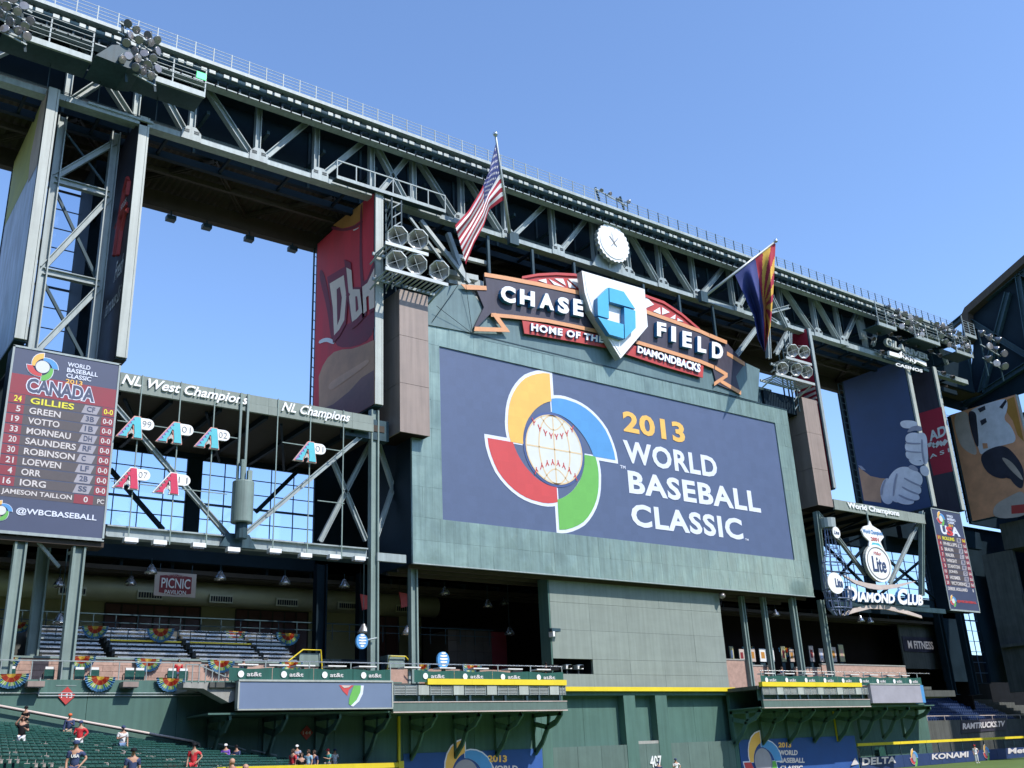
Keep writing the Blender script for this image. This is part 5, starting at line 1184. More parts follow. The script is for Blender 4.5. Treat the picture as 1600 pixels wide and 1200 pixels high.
def swoosh(up, lo, m_): a = [onY(*p, -.9) for p in up]; b = [onY(*p, -.9) for p in lo]; q = MB(); [q.prism([a[i], a[i+1], b[i+1], b[i]], (0, .2, 0), m_) for i in range(len(a)-1)]; q.build('swoosh', dc)
swoosh([(1318, 898), (1335, 906), (1355, 911), (1375, 914), (1400, 913), (1430, 908)], [(1320, 901), (1337, 912), (1357, 919), (1375, 922), (1400, 919), (1430, 909)], 'photo_pale')
swoosh([(1316, 960), (1335, 950), (1360, 945), (1385, 946), (1415, 953), (1440, 962)], [(1320, 962), (1336, 957), (1360, 951), (1385, 952), (1415, 959), (1441, 966)], 'photo_pale')
box('backing_bar', dc, 90, 104, -.6, -.4, 16.1, 16.4, 'steel_dark')
# ------------------------------------------------------------------ concourse front: brick walls, bleachers, rails
bk = thing('brick_wall', (20, 3, 7.6), 'pinkish brick parapet behind the terrace railing', 'wall')
def bricks(x0, x1, y, z0, z1):
    n = int((z1 - z0) / .32); rd = random.Random(2)
    for r in range(n):
        a = z0 + r * (z1 - z0) / n; b = z0 + (r+1) * (z1 - z0) / n; x = x0 - (r % 2) * .6
        while x < x1:
            xx0, xx1 = max(x, x0), min(x + 1.2, x1)
            if xx1 - xx0 > .05: box('block', bk, xx0 + .008, xx1 - .008, y - rd.uniform(0, .02), y + .25, a + .008, b - .008, 'brick')
            x += 1.2
    box('mortar_bed', bk, x0, x1, y + .03, y + .24, z0, z1, 'mortar'); box('coping', bk, x0, x1, y - .08, y + .3, z1, z1 + .12, 'column')
bricks(4, 24.0, 3.0, 7.58, 9.4)
MB().box(24.0, 31.3, 3.2, 3.5, 7.58, 9.35, 'brick').box(24.0, 31.3, 3.1, 3.55, 9.35, 9.45, 'column').build('low_wall', bk)
for (a, b) in ((31.5, 33.0), (38.6, 40.0)): MB().box(a, b, 4.2, 6.5, 7.56, 9.3, 'brick').box(a - .05, b + .05, 4.1, 6.6, 9.3, 10.2, 'column').build('stair_cheek', bk)
MB().box(40.2, 51.5, 4.6, 4.9, 7.58, 9.3, 'brick').build('low_wall', bk)
tn = thing('tunnel', (35.5, 8, 7.6), 'dark walkway tunnel opening between the brick stair cheeks', 'tunnel')
MB().box(33.2, 38.5, 8.5, 9.0, 7.56, 8.3, 'dark').box(33.2, 38.4, 6.6, 9.4, 9.8, 10.1, 'navy_steel').box(33.2, 33.5, 4.2, 9.4, 7.56, 9.8, 'navy_steel').box(38.1, 38.4, 4.2, 9.4, 7.56, 9.8, 'navy_steel').build('portal', tn)
# bleachers: aluminium benches on steps, four blocks
for bi, (x0, x1, lab) in enumerate(((14.4, 18.2, 'aluminium bleacher block behind the left columns'), (18.9, 23.6, 'aluminium bleacher block under the picnic duct'), (24.2, 28.6, 'long sunlit aluminium bleacher block'), (29.0, 31.2, 'narrow aluminium bleacher block beside the tunnel'))):
    bl = thing('bleacher_block', ((x0+x1)/2, 5.5, 9), lab, 'bleachers', 'aluminium bleacher blocks')
    for r in range(7):
        y = 3.9 + r * .72; z = 9.5 + r * .36
        box('step', bl, x0, x1, y, y + .70, 7.6, z - .02, 'concrete_dark')
        MB().box(x0, x1, y + .25, y + .5, z + .38, z + .41, 'aluminium').build('bench_plank', bl)
        MB().box(x0, x1, y + .02, y + .06, z + .08, z + .2, 'aluminium').build('riser_plank', bl)
    m = MB(); k = 0
    x = x0
    while x < x1: m.box(x, x + .05, 6.05, 6.1, 10.5, 11.7, 'steel_dark'); x += 1.1
    m.box(x0, x1, 6.04, 6.11, 11.65, 11.72, 'steel_dark').box(x0, x1, 6.05, 6.1, 11.1, 11.15, 'steel_dark'); m.build('handrail', bl)
    MB().box(x0, x1, 6.0, 6.04, 10.9, 11.0, 'yellow' if bi in (1, 2) else 'steel').build('warning_strip', bl)
rk = thing('rear_railing', (26, 9.2, 12), 'dark railing along the back of the bleachers', 'railing')
m = MB(); x = 8
while x < 52: m.box(x, x+.05, 9.2, 9.25, 11.8, 13.1, 'steel_dark'); x += 1.5
m.box(8, 52, 9.18, 9.27, 13.05, 13.12, 'steel_dark').box(8, 52, 9.2, 9.25, 12.5, 12.55, 'steel_dark').box(8, 33, 9.3, 9.5, 7.6, 12.1, 'concrete_dark'); m.build('bars', rk)
yh = thing('yellow_handrail', (33, 4, 9), 'yellow handrail sloping over the left stair cheek', 'handrail')
MB().tube([(27.5, 3.9, 9.15), (30.0, 3.9, 9.2), (31.6, 3.9, 10.4), (33.0, 3.9, 10.4), (33.15, 3.9, 8.9)], .05, 5, 'yellow').build('rail', yh)
yh = thing('yellow_handrail', (39, 4, 9), 'yellow handrail sloping over the right stair cheek', 'handrail')
MB().tube([(38.4, 3.9, 8.9), (38.6, 3.9, 10.1), (40.0, 3.9, 10.1), (41.2, 3.9, 8.9), (48.0, 3.9, 8.85)], .05, 5, 'yellow').build('rail', yh)
# front terrace rail on the green wall
tr2 = thing('terrace_railing', (15, .1, 7.9), 'thin steel railing along the top of the green wall at left', 'railing')
m = MB(); x = 5.0
while x < 21.9: m.box(x, x+.05, .08, .14, 7.9, 8.95, 'steel'); x += 1.62
m.box(5, 21.9, .07, .15, 8.93, 8.99, 'steel'); m.build('bars', tr2)
MB().tube([(13.6, -.08, 7.0), (23.0, -.08, 7.0)], .035, 5, 'steel').tube([(13.6, -.08, 8.0), (13.6, -.08, 7.0)], .035, 5, 'steel').tube([(5, -.08, 7.15), (23, -.08, 7.15)], .03, 5, 'steel').build('pipe', tr2)
for i, (px, n) in enumerate(((14, 'far left'), (75, 'left'), (122, 'third'), (145, 'fourth'), (200, 'fifth'), (216, 'sixth'), (266, 'seventh'), (284, 'last'))):
    p = onY(px, 1050, 1.2); X = p[0]; s = thing('bar_chair', (X, 1.2, 7.55), 'green high-backed bar chair behind the terrace railing, %s along the row' % n, 'chair', 'bar chairs on the left terrace')
    box('seat', s, X-.26, X+.26, .9, 1.3, 8.32, 8.40, 'seat_green'); box('backrest', s, X-.28, X+.28, .82, .88, 8.0, 8.55, 'seat_green'); box('cushion', s, X-.24, X+.24, .84, 1.0, 8.56, 8.70, 'white')
    for dx in (-.27, .22):
        for yy in (.92, 1.33): MB().box(X+dx, X+dx+.05, yy, yy+.05, 7.55, 8.34, 'steel_dark').build('leg', s)
# stone brackets with shadows on the wall
for i, (px, n) in enumerate(((54, 'left'), (201, 'right'))):
    p = onY(px, 1066, -.3); b = thing('ledge_light', (p[0], -.4, 7.3), 'small boxy ledge light on the green wall, %s of two' % n, 'light', 'ledge lights on the green wall'); MB().box(p[0]-.45, p[0]+.45, -.8, -.01, 7.45, 7.75, 'brown').box(p[0]-.4, p[0]+.4, -.75, -.05, 7.4, 7.449, 'lamp_glass').build('housing', b)

# bunting: pleated half rosettes
def bunting(px, py, wpx, Y, lab, near=True):
    a, b = onY(px - wpx/2, py, Y), onY(px + wpx/2, py, Y); R = (b[0]-a[0]) / 2; cx, cz = (a[0]+b[0])/2, a[2]
    t = thing('bunting', (cx, Y, cz), lab, 'bunting', 'half-round buntings along the concourse')
    m = MB(); cuts = (0, .26, .58, .84, 1.0); cm = ('bunt_yellow', 'bunt_red', 'bunt_green', 'bunt_blue'); n = 36
    for c in range(4):
        for k in range(n):
            qs = []
            for (r, kk) in ((cuts[c], k), (cuts[c], k+1), (cuts[c+1], k+1), (cuts[c+1], k)):
                th = PI * kk / n; rr = r * R * (1 + (.03 if c == 3 and kk % 4 < 2 and r == 1 else 0)); d = .10 * r * (1 if kk % 2 else -1)
                qs.append((cx - rr * math.cos(th), Y - .12 + d, cz - rr * math.sin(th) * .92))
            mm = cm[c]
            if c == 2: mm = ('bunt_green', 'bunt_pale', 'bunt_green', 'bunt_blue')[(k // 2) % 4]
            if c == 1 and (k // 2) % 5 == 1: mm = 'bunt_orange'
            if c == 0: mm = 'bunt_yellow'

            m.quad(qs, mm)
    m.build('cloth', t); t.rotation_euler.y = random.uniform(-.05, .05); t.scale = (1, 1, random.uniform(.92, 1.08))
for i, (px, py, w_, Y, l) in enumerate([(17, 1053, 56, -.1, 'bunting low on the green wall at the left photo edge'), (156, 1057, 48, -.1, 'bunting low on the green wall beneath the thick column'), (266, 1060, 44, -.1, 'bunting low on the green wall next to the stairs'),
    (10, 1026, 44, 2.9, 'bunting on the brick parapet at the left photo edge'), (127, 1025, 44, 2.9, 'bunting on the brick parapet right of the thick column'), (231, 1029, 42, 2.9, 'bunting on the brick parapet left of the red-clad fan'), (345, 1031, 42, 3.0, 'bunting on the low wall above the ribbon screen'), (454, 1034, 36, 3.1, 'crooked bunting on the low wall before the tunnel'),
    (29, 972, 38, 6, 'bunting on the upper rail at far left'), (148, 978, 41, 6, 'bunting on the upper bleacher rail right of the thick column'), (250, 982, 42, 6, 'bunting on the upper bleacher rail below the picnic sign'), (367, 986, 36, 9.1, 'shaded bunting on the rear railing, left one'), (449, 989, 36, 9.1, 'shaded bunting on the rear railing, right one'),
    (658, 1038, 26, 4.5, 'small bunting beside the corner column under the scoreboard'), (736, 1038, 30, 4.5, 'bunting on the low brick wall under the scoreboard'),
    (1167, 1010, 18, 5, 'small bunting right of the grey-green screen'), (1225, 1012, 20, 5, 'small bunting between the right concourse columns')]):
    bunting(px, py, w_, Y, l)
# picnic sign
p0, p1 = onY(243, 893, 11), onY(305, 934, 11)
ps = thing('picnic_sign', ((p0[0]+p1[0])/2, 11, p1[2]), 'cream and maroon hanging sign reading PICNIC PAVILION', 'sign')
box('board', ps, p0[0], p1[0], 11.0, 11.12, p1[2], p0[2], 'photo_pale')
a, b, zc, h = p0[0] + .35, p1[0] - .35, (p0[2]+p1[2])/2, (p0[2]-p1[2])/2 - .12
MB().plate([(a, zc-h+.14), ((a+b)/2, zc-h), (b, zc-h+.14), (b, zc+h-.14), ((a+b)/2, zc+h), (a, zc+h-.14)], 10.97, .03, 'maroon').build('shield', ps)
line(ps, 'PICNIC', a + .12, b - .12, zc-.28, zc+.45, 10.94, 'white', .02, .01); line(ps, 'PAVILION', a + .4, b - .4, zc-.72, zc-.42, 10.94, 'white', .02, .01); line(ps, 'ALL-YOU-CAN-EAT', a+.5, b-.5, zc+.60, zc+.78, 10.94, 'photo_pale', .02, .0)
MB().tube([(a, 11.05, p0[2]), (a, 11.05, 17.2)], .04, 5, 'steel_dark').tube([(b, 11.05, p0[2]), (b, 11.05, 17.2)], .04, 5, 'steel_dark').build('hanger', ps)
# domed pendant lamps in the hall
DL = [(120, 889, 9), (236, 894, 9), (92, 915, 13), (204, 912, 13), (344, 904, 9), (445, 911, 9), (538, 916, 9), (93, 972, 7), (568, 987, 3.5), (637, 989, 3.5), (695, 927, 9), (762, 947, 9), (788, 943, 14), (796, 990, 8), (1252, 930, 8), (1212, 961, 6), (1345, 970, 6), (1360, 972, 9)]
_cnt = {}
_on = ['first', 'second', 'third', 'fourth', 'fifth', 'sixth']
for i, (px, py, Y) in enumerate(DL):
    _k = 'l' if px < 240 else 'm' if px < 700 else 'u' if px < 1000 else 'r'; _cnt[_k] = _cnt.get(_k, -1) + 1
    p = onY(px, py, Y); l = thing('pendant_lamp', p, 'domed pendant lamp in the concourse' + (' left of the picnic sign' if px < 240 else ' between picnic sign and scoreboard' if px < 700 else ' under the scoreboard' if px < 1000 else ' on the right side') + ', %s of its row' % _on[_cnt[_k]], 'lamp', 'domed pendant lamps %s' % ('left' if px < 240 else 'middle' if px < 700 else 'under the board' if px < 1000 else 'right'))
    MB().lathe(p, [(.12, .55), (.2, .4), (.42, .05), (.45, -.1), (.40, -.1), (.34, .1)], (0, 0, 1), 14, 'aluminium').build('shade', l, smooth=True)
    MB().tube([p + Vector((0, 0, .5)), Vector((p.x, p.y, max(p.z + 1.0, 17.0)))], .03, 4, 'steel_dark').build('cord', l)
# phone-company globes
for i, (px, py, Y, r, lab) in enumerate([(566, 1002, -.2, .45, 'striped blue and white globe sign bracketed to the tall cage column'), (693, 1031, -3.0, .48, 'striped blue and white globe sign standing over the balcony')]):
    p = onY(px, py, Y); g = thing('globe_sign', p, lab, 'sign', 'striped globe signs')
    MB().plate([(p[0] + r*math.cos(q*PI/12), p[2] + r*1.15*math.sin(q*PI/12)) for q in range(24)], Y, .2, 'screen_sky').build('disc', g)
    m = MB()
    for k, (zz, w0) in enumerate(((.75, .35), (.42, .56), (.05, .64), (-.32, .55), (-.68, .3))): m.plate([(p[0]-r*w0, p[2]+r*zz*1.15), (p[0], p[2]+r*(zz-.09)*1.15), (p[0]+r*w0*1.1, p[2]+r*zz*1.15), (p[0]+r*w0, p[2]+r*(zz+.17)*1.15), (p[0]-r*w0*.9, p[2]+r*(zz+.15)*1.15)], Y - .02, .019, 'letter_white')
    m.build('stripe', g); MB().tube([(p[0], Y+.1, p[2]), (p[0]+1.3 if i == 0 else p[0], Y+.3, p[2]+.3 if i == 0 else p[2]-1.2)], .06, 5, 'steel').build('arm', g)
for (px, py, n) in ((563, 928, 'left'), (624, 925, 'right')):
    p = onY(px, py, 5); t = thing('red_pennant', p, 'small red hanging pennant beside the scoreboard column, %s one' % n, 'pennant', 'red pennants'); MB().prism([p, p + Vector((1.1, 0, -.15)), p + Vector((1.0, 0, -1.0)), p + Vector((.2, 0, -1.2))], (0, .08, 0), 'sign_red').build('cloth', t); MB().tube([p, Vector((p.x, p.y, 17))], .02, 4, 'black').build('cord', t)

# ------------------------------------------------------------------ balconies over the field (front Y = -4)
YB = -4.0
def balcony(lab, x0, x1, rx0, rx1, gx0, gx1, ylx0, ylx1):
    b = thing('balcony', ((x0+x1)/2, -2, 5.6), lab, 'balcony', 'balconies over the outfield wall')
    box('floor_slab', b, x0, x1, YB + .3, 1.34, 7.2, 7.5, 'concrete_dark')
    box('fascia', b, gx0, gx1, YB + .02, YB + .25, 5.72, 6.25, 'pad_green'); box('bottom_lip', b, gx0, gx1, YB - .03, YB + .3, 5.62, 5.70, 'photo_pale'); box('mid_rail', b, gx0, gx1, YB - .02, YB + .1, 6.26, 6.32, 'photo_pale')
    box('soffit', b, x0, x1, YB + .31, -.02, 5.66, 5.76, 'wall_green')
    m = MB(); x = gx0; k = 0
    while x < gx1 - .2: m.box(x, x + .16, YB + .03, YB + .2, 6.33, 6.72, 'steel_dark'); x += (1.9, 1.1)[k % 2]; k += 1
    m.build('post', b); box('back_panel', b, gx0, gx1, YB + .5, YB + .6, 6.3, 7.2, 'wall_green')
    k = 0; x = gx0
    while x < gx1 - .4:                                          # grilles between small cream boxes
        w2 = 1.9; xe = min(x + w2, gx1); m = MB()
        for q in range(6): m.box(x + .05, xe - .05, YB + .02, YB + .06, 6.76 + q*.1, 6.81 + q*.1, 'steel_bright')
        for q in range(3): xx = lerp(x + .08, xe - .12, q/2); m.box(xx, xx + .04, YB - .01, YB + .018, 6.72, 7.36, 'steel')
        m.build('grille', b); box('grille_frame', b, x, xe, YB + .07, YB + .12, 6.7, 7.38, 'steel_dark'); x = xe
        if x < gx1 - 1: box('cover_box', b, x + .02, x + .85, YB - .03, YB + .12, 6.74, 7.36, 'panel_cream'); x += .88
    x = ylx0
    while x < ylx1 - .1: xe = min(x + 3.6, ylx1); box('yellow_pad', b, x + .005, xe - .005, YB - .1, YB + .3, 7.40, 7.78, 'yellow'); x = xe
    box('table_rail', b, x0 + .3, x1 - .2, YB + .05, YB + .12, 8.72, 8.78, 'aluminium'); m = MB(); x = x0 + .4
    while x < x1: m.box(x, x+.06, YB + .05, YB + .11, 7.5, 8.72, 'steel'); x += 2.9
    m.build('rail_post', b)
    return b
xL0, xL1 = 22.2, 49.0
bL = balcony('left balcony with yellow pads, steel grilles and carrier banners', xL0, xL1, 0, 0, 34.4, 49.0, 37.0, 49.0)
bR = balcony('right balcony with yellow pads, steel grilles and carrier banners', 70.4, 96.5, 0, 0, 70.6, 85.6, 70.6, 84.6)
def net(par, x0, x1, y, txts):
    n = max(1, int((x1-x0)/2.6))
    for i in range(n):
        a, b_ = lerp(x0, x1, i/n), lerp(x0, x1, (i+1)/n); s = MB().grid(lambda u, v: (a + .02 + (b_-a-.04)*u, y + .03*math.sin(u*18), 7.56 + .74*v + (.04*math.cos(u*PI*2) if v > .5 else 0)), 14, 1, lambda u, v: 'banner_green').build('banner', par)
        mm = MB(); text(mm, 'at&t', rect(lerp(a, b_, .40), lerp(a, b_, .74), 7.82, 8.07, y - .05), .03, 'screen_text', bold=.02); c_ = lerp(a, b_, .27)
        mm.plate([(c_ + .19*math.cos(q*PI/6), 7.95 + .2*math.sin(q*PI/6)) for q in range(12)], y - .07, .03, 'letter_white'); mm.build('carrier_mark', s)
net(bL, 23.2, 34.2, YB + .0, 0); net(bL, 36.0, 48.8, YB + .02, 0); net(bR, 70.6, 94.5, YB + .02, 0)
random.seed(11)
ORD = ['first', 'second', 'third', 'fourth', 'fifth', 'sixth', 'seventh', 'eighth', 'ninth', 'tenth', 'eleventh']
def tables(xs_, where):
    for i, X in enumerate(xs_):
        t = thing('high_table', (X, -2.6, 7.5), 'white high table on the %s balcony, %s from its left end' % (where, ORD[i]), 'table', 'white high tables on the %s balcony' % where)
        box('tabletop', t, X-.65, X+.65, -3.5, -2.6, 8.52, 8.6, 'white'); box('leg', t, X-.08, X+.08, -3.1, -2.95, 7.5, 8.51, 'steel')
tables([24.6, 26.6, 28.4, 30.6, 32.8, 36.2, 39.0, 41.8, 44.8, 47.4], 'left'); tables([72.5, 75.2, 78.0, 80.8, 84.6, 87.6, 90.4, 92.8], 'right')
# ribbon screens
rbL = thing('ribbon_screen', (29.1, YB, 5.9), 'long ribbon screen on the left balcony showing blue with a green logo slice', 'screen')
xa, xb = onY(374, 1085, YB - .2)[0], onY(612, 1085, YB - .2)[0]
MB().box(xa, xb, YB - .2, YB + .28, 5.95, 7.5, 'ribbon_blue').build('display', rbL)
MB().box(xa - .08, xb + .08, YB - .26, YB + .3, 7.51, 7.62, 'panel_cream').box(xa - .08, xb + .08, YB - .24, YB + .2, 5.86, 5.94, 'panel_cream').box(xb + .005, xb + .1, YB - .24, YB + .2, 5.95, 7.5, 'panel_cream').box(xa - .1, xa - .005, YB - .24, YB + .2, 5.95, 7.5, 'panel_cream').build('frame', rbL)
yy = YB - .22
MB().quad([onY(*p, yy) for p in ((530, 1070.5), (536, 1080), (543, 1087), (545, 1078), (553, 1071))][::-1], 'screen_red').build('logo_slice', rbL)
MB().quad([onY(*p, yy - .01) for p in ((553, 1071), (546, 1090), (545, 1100), (550, 1103), (560, 1094), (566, 1082), (567, 1071))], 'screen_green').build('logo_slice', rbL)
MB().quad([onY(*p, yy - .02) for p in ((564, 1071), (563, 1082), (557, 1094), (548, 1103), (552, 1104), (561, 1096), (567, 1084), (568.5, 1071))], 'screen_white').build('logo_slice', rbL)
MB().quad([onY(*p, yy - .02) for p in ((533, 1071), (538, 1075), (545, 1074), (549, 1071))], 'photo_pale').build('logo_slice', rbL)
rbR = thing('ribbon_screen', (90, YB, 5.9), 'short ribbon screen on the right balcony, bright with a curved blue end', 'screen')
xa, xb, xc = onY(1362, 1085, YB - .2)[0], onY(1440, 1085, YB - .2)[0], onY(1457, 1085, YB - .2)[0]
MB().box(xa, xb, YB - .2, YB + .28, 5.95, 7.6, 'screen_pale').build('display', rbR)
m = MB()
for i in range(8):
    a0, a1 = i/8*PI/2, (i+1)/8*PI/2; m.quad([(xb + (xc-xb)*math.sin(a0), YB - .2 + 2*(1-math.cos(a0)), 5.95), (xb + (xc-xb)*math.sin(a1), YB - .2 + 2*(1-math.cos(a1)), 5.95), (xb + (xc-xb)*math.sin(a1), YB - .2 + 2*(1-math.cos(a1)), 7.6), (xb + (xc-xb)*math.sin(a0), YB - .2 + 2*(1-math.cos(a0)), 7.6)], 'screen_sky')
m.build('curved_end', rbR); MB().box(xa - .1, xb, YB - .26, YB + .3, 7.61, 7.72, 'panel_cream').build('frame', rbR)
# knee brackets under the balconies
def bracket(par, X):
    m = MB(); t = .14
    def b(y0, z0, y1, z1, w): m.bar((X, y0, z0), (X, y1, z1), t, w, 'wall_green', up=(0, 0, 1) if abs(y1-y0) > abs(z1-z0) else (0, 1, 0))
    b(YB + .4, 5.5, -.02, 5.5, .3); b(-.15, 5.6, -.15, 2.9, .3); b(YB + .5, 5.5, YB + 1.2, 4.9, .35); b(YB + 1.2, 4.9, YB + 2.2, 4.6, .4); b(YB + 2.2, 4.6, YB + 2.9, 3.6, .35); b(YB + 2.9, 3.6, -.1, 2.8, .35)
    b(YB + 2.2, 4.6, -.2, 4.9, .35); b(YB + 2.0, 5.5, YB + 2.1, 4.7, .3)
    m.build('knee_bracket', par)
for i in range(8): bracket(bL, 23.6 + i * 3.6)
for i in range(8): bracket(bR, 70.7 + i * 3.6)
# stairs dropping at the left end of the left balcony
st = thing('balcony_stair', (22.5, -2.5, 6), 'short steel stair with railing between the brick terrace and the ribbon screen', 'stair')
MB().prism([(20.7, YB + .5, 7.5), (24.0, YB + .5, 7.5), (24.0, YB + .5, 6.5), (23.5, YB + .5, 6.35), (21.9, YB + .5, 7.15), (20.7, YB + .5, 7.2)], (0, 1.2, 0), 'concrete').build('stringer', st)
m = MB()
for i in range(9): xx = 20.75 + i * .40; z = 7.5 if i < 3 else 7.5 - (i-3)*.16; m.box(xx, xx+.05, YB + .45, YB + .5, z, z + 1.0, 'steel')
m.bar((20.75, YB + .47, 8.5), (21.9, YB + .47, 8.5), .06, .06, 'steel').bar((21.5, YB + .47, 8.5), (24.0, YB + .47, 7.5), .06, .06, 'steel'); m.build('handrail', st)
box('landing', st, 21.4, 22.18, YB + 1.8, 1.3, 7.1, 7.5, 'concrete')

# ------------------------------------------------------------------ section diamonds, foul-line posts, field-level banners
def diamond(px, py, r, s, lab, c='sign_red'):
    p = onY(px, py, -.05); d = thing('section_sign', p, lab, 'sign', 'red section signs'); MB().plate([(p[0]-r, p[2]), (p[0], p[2]-r), (p[0]+r, p[2]), (p[0], p[2]+r)], -.08, .06, c).build('plate', d)
    mm = MB(); text(mm, s, rect(p[0]-r*.6, p[0]+r*.6, p[2]-r*.25, p[2]+r*.25, -.085), .01, 'letter_white', bold=.0, sp=1.2); mm.build('number', d)
diamond(104, 1087, .5, '143', 'red diamond section sign 143 on the green wall'); diamond(479, 1145, .45, '144', 'red diamond section sign 144 in the balcony shade')
yp = thing('yellow_post', (37.05, -.2, 1.5), 'thin yellow post on the wall below the ribbon screen corner', 'post'); box('post', yp, 36.98, 37.14, -.2, -.03, 2.7, 5.6, 'yellow'); box('foot', yp, 36.95, 37.35, -.3, -.03, 1.2, 2.69, 'yellow')
a, b = onY(1300, 1105, -.1), onY(1309, 1158, -.1)
yp = thing('yellow_post', (a[0], -.2, 2.7), 'thin yellow post on the wall below the right balcony', 'post'); MB().bar((b[0], -.12, a[2]), (b[0], -.12, b[2]), .16, .16, 'yellow').build('post', yp)
bn = thing('field_banner', (43, -.05, 0), 'blue field-level banner with pinwheel logo and classic lettering, left one', 'banner', 'blue field-level banners')
MB().box(37.45, 49.5, -.06, -.01, .02, 3.15, 'pad_blue').build('sheet', bn)
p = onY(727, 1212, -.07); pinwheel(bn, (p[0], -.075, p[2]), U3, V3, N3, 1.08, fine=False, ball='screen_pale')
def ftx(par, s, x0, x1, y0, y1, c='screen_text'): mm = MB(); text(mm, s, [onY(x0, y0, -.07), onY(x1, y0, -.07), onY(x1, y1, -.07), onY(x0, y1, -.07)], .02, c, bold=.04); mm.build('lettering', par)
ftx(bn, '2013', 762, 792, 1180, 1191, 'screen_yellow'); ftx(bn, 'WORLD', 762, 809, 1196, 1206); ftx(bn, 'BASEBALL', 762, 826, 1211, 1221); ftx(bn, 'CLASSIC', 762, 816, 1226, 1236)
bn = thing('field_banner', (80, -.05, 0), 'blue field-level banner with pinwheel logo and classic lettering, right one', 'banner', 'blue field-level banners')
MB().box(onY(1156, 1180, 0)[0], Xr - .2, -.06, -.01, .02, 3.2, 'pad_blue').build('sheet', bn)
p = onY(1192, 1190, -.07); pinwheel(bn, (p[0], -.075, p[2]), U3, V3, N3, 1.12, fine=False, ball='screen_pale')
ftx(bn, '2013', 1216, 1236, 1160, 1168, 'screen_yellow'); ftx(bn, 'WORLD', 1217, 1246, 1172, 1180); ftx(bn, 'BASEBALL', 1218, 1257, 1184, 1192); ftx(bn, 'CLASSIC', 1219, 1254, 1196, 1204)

# ------------------------------------------------------------------ left bleacher seats
TH = math.radians(49); UU = Vector((math.cos(TH), math.sin(TH), 0)); WW = Vector((-math.sin(TH), math.cos(TH), 0)); FP = Vector((37, 0, 0))
def zfl(d): return 1.15 + .195 * d
fe = thing('left_field_fence', (33, -5, 0), 'green field fence with yellow cap in front of the left seats', 'fence')
A, B = FP + Vector((-.05, -.1, 0)), FP - UU * 34
MB().bar(A + Vector((0, 0, 2.45)), B + Vector((0, 0, 2.45)), .22, .3, 'yellow', up=(0, 0, 1)).build('cap', fe); MB().bar(A + Vector((0, 0, 1.15)), B + Vector((0, 0, 1.15)), .12, 2.28, 'wall_green', up=(0, 0, 1)).build('boards', fe)
SM = MB(); SM.box(-.22, .22, .10, .14, .42, .88, None); SM = MB()
SM.box(-.225, .225, .13, .17, .40, .84, 'seat_green').prism([(-.225, .10, .84), (.225, .10, .84), (.19, .13, .92), (-.19, .13, .92)], (0, .05, 0), 'seat_green').box(.225, .275, -.2, .10, .60, .64, 'seat_green').box(.215, .275, -.24, -.17, .57, .67, 'photo_pale').box(-.19, .19, -.005, -.001, .70, .715, 'photo_pale').box(-.215, .215, .00, .125, .34, .72, 'seat_green').box(-.24, -.235, -.05, .15, .2, .6, 'steel_dark').box(-.03, .03, .1, .2, 0, .4, 'steel_dark')  # pale arm plate and pan strip stand in for glints
seat_me = SM.mesh('stadium_chair'); seat_me2 = seat_me.copy(); seat_me2.materials.clear(); seat_me2.materials.append(MATS['seat_blue']); seat_me2.materials.append(MATS['steel_dark']); seat_me2.materials.append(MATS['photo_tan'])
seats = []; terr = MB()
rot = math.atan2(WW.y, WW.x) - PI/2
for k in range(25):
    d = .7 + .86 * k; base = FP + WW * d; s0 = (base.y + .45) / UU.y; z = zfl(d)
    a_ = base - UU * s0; b_ = base - UU * (s0 + 32); terr.bar(a_ + Vector((0, 0, z/2)), b_ + Vector((0, 0, z/2)), .86, z, 'concrete_dark', up=(0, 0, 1))
    for i in range(58):
        if i % 17 == 16 or (i + k*2) % 41 == 5: continue
        p = base - UU * (s0 + .35 + i * .54); p.z = z; q = proj(p + Vector((0, 0, .9)))
        if -15 < q[0] < 1600 and q[1] < 1206: seats.append((q[2], p.copy()))
struct(terr.build('seating_terrace', loc=(20, -10, 0)))
seats.sort(key=lambda s: s[0]); random.seed(5)
for dd, p in seats[:300]:
    o = bpy.data.objects.new('stadium_chair', seat_me); COL.objects.link(o); o.location = p; o.rotation_euler = (0, 0, rot + random.uniform(-.03, .03))
    tag(o, 'empty green folding stadium seat in the left field bleachers', 'chair', 'green folding seats in the left bleachers')
if len(seats) > 300:
    R3 = Matrix.Rotation(rot, 3, 'Z'); m = MB()
    for dd, p in seats[300:]:
        i0 = len(m.v); m.v += [tuple(R3 @ v.co + p) for v in seat_me.vertices]
        for f in seat_me.polygons: m.f.append(tuple(i0 + q for q in f.vertices)); m.m.append(m.slot(('seat_green', 'steel_dark', 'photo_pale')[f.material_index]))
    o = m.build('stadium_seats', loc=(20, -10, 0)); tag(o, 'further rows of empty green folding seats by the wall', 'seats', 'green folding seats in the left bleachers', 'stuff')
print('seats', len(seats))
rl = thing('bleacher_handrail', (17, -.3, 4), 'long pale handrail sloping down along the green wall above the seats', 'handrail')
MB().tube([onY(-30, 1097, -.35), onY(0, 1103, -.35), onY(150, 1131, -.35), onY(300, 1158, -.35), onY(311, 1162, -.35), onY(312, 1180, -.35)], .07, 8, 'photo_pale').tube([onY(-30, 1100, -.3), onY(300, 1161, -.3)], .035, 6, 'steel_dark').build('rail', rl, smooth=True)
for pts in ([(331, 1180), (331, 1168), (336, 1161), (372, 1168), (384, 1172)], [(393, 1172), (432, 1180), (434, 1190)]):
    r_ = thing('bleacher_handrail', onY(*pts[0], -.5), 'short looped handrail in the shade near the %s' % ('purple jacket fan' if pts[0][0] < 350 else 'group of fans'), 'handrail'); MB().tube([onY(*p, -.5) for p in pts], .04, 6, 'steel').build('rail', r_)

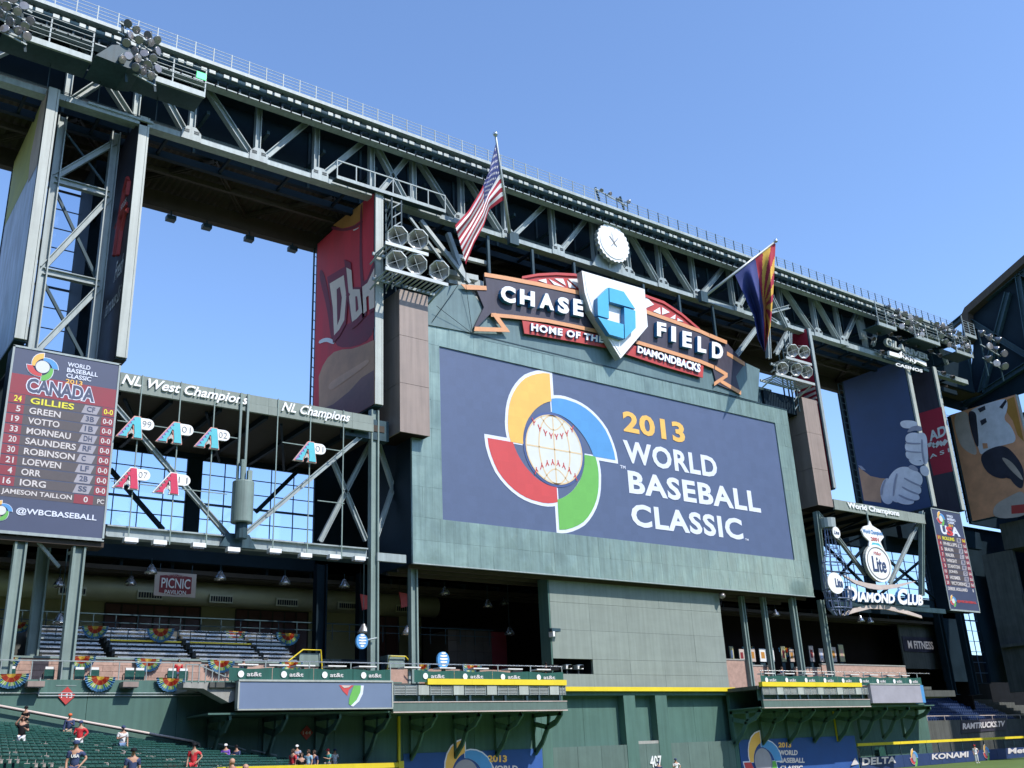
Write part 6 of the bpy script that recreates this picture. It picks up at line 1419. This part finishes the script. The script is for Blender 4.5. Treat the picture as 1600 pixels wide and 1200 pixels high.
# ------------------------------------------------------------------ people
def skinmesh(name, verts, edges, rad, mname, parent, root=0, sub=1):
    me = bpy.data.meshes.new(name); me.from_pydata(verts, edges, []); o = bpy.data.objects.new(name, me); COL.objects.link(o)
    sk = o.modifiers.new('s', 'SKIN'); sk.use_smooth_shade = True
    for i, v in enumerate(me.skin_vertices[0].data): v.radius = rad[i] if isinstance(rad[i], tuple) else (rad[i], rad[i]); v.use_root = (i == root)
    if sub: s2 = o.modifiers.new('u', 'SUBSURF'); s2.levels = sub; s2.render_levels = sub
    dg = bpy.context.evaluated_depsgraph_get(); dg.update(); m2 = bpy.data.meshes.new_from_object(o.evaluated_get(dg)); bpy.data.objects.remove(o); bpy.data.meshes.remove(me)
    m2.name = name; m2.materials.clear(); m2.materials.append(MATS[mname])
    for p in m2.polygons: p.material_index = 0
    ob = bpy.data.objects.new(name, m2); COL.objects.link(ob)
    if parent is not None: ob.parent = parent
    return ob
for nm, c in (('cloth_red', (.55, .03, .04)), ('cloth_navy', (.03, .05, .13)), ('cloth_white', (.78, .78, .78)), ('cloth_khaki', (.42, .34, .24)), ('cloth_jean', (.13, .22, .38)), ('cloth_purple', (.16, .07, .38)), ('cloth_orange', (.60, .13, .04)), ('cloth_sky', (.30, .52, .66)), ('cloth_teal', (.05, .35, .34)), ('cloth_plaid', (.30, .33, .45)), ('hair', (.05, .03, .02)), ('cloth_grey', (.4, .4, .42))): mat(nm, c, .8, 0, .12, 5)
def person(loc, face, pose, lab, shirt, legs, head, arms=('down', 'down'), long_sleeve=False, shorts=False, group='fans in the left bleachers'):
    """face: heading in radians (0 looks along -Y)"""
    t = thing('person', loc, lab, 'person', group); t.rotation_euler = (0, 0, face)
    hip = .50 if pose == 'sit' else .95; S = hip + .50; V = [(0, 0, hip), (0, -.01, hip + .18), (0, 0, hip + .38), (0, .0, S + .03), (0, -.01, S + .12), (0, -.03, S + .22), (0, -.03, S + .31)]
    E_ = [(0, 1), (1, 2), (2, 3), (3, 4), (4, 5), (5, 6)]; Rr = [(.15, .11), (.13, .10), (.17, .115), (.12, .09), .055, .085, .07]
    shirtV, shirtE, shirtR = list(V[:4]), [(0, 1), (1, 2), (2, 3)], [(.17, .13), (.155, .125), (.19, .135), (.14, .105)]; shirtV[0] = (0, 0, hip - .03)
    legV, legE, legR = [(0, 0, hip)], [], [(.155, .12)]
    for s, am in ((-1, arms[0]), (1, arms[1])):
        sh_ = (s*.19, 0, S - .02)
        if am == 'down': el, wr_ = (s*.25, .02, S - .30), (s*.25, -.08, S - .55)
        elif am == 'up': el, wr_ = (s*.30, -.18, S + .02), (s*.16, -.25, S + .22)
        elif am == 'fwd': el, wr_ = (s*.24, -.08, S - .28), (s*.12, -.32, S - .20)
        elif am == 'chest': el, wr_ = (s*.27, -.03, S - .28), (s*.02, -.20, S - .20)
        else: el, wr_ = (s*.36, .02, S - .22), (s*.20, -.10, S - .42)
        d = (Vector(wr_) - Vector(el)).normalized(); hd = tuple(Vector(wr_) + d * .09); th_ = tuple(Vector(wr_) + d * .05 + Vector((-s*.045, -.03, 0)))
        i = len(V); V += [sh_, el, wr_, hd]; E_ += [(3, i), (i, i+1), (i+1, i+2), (i+2, i+3)]; Rr += [.065, .047, .033, (.038, .022)]
        for q in range(3): V.append(tuple(Vector(hd) + d * (.07 + .01*(q == 1)) + Vector(((q-1)*.022, -.01*q, 0)))); E_.append((i+3, len(V)-1)); Rr.append(.010)
        V.append(th_); E_.append((i+2, len(V)-1)); Rr.append(.012)
        j = len(shirtV); e2 = el if long_sleeve else tuple(Vector(sh_).lerp(Vector(el), .75)); shirtV += [sh_, e2]; shirtE += [(3, j), (j, j+1)]; shirtR += [.085, .065]
        if long_sleeve: shirtV.append(tuple(Vector(el).lerp(Vector(wr_), .9))); shirtE.append((j+1, j+2)); shirtR.append(.05)
        hp = (s*.09, 0, hip - .04)
        if pose == 'sit': kn, an, toe = (s*.12, -.42, hip + .02), (s*.12, -.44, .08), (s*.13, -.62, .05)
        elif pose == 'run': kn, an, toe = (s*.10, -.20*s, hip*.56), (s*.10, .20 if s > 0 else .12, .16 if s > 0 else .08), (s*.11, .06 if s > 0 else -.06, .06)
        else: kn, an, toe = (s*.11, -.03, hip * .53), (s*.12, .01, .08), (s*.14, -.17, .04)
        i = len(V); V += [hp, kn, an, toe]; E_ += [(0, i), (i, i+1), (i+1, i+2), (i+2, i+3)]; Rr += [.085, .058, .04, .035]
        j = len(legV); an2 = tuple(Vector(kn).lerp(Vector(an), .1 if shorts else .93)); legV += [hp, kn, an2]; legE += [(0, j), (j, j+1), (j+1, j+2)]; legR += [.105, .08, .085 if shorts else .065]
    i = len(V); V.append((0, -.115, S + .20)); E_.append((5, i)); Rr.append(.015)
    b = skinmesh('body', V, E_, Rr, 'skin', t)
    skinmesh('shirt', shirtV, shirtE, shirtR, shirt, t); skinmesh('trousers', legV, legE, legR, legs, t)
    hm = MB(); hz_ = S + .30
    if head[0] == 'cap': hm.lathe((0, -.03, hz_ - .04), [(.108, -.02), (.108, .03), (.085, .085), (.02, .11)], (0, 0, 1), 12, head[1], cap=True); hm.prism([(-.07, -.12, hz_ - .05), (.07, -.12, hz_ - .05), (.05, -.22, hz_ - .06), (-.05, -.22, hz_ - .06)], (0, 0, .015), head[1]); nm_ = 'cap'
    else: hm.lathe((0, 0, hz_ - .06), [(.095, -.08), (.105, 0), (.10, .06), (.06, .10), (.01, .12)], (0, .12, 1), 12, head[1], cap=True); nm_ = 'hair'
    me = hm.mesh(nm_, (0, 0, 0), True); ho = bpy.data.objects.new(nm_, me); COL.objects.link(ho); ho.parent = t
    fm = MB()
    for s in (-1, 1): fm.box(s*.032 - .012, s*.032 + .012, -.118, -.110, S + .235, S + .247, 'black')
    fm.box(-.025, .025, -.116, -.108, S + .155, S + .163, 'maroon'); me = fm.mesh('face'); fo = bpy.data.objects.new('face', me); COL.objects.link(fo); fo.parent = t
    for s in (-1, 1):
        sm = MB().box(s*.13-.05, s*.13+.05, -.62 - .08 if pose == 'sit' else -.22, -.40 if pose == 'sit' else .06, .0, .09, 'cloth_white'); me = sm.mesh('shoe'); so = bpy.data.objects.new('shoe', me); COL.objects.link(so); so.parent = t
    return t
pp = [(42, 1103, 'stand', 'person in a black tee with arm out, at the top left of the seats', 'black', 'cloth_khaki', ('cap', 'black'), ('down', 'fwd'), False, False),
      (37, 1119, 'stand', 'person in a dark top and white trousers aiming a camera', 'black', 'cloth_white', ('hair', 'hair'), ('up', 'fwd'), False, False),
      (110, 1115, 'stand', 'person in a navy jacket and khaki shorts leaning by the rail', 'cloth_navy', 'cloth_khaki', ('cap', 'cloth_orange'), ('down', 'fwd'), True, True),
      (127, 1126, 'stand', 'person in a red jacket and white trousers', 'cloth_red', 'cloth_white', ('cap', 'cloth_navy'), ('fwd', 'hip'), True, False),
      (120, 1157, 'stand', 'person in a navy jersey with white chest lettering', 'cloth_navy', 'cloth_navy', ('cap', 'cloth_navy'), ('down', 'hip'), False, False),
      (193, 1134, 'stand', 'person in a white tee and jeans with hand on chest', 'cloth_white', 'cloth_jean', ('cap', 'cloth_navy'), ('chest', 'down'), False, False),
      (209, 1169, 'stand', 'person in a navy tee and dark cap at the bottom of the seats', 'cloth_navy', 'cloth_navy', ('cap', 'black'), ('down', 'down'), False, False),
      (304, 1161, 'stand', 'person in a long red jersey with a black cap below the rail end', 'cloth_red', 'cloth_red', ('cap', 'black'), ('down', 'hip'), False, False),
      (353, 1162, 'sit', 'seated person in a purple jacket and white cap', 'cloth_purple', 'cloth_grey', ('cap', 'cloth_white'), ('fwd', 'fwd'), True, False),
      (370, 1164, 'sit', 'seated person in navy and jeans next to the purple jacket', 'cloth_navy', 'cloth_jean', ('cap', 'black'), ('fwd', 'fwd'), True, False),
      (363, 1185, 'stand', 'bald person in an orange-red tee below the seated pair', 'cloth_orange', 'cloth_navy', ('hair', 'skin'), ('down', 'down'), False, False),
      (384, 1194, 'stand', 'person in an orange tee mostly below the photo edge', 'cloth_orange', 'cloth_navy', ('hair', 'skin'), ('down', 'down'), False, False),
      (464, 1164, 'stand', 'person in a plaid blue shirt and white cap at the group back', 'cloth_plaid', 'cloth_jean', ('cap', 'cloth_white'), ('chest', 'chest'), False, False),
      (458, 1170, 'stand', 'person in a red top beside the plaid shirt', 'cloth_red', 'cloth_navy', ('hair', 'hair'), ('down', 'down'), False, False),
      (471, 1176, 'stand', 'person in a dark sleeveless top in the group', 'black', 'black', ('hair', 'hair'), ('down', 'down'), False, False),
      (482, 1171, 'stand', 'person in a pale blue top in the group', 'cloth_sky', 'cloth_jean', ('hair', 'hair'), ('chest', 'down'), False, False),
      (491, 1172, 'stand', 'broad person in a navy tee at the front of the group', 'cloth_navy', 'cloth_khaki', ('hair', 'hair'), ('hip', 'down'), False, False),
      (513, 1170, 'stand', 'person in a teal tee and red cap near the yellow fence', 'cloth_teal', 'cloth_grey', ('cap', 'cloth_red'), ('down', 'fwd'), False, False),
      (523, 1169, 'stand', 'person in a white tee and navy cap near the yellow fence', 'cloth_white', 'cloth_grey', ('cap', 'cloth_navy'), ('down', 'fwd'), False, False)]
random.seed(21)
for (px, py, pose, lab, sh_, lg_, hd, arms, ls, shs) in pp:
    r_ = _ray(px, py); hh_ = 1.80 if pose == 'stand' else 1.36                # where the sight line meets head height over the terrace
    g = lambda t: (C0 + r_ * t).z - zfl((C0 + r_ * t - FP).dot(WW)) - hh_
    t_ = -g(0.0) / (g(1.0) - g(0.0)); t_ = min(t_, (-.7 - CY) / r_[1]); loc = C0 + r_ * t_; loc = Vector((loc.x, loc.y, max(.4, zfl((loc - FP).dot(WW))))); f = math.atan2(CX - loc.x, -(CY - loc.y)) + random.uniform(-.9, .5)
    o = person(loc, f, pose, lab, sh_, lg_, hd, arms, ls, shs)
    if 'lettering' in lab:
        mm = MB(); text(mm, 'USA', [(-.13, -.145, 1.36), (.13, -.145, 1.36), (.13, -.14, 1.26), (-.13, -.14, 1.26)], .01, 'letter_white', bold=.04); me = mm.mesh('lettering'); q = bpy.data.objects.new('lettering', me); COL.objects.link(q); q.parent = o; o.rotation_euler.z = math.atan2(CX - loc.x, -(CY - loc.y)) * 1.0
def pers2(px, py, Y, zf, lab, sh_, lg_, hd, arms=('down', 'down'), pose='stand', f=0, grp='people on the concourse'):
    p = onY(px, py, Y); z = zf if zf is not None else p.z - 1.8; return person(Vector((p.x, Y, z)), f, pose, lab, sh_, lg_, hd, arms, False, False, grp)
pers2(280, 1030, 2.0, None, 'person in red standing by the brick parapet', 'cloth_red', 'cloth_navy', ('hair', 'hair')); pers2(381, 1030, 1.0, None, 'person in a dark top behind the left ribbon screen', 'cloth_navy', 'black', ('hair', 'hair'))
o = pers2(853, 1042, -1.5, 7.5, 'dark-clad operator bending over a camera at the balcony end', 'black', 'black', ('cap', 'black'), ('fwd', 'fwd'))
pers2(1222, 1050, -2.0, 7.5, 'person in navy on the right balcony', 'cloth_navy', 'black', ('hair', 'hair'), ('chest', 'down'))
for (px, py, Y, lab, a, b, c_, pose) in ((1028, 1190, -4, 'player in navy in front of the 407 number', 'cloth_navy', 'cloth_grey', ('cap', 'cloth_navy'), 'stand'), (1055, 1185, -5, 'player in white throwing near the 407 number', 'cloth_white', 'cloth_grey', ('cap', 'cloth_navy'), 'stand')):
    p = onY(px, py, Y); person(Vector((p.x, Y, p.z - 1.8)), -.5, pose, lab, a, b, c_, ('fwd', 'hip'), False, False, 'players on the field')
# television camera with operator
cmx = onY(866, 1053, -2.6); c = thing('television_camera', (cmx.x, -2.6, 7.5), 'black television camera on a tripod at the left balcony end', 'camera')
box('body', c, cmx.x-.5, cmx.x+.3, -2.8, -2.4, 8.6, 9.0, 'black'); MB().lathe((cmx.x+.3, -2.6, 8.8), [(.12, 0), (.15, .5), (.1, .5)], (1, 0, 0), 10, 'black').build('lens', c)
for a in (0, 2.1, 4.2): MB().tube([(cmx.x, -2.6, 8.6), (cmx.x + .5*math.cos(a), -2.6 + .5*math.sin(a), 7.5)], .03, 5, 'black').build('leg', c)
p = onY(866, 985, .6); c = thing('security_camera', p, 'small dark camera fixed to the left edge of the grey-green screen', 'camera'); MB().box(p.x-.4, p.x+.5, .4, .8, p.z-.1, p.z+.15, 'steel_dark').box(p.x-.3, p.x-.1, .4, .95, p.z-.5, p.z-.1, 'white').build('body', c)
p = onY(1128, 931, .4); c = thing('wall_lamp', p, 'round white lamp at the top right corner of the grey-green screen', 'lamp'); MB().lathe(p, [(.02, .3), (.2, .25), (.3, 0), (.2, -.25), (.02, -.3)], (0, -1, 0), 14, 'lamp_glass').build('globe', c, smooth=True); MB().tube([p, p + Vector((-.1, .2, -.9))], .05, 5, 'black').build('stem', c)

# ------------------------------------------------------------------ right concourse: brick parapets, posters, fitness sign
bw = thing('brick_wall', (85, 4, 7.6), 'sunlit brick parapets of the right concourse', 'wall')
for (a, b, z) in ((71.3, 76.5, 10.3), (76.6, 79.5, 9.8), (83.5, 87.4, 9.7), (87.6, 102, 10.1)): MB().box(a, b, 2.4, 2.7, 7.56, z, 'brick').box(a, b, 2.35, 2.75, z + .003, z + .12, 'concrete').build('parapet', bw)
MB().box(80.2, 84.3, 6, 6.3, 7.56, 10.2, 'dark').build('portal', bw)
random.seed(4)
orn = ['first', 'second', 'third', 'fourth', 'fifth', 'sixth', 'seventh', 'eighth', 'ninth', 'tenth', 'eleventh', 'twelfth']
for i in range(12):
    px = 1140 + i * 15.5 + random.uniform(-2, 2); w_ = random.uniform(8, 13); a, b = onY(px, 1010 + random.uniform(-3, 5), 3.9), onY(px + w_, 1034, 3.9)
    sc_, sn = random.choice([('photo_pale', 'pale pink'), ('plaster', 'cream'), ('white', 'white'), ('photo_pale', 'pale pink'), ('photo_tan', 'tan')])
    t = thing('concourse_board', (a.x, 3.9, b.z), '%s display board on the right concourse, %s counted from the grey-green screen' % (sn, orn[i]), 'board', 'display boards on the right concourse')
    box('sheet', t, a.x, b.x, 3.85, 3.9, b.z, a.z, sc_); box('frame', t, a.x - .05, b.x + .05, 3.91, 3.96, b.z - .05, a.z + .05, 'steel_dark')
    box('picture', t, lerp(a.x, b.x, .2), lerp(a.x, b.x, .75), 3.84, 3.849, lerp(b.z, a.z, .25), lerp(b.z, a.z, .75), random.choice(['photo_blue', 'maroon', 'photo_ochre', 'brick', 'photo_dark']))
    box('stand', t, a.x + .1, b.x - .1, 3.97, 4.05, 7.55, b.z, 'steel_dark')
xa, xb = onY(1410, 1005, 14)[0], onY(1462, 1005, 14)[0]; za, zb = onY(1435, 985, 14)[2], onY(1435, 1030, 14)[2]
fs_ = thing('fitness_sign', ((xa+xb)/2, 14, zb), 'maroon fitness sign on a pale wall panel deep in the right concourse', 'sign')
box('wall_panel', fs_, xa - .3, xb + .6, 14, 14.2, zb - 1.2, za + .6, 'concrete_dark'); box('sign_plate', fs_, xa, xb - .6, 13.9, 13.99, zb + .9, za - .9, 'plum')
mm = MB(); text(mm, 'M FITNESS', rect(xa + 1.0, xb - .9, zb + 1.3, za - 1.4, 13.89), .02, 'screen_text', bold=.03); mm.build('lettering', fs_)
# seated crowd props: shiny rail and chairs of the right balcony restaurant
for i in range(10):
    X = 89.5 + i * 1.45; t = thing('terrace_table', (X, 3, 7.55), 'small cream table on the right terrace, %s from the wire bottle' % ORD[i], 'table', 'small tables on the right terrace')
    box('tabletop', t, X-.4, X+.4, 2.6, 3.2, 8.6, 8.66, 'photo_pale'); box('leg', t, X-.05, X+.05, 2.85, 2.95, 7.55, 8.59, 'steel_dark')

# ------------------------------------------------------------------ right field: fence, padded wall, seats, far stand and roof
F0, F1 = Vector((88.2, .2, 0)), Vector((150, 8.8, 0)); fd = (F1 - F0).normalized(); fn = Vector((fd.y, -fd.x, 0))
def onF(px, py, off=0.0):                                        # photo point on the (vertical) right-field fence plane
    o = F0 + fn * off; r = _ray(px, py); t = (o - C0).dot(fn) / r.dot(fn); return C0 + r * t
rf2 = thing('right_field_fence', (110, 4, 0), 'blue padded right-field wall with mesh and thick yellow rail', 'fence')
s = 0; k = 0
ft = 2.35
while s < 60:
    a, b = F0 + fd * (s + .02), F0 + fd * (s + 3.0 - .02); MB().bar(a + Vector((0, 0, .60)), b + Vector((0, 0, .60)), .3, 1.16, 'pad_navy', up=(0, 0, 1)).build('wall_pad', rf2)
    MB().bar(a + Vector((0, 0, ft)), b + Vector((0, 0, ft)), .3, .26, 'yellow', up=(0, 0, 1)).build('yellow_rail', rf2)
    MB().box(a.x-.04, a.x+.04, a.y-.04, a.y+.04, 1.2, ft-.15, 'steel_dark').build('fence_post', rf2); s += 3.0
m = MB(); s = 0
while s < 60:
    a = F0 + fd * s; m.box(a.x-.012, a.x+.012, a.y+.02, a.y+.04, 1.2, ft-.13, 'steel_dark'); s += .28
for z in (1.35, 1.55, 1.75, 1.95): m.bar(F0 + Vector((0, 0, z)), F0 + fd*60 + Vector((0, 0, z)), .015, .015, 'steel_dark', up=(0, 0, 1))
stuff(m.build('mesh_wire', rf2))
def ftext(s, x0, x1, y0, y1, y2=None, y3=None, m_='screen_text', par=rf2): mm = MB(); text(mm, s, [onF(x0, y0, .2), onF(x1, y2 if y2 else y0, .2), onF(x1, y3 if y3 else y1, .2), onF(x0, y1, .2)], .02, m_, bold=.035, n=fn); mm.build('lettering', par)
def padq(q): return q
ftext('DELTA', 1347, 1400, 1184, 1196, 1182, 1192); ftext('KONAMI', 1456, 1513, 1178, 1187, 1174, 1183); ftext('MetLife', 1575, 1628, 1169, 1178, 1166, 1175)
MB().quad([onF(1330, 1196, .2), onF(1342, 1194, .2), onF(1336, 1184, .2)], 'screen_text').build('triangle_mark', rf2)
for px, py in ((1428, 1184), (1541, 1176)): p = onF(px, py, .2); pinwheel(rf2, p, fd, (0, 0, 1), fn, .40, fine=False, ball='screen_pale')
# things leaning behind the mesh
for (px, w_, h_, m_, lab) in ((1320, 8, 9, 'white', 'white box behind the right fence mesh'), (1338, 14, 12, 'photo_pale', 'pale rounded cover behind the right fence mesh'), (1378, 14, 10, 'banner_green', 'green crate behind the right fence mesh')):
    p = onF(px, 1170, -1.5); t = thing('stored_box', (p.x, p.y, 0), lab, 'box'); ww = w_ / 14; MB().prism([(p.x-ww/2, p.y, .3), (p.x+ww/2, p.y, .3), (p.x+ww/2, p.y, 1.9), (p.x+ww/4, p.y, 2.05), (p.x-ww/4, p.y, 2.05), (p.x-ww/2, p.y, 1.8)], (0, .6, 0), m_).build('shell', t)
fr = thing('bullpen_wall', (130, 9, 2), 'dark bullpen wall carrying white web-address lettering', 'wall')
def onG(px, py, off=-3.0): return onF(px, py, off)
q0, q1 = onG(1452, 1150), onG(1640, 1150)
MB().prism([Vector((q0.x, q0.y, 0)), Vector((q1.x, q1.y, 0)), Vector((q1.x, q1.y, 4.7)), Vector((q0.x, q0.y, 4.6))], (0, .4, 0), 'concrete_dark').build('face', fr)
a, b, c_, d_ = onF(1502, 1126, -2.9), onF(1573, 1121, -2.9), onF(1573, 1140, -2.9), onF(1502, 1146, -2.9)
MB().prism([a, b, c_, d_], (0, .05, 0), 'plum').build('sign_plate', fr)
mm = MB(); text(mm, 'RAMTRUCKS.TV', [onF(1504, 1130, -2.8), onF(1570, 1126, -2.8), onF(1569, 1135, -2.8), onF(1504, 1140, -2.8)], .03, 'screen_text', bold=.04, n=fn); mm.build('lettering', fr)
m = MB(); 
for i in range(9):
    a = q0.lerp(q1, i/8); m.bar(Vector((a.x, a.y - .1, 4.6)), Vector((a.x, a.y-.1, 5.1)), .06, .06, 'photo_pale')
m.bar(Vector((q0.x, q0.y-.1, 5.1)), Vector((q1.x, q1.y-.1, 5.15)), .07, .07, 'photo_pale', up=(0, 0, 1)); m.build('rail', fr)
# blue seats rising to the right
terr = MB(); G0 = F0 + fn * -3.6
for r in range(10):
    o = G0 - fn * (r * .85 + .6); z = 4.2 + r * .44; s_a = 21 + r * 2.5; a, b = o + fd * s_a, o + fd * 75
    terr.bar(Vector((a.x, a.y, z/2)), Vector((b.x, b.y, z/2)), .84, z, 'concrete_dark', up=(0, 0, 1))
    for i in range(60):
        s = s_a + .3 + i * .66
        if s > 52: break
        p = o + fd * s; q = bpy.data.objects.new('blue_stadium_chair', seat_me2); COL.objects.link(q); q.location = (p.x, p.y, z); q.rotation_euler = (0, 0, math.atan2(fd.y, fd.x))
        tag(q, 'empty blue folding seat in the right field stand', 'chair', 'blue folding seats in the right stand')
struct(terr.build('right_terrace', loc=(130, 12, 0)))
# dark right grandstand and link walls
gs2 = thing('right_grandstand', (142, 0, 0), 'dark grandstand and grey ledge at the right photo edge', 'building')
def prY(pts, x, t, m_, nm, par=gs2): return MB().prism([(x, p[0], p[1]) for p in pts], (t, 0, 0), m_).build(nm, par)
prY([(12.9, 9), (12.9, 47), (0, 50), (-50, 75), (-50, 9)], 150, .5, 'navy_steel', 'rear_wall')
box('link_wall', gs2, 122, 150, 8, 8.4, 47.2, 54.6, 'navy_steel'); box('upper_infill', gs2, 136.6, 149.9, 10.5, 10.9, 31, 47.1, 'navy_steel')
box('low_wall', gs2, 105, 160, 19.2, 19.6, 0, 14, 'dark')
a, b = onX(1556, 830, 137.5), onX(1600, 830, 137.5)
box('grey_ledge', gs2, 137.2, 146, -12, 6.9, 26.6, 30.2, 'concrete_dark'); box('dark_beam', gs2, 118, 137.1, 9.9, 10.6, 27.2, 29.6, 'navy_steel')
box('tower_wall', gs2, 137.3, 138, 6.0, 10.4, 8, 26.5, 'concrete_dark'); box('tower_wall', gs2, 137.3, 138, -12, 5.9, 8, 20.5, 'concrete_dark'); box('tower_wall', gs2, 137.3, 138, 1.0, 2.2, 20.6, 26.5, 'maroon'); box('ledge', gs2, 136.5, 137.28, -12, 4.5, 19.9, 20.5, 'concrete')
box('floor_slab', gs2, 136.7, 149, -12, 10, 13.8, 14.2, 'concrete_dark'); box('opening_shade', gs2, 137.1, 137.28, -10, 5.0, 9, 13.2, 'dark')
prY([(5.0, 56.5), (5.2, 60.6), (4.2, 61.9), (-50, 84.5), (-50, 83.6), (3.9, 60.9), (4.3, 57)], 135.5, 1.5, 'deck_brown', 'roof_edge')
fr_ = thing('far_roof', (136, -10, 58), 'dark trussed underside of the far roof panel at the upper right', 'roof')
for (a, b) in (((8, 60), (-50, 81)), ((8, 48), (-50, 64)), ((7, 49), (5, 60)), ((5, 60.8), (-3, 51.5)), ((-3, 51.5), (-4, 64.5)), ((-4, 64.5), (-14, 55)), ((5, 49), (-2, 62)), ((-10, 54), (-12, 66))): MB().ibeam((136.6, a[0], a[1]), (136.6, b[0], b[1]), .8, .8, .1, 'steel_dark', up=(1, 0, 0)).build('truss_member', fr_)
prY([(7.9, 47.3), (5.0, 56), (4.2, 61.3), (-50, 83.9), (-50, 47.3)], 137.05, .4, 'navy_steel', 'infill', fr_)
m = MB()
for q in range(4): m.box(136, 139.5, 7.6, 7.9, 49.0 + q*.55, 49.3 + q*.55, 'photo_pale')
v_ = thing('louvre_panel', (137.8, 7.7, 49), 'pale louvre panel in the dark above the bull banner', 'louvre'); m.build('slats', v_)
mm = MB(); text(mm, 'USA', [onY(1556, 611, 7.8), onY(1566, 613, 7.8), onY(1566, 619, 7.8), onY(1556, 617, 7.8)], .05, 'screen_text', bold=.02); mm.build('lettering', v_)
# a fielder and the trees outside the glass strip
p = onF(1521, 1160, 4.0); person(Vector((p.x, p.y, 0)), -.6, 'stand', 'fielder in white and red standing before the right field wall', 'cloth_white', 'cloth_white', ('cap', 'cloth_red'), ('down', 'hip'), False, False, 'players on the field')
mat('leaf', (.10, .13, .03), .8, 0, .3, 2); mat('leaf_dry', (.25, .22, .05), .8, 0, .3, 2); mat('bark', (.12, .08, .05), .9, 0, .2, 3)
def tree(x, y, h, r, lab, sd):
    rd = random.Random(sd); t = thing('tree', (x, y, 0), lab, 'tree', 'trees outside the glazed strip'); MB().tube([(x, y, 0), (x + .2, y, h*.5), (x, y, h*.8)], .25, 7, 'bark', r2=.08).build('trunk', t)
    m = MB()
    for i in range(900):
        a, b, c_ = rd.gauss(0, r*.45), rd.gauss(0, r*.45), rd.gauss(0, r*.6); p = Vector((x + a, y + b, h*.75 + c_)); s_ = rd.uniform(.12, .3); u = Vector((rd.uniform(-1, 1), rd.uniform(-1, 1), rd.uniform(-1, 1))).normalized(); v = u.orthogonal().normalized()
        m.quad([p - u*s_, p + v*s_*.6, p + u*s_, p - v*s_*.6], 'leaf' if rd.random() < .6 else 'leaf_dry')
    m.build('crown', t)
tree(139, 20, 12, 2.6, 'leafy tree seen through the tall glazed strip', 1); tree(143.5, 26, 11, 2.6, 'yellowish tree seen low in the tall glazed strip', 2)

# ------------------------------------------------------------------ the rest of the stadium bowl, behind and beside the camera, added to cut ambient sky light
bowl = thing('unseen_seating_bowl', (40, -190, 0), 'dark tiered seating bowl added unseen behind the camera to cut sky light', 'building')
for i in range(4):
    z0 = (0, 9, 22, 36)[i]; z1 = (8, 20, 34, 50)[i]; d = (0, 10, 18, 28)[i]
    MB().prism([(-120, -150 - d, z0), (-120, -166 - d, z0), (-120, -166 - d, z1)], (330, 0, 0), 'seat_green').build('rear_tier', bowl)
    MB().prism([(-38 - d, 20, z0), (-54 - d, 20, z0), (-54 - d, 20, z1)], (0, -190, 0), 'seat_green').build('left_tier', bowl)
    MB().prism([(165 + d, 8, z0), (181 + d, 8, z0), (181 + d, 8, z1)], (0, -178, 0), 'seat_green').build('right_tier', bowl)
box('left_back_wall', bowl, -84, -83, -170, 30, 0, 60, 'navy_steel'); box('rear_back_wall', bowl, -120, 210, -196, -195, 0, 56, 'navy_steel'); box('right_back_wall', bowl, 210, 211, -190, 8, 0, 60, 'navy_steel')
pr = thing('unseen_parked_roof', (-60, -80, 60), 'dark parked roof panel over the left stands added out of view to block sky light', 'roof')  # unseen roof, added to block sky light from the left
MB().prism([(-90, 20, 62), (-24, 20, 58), (-24, 20, 61), (-90, 20, 66)], (0, -180, 0), 'navy_steel').build('panel', pr)
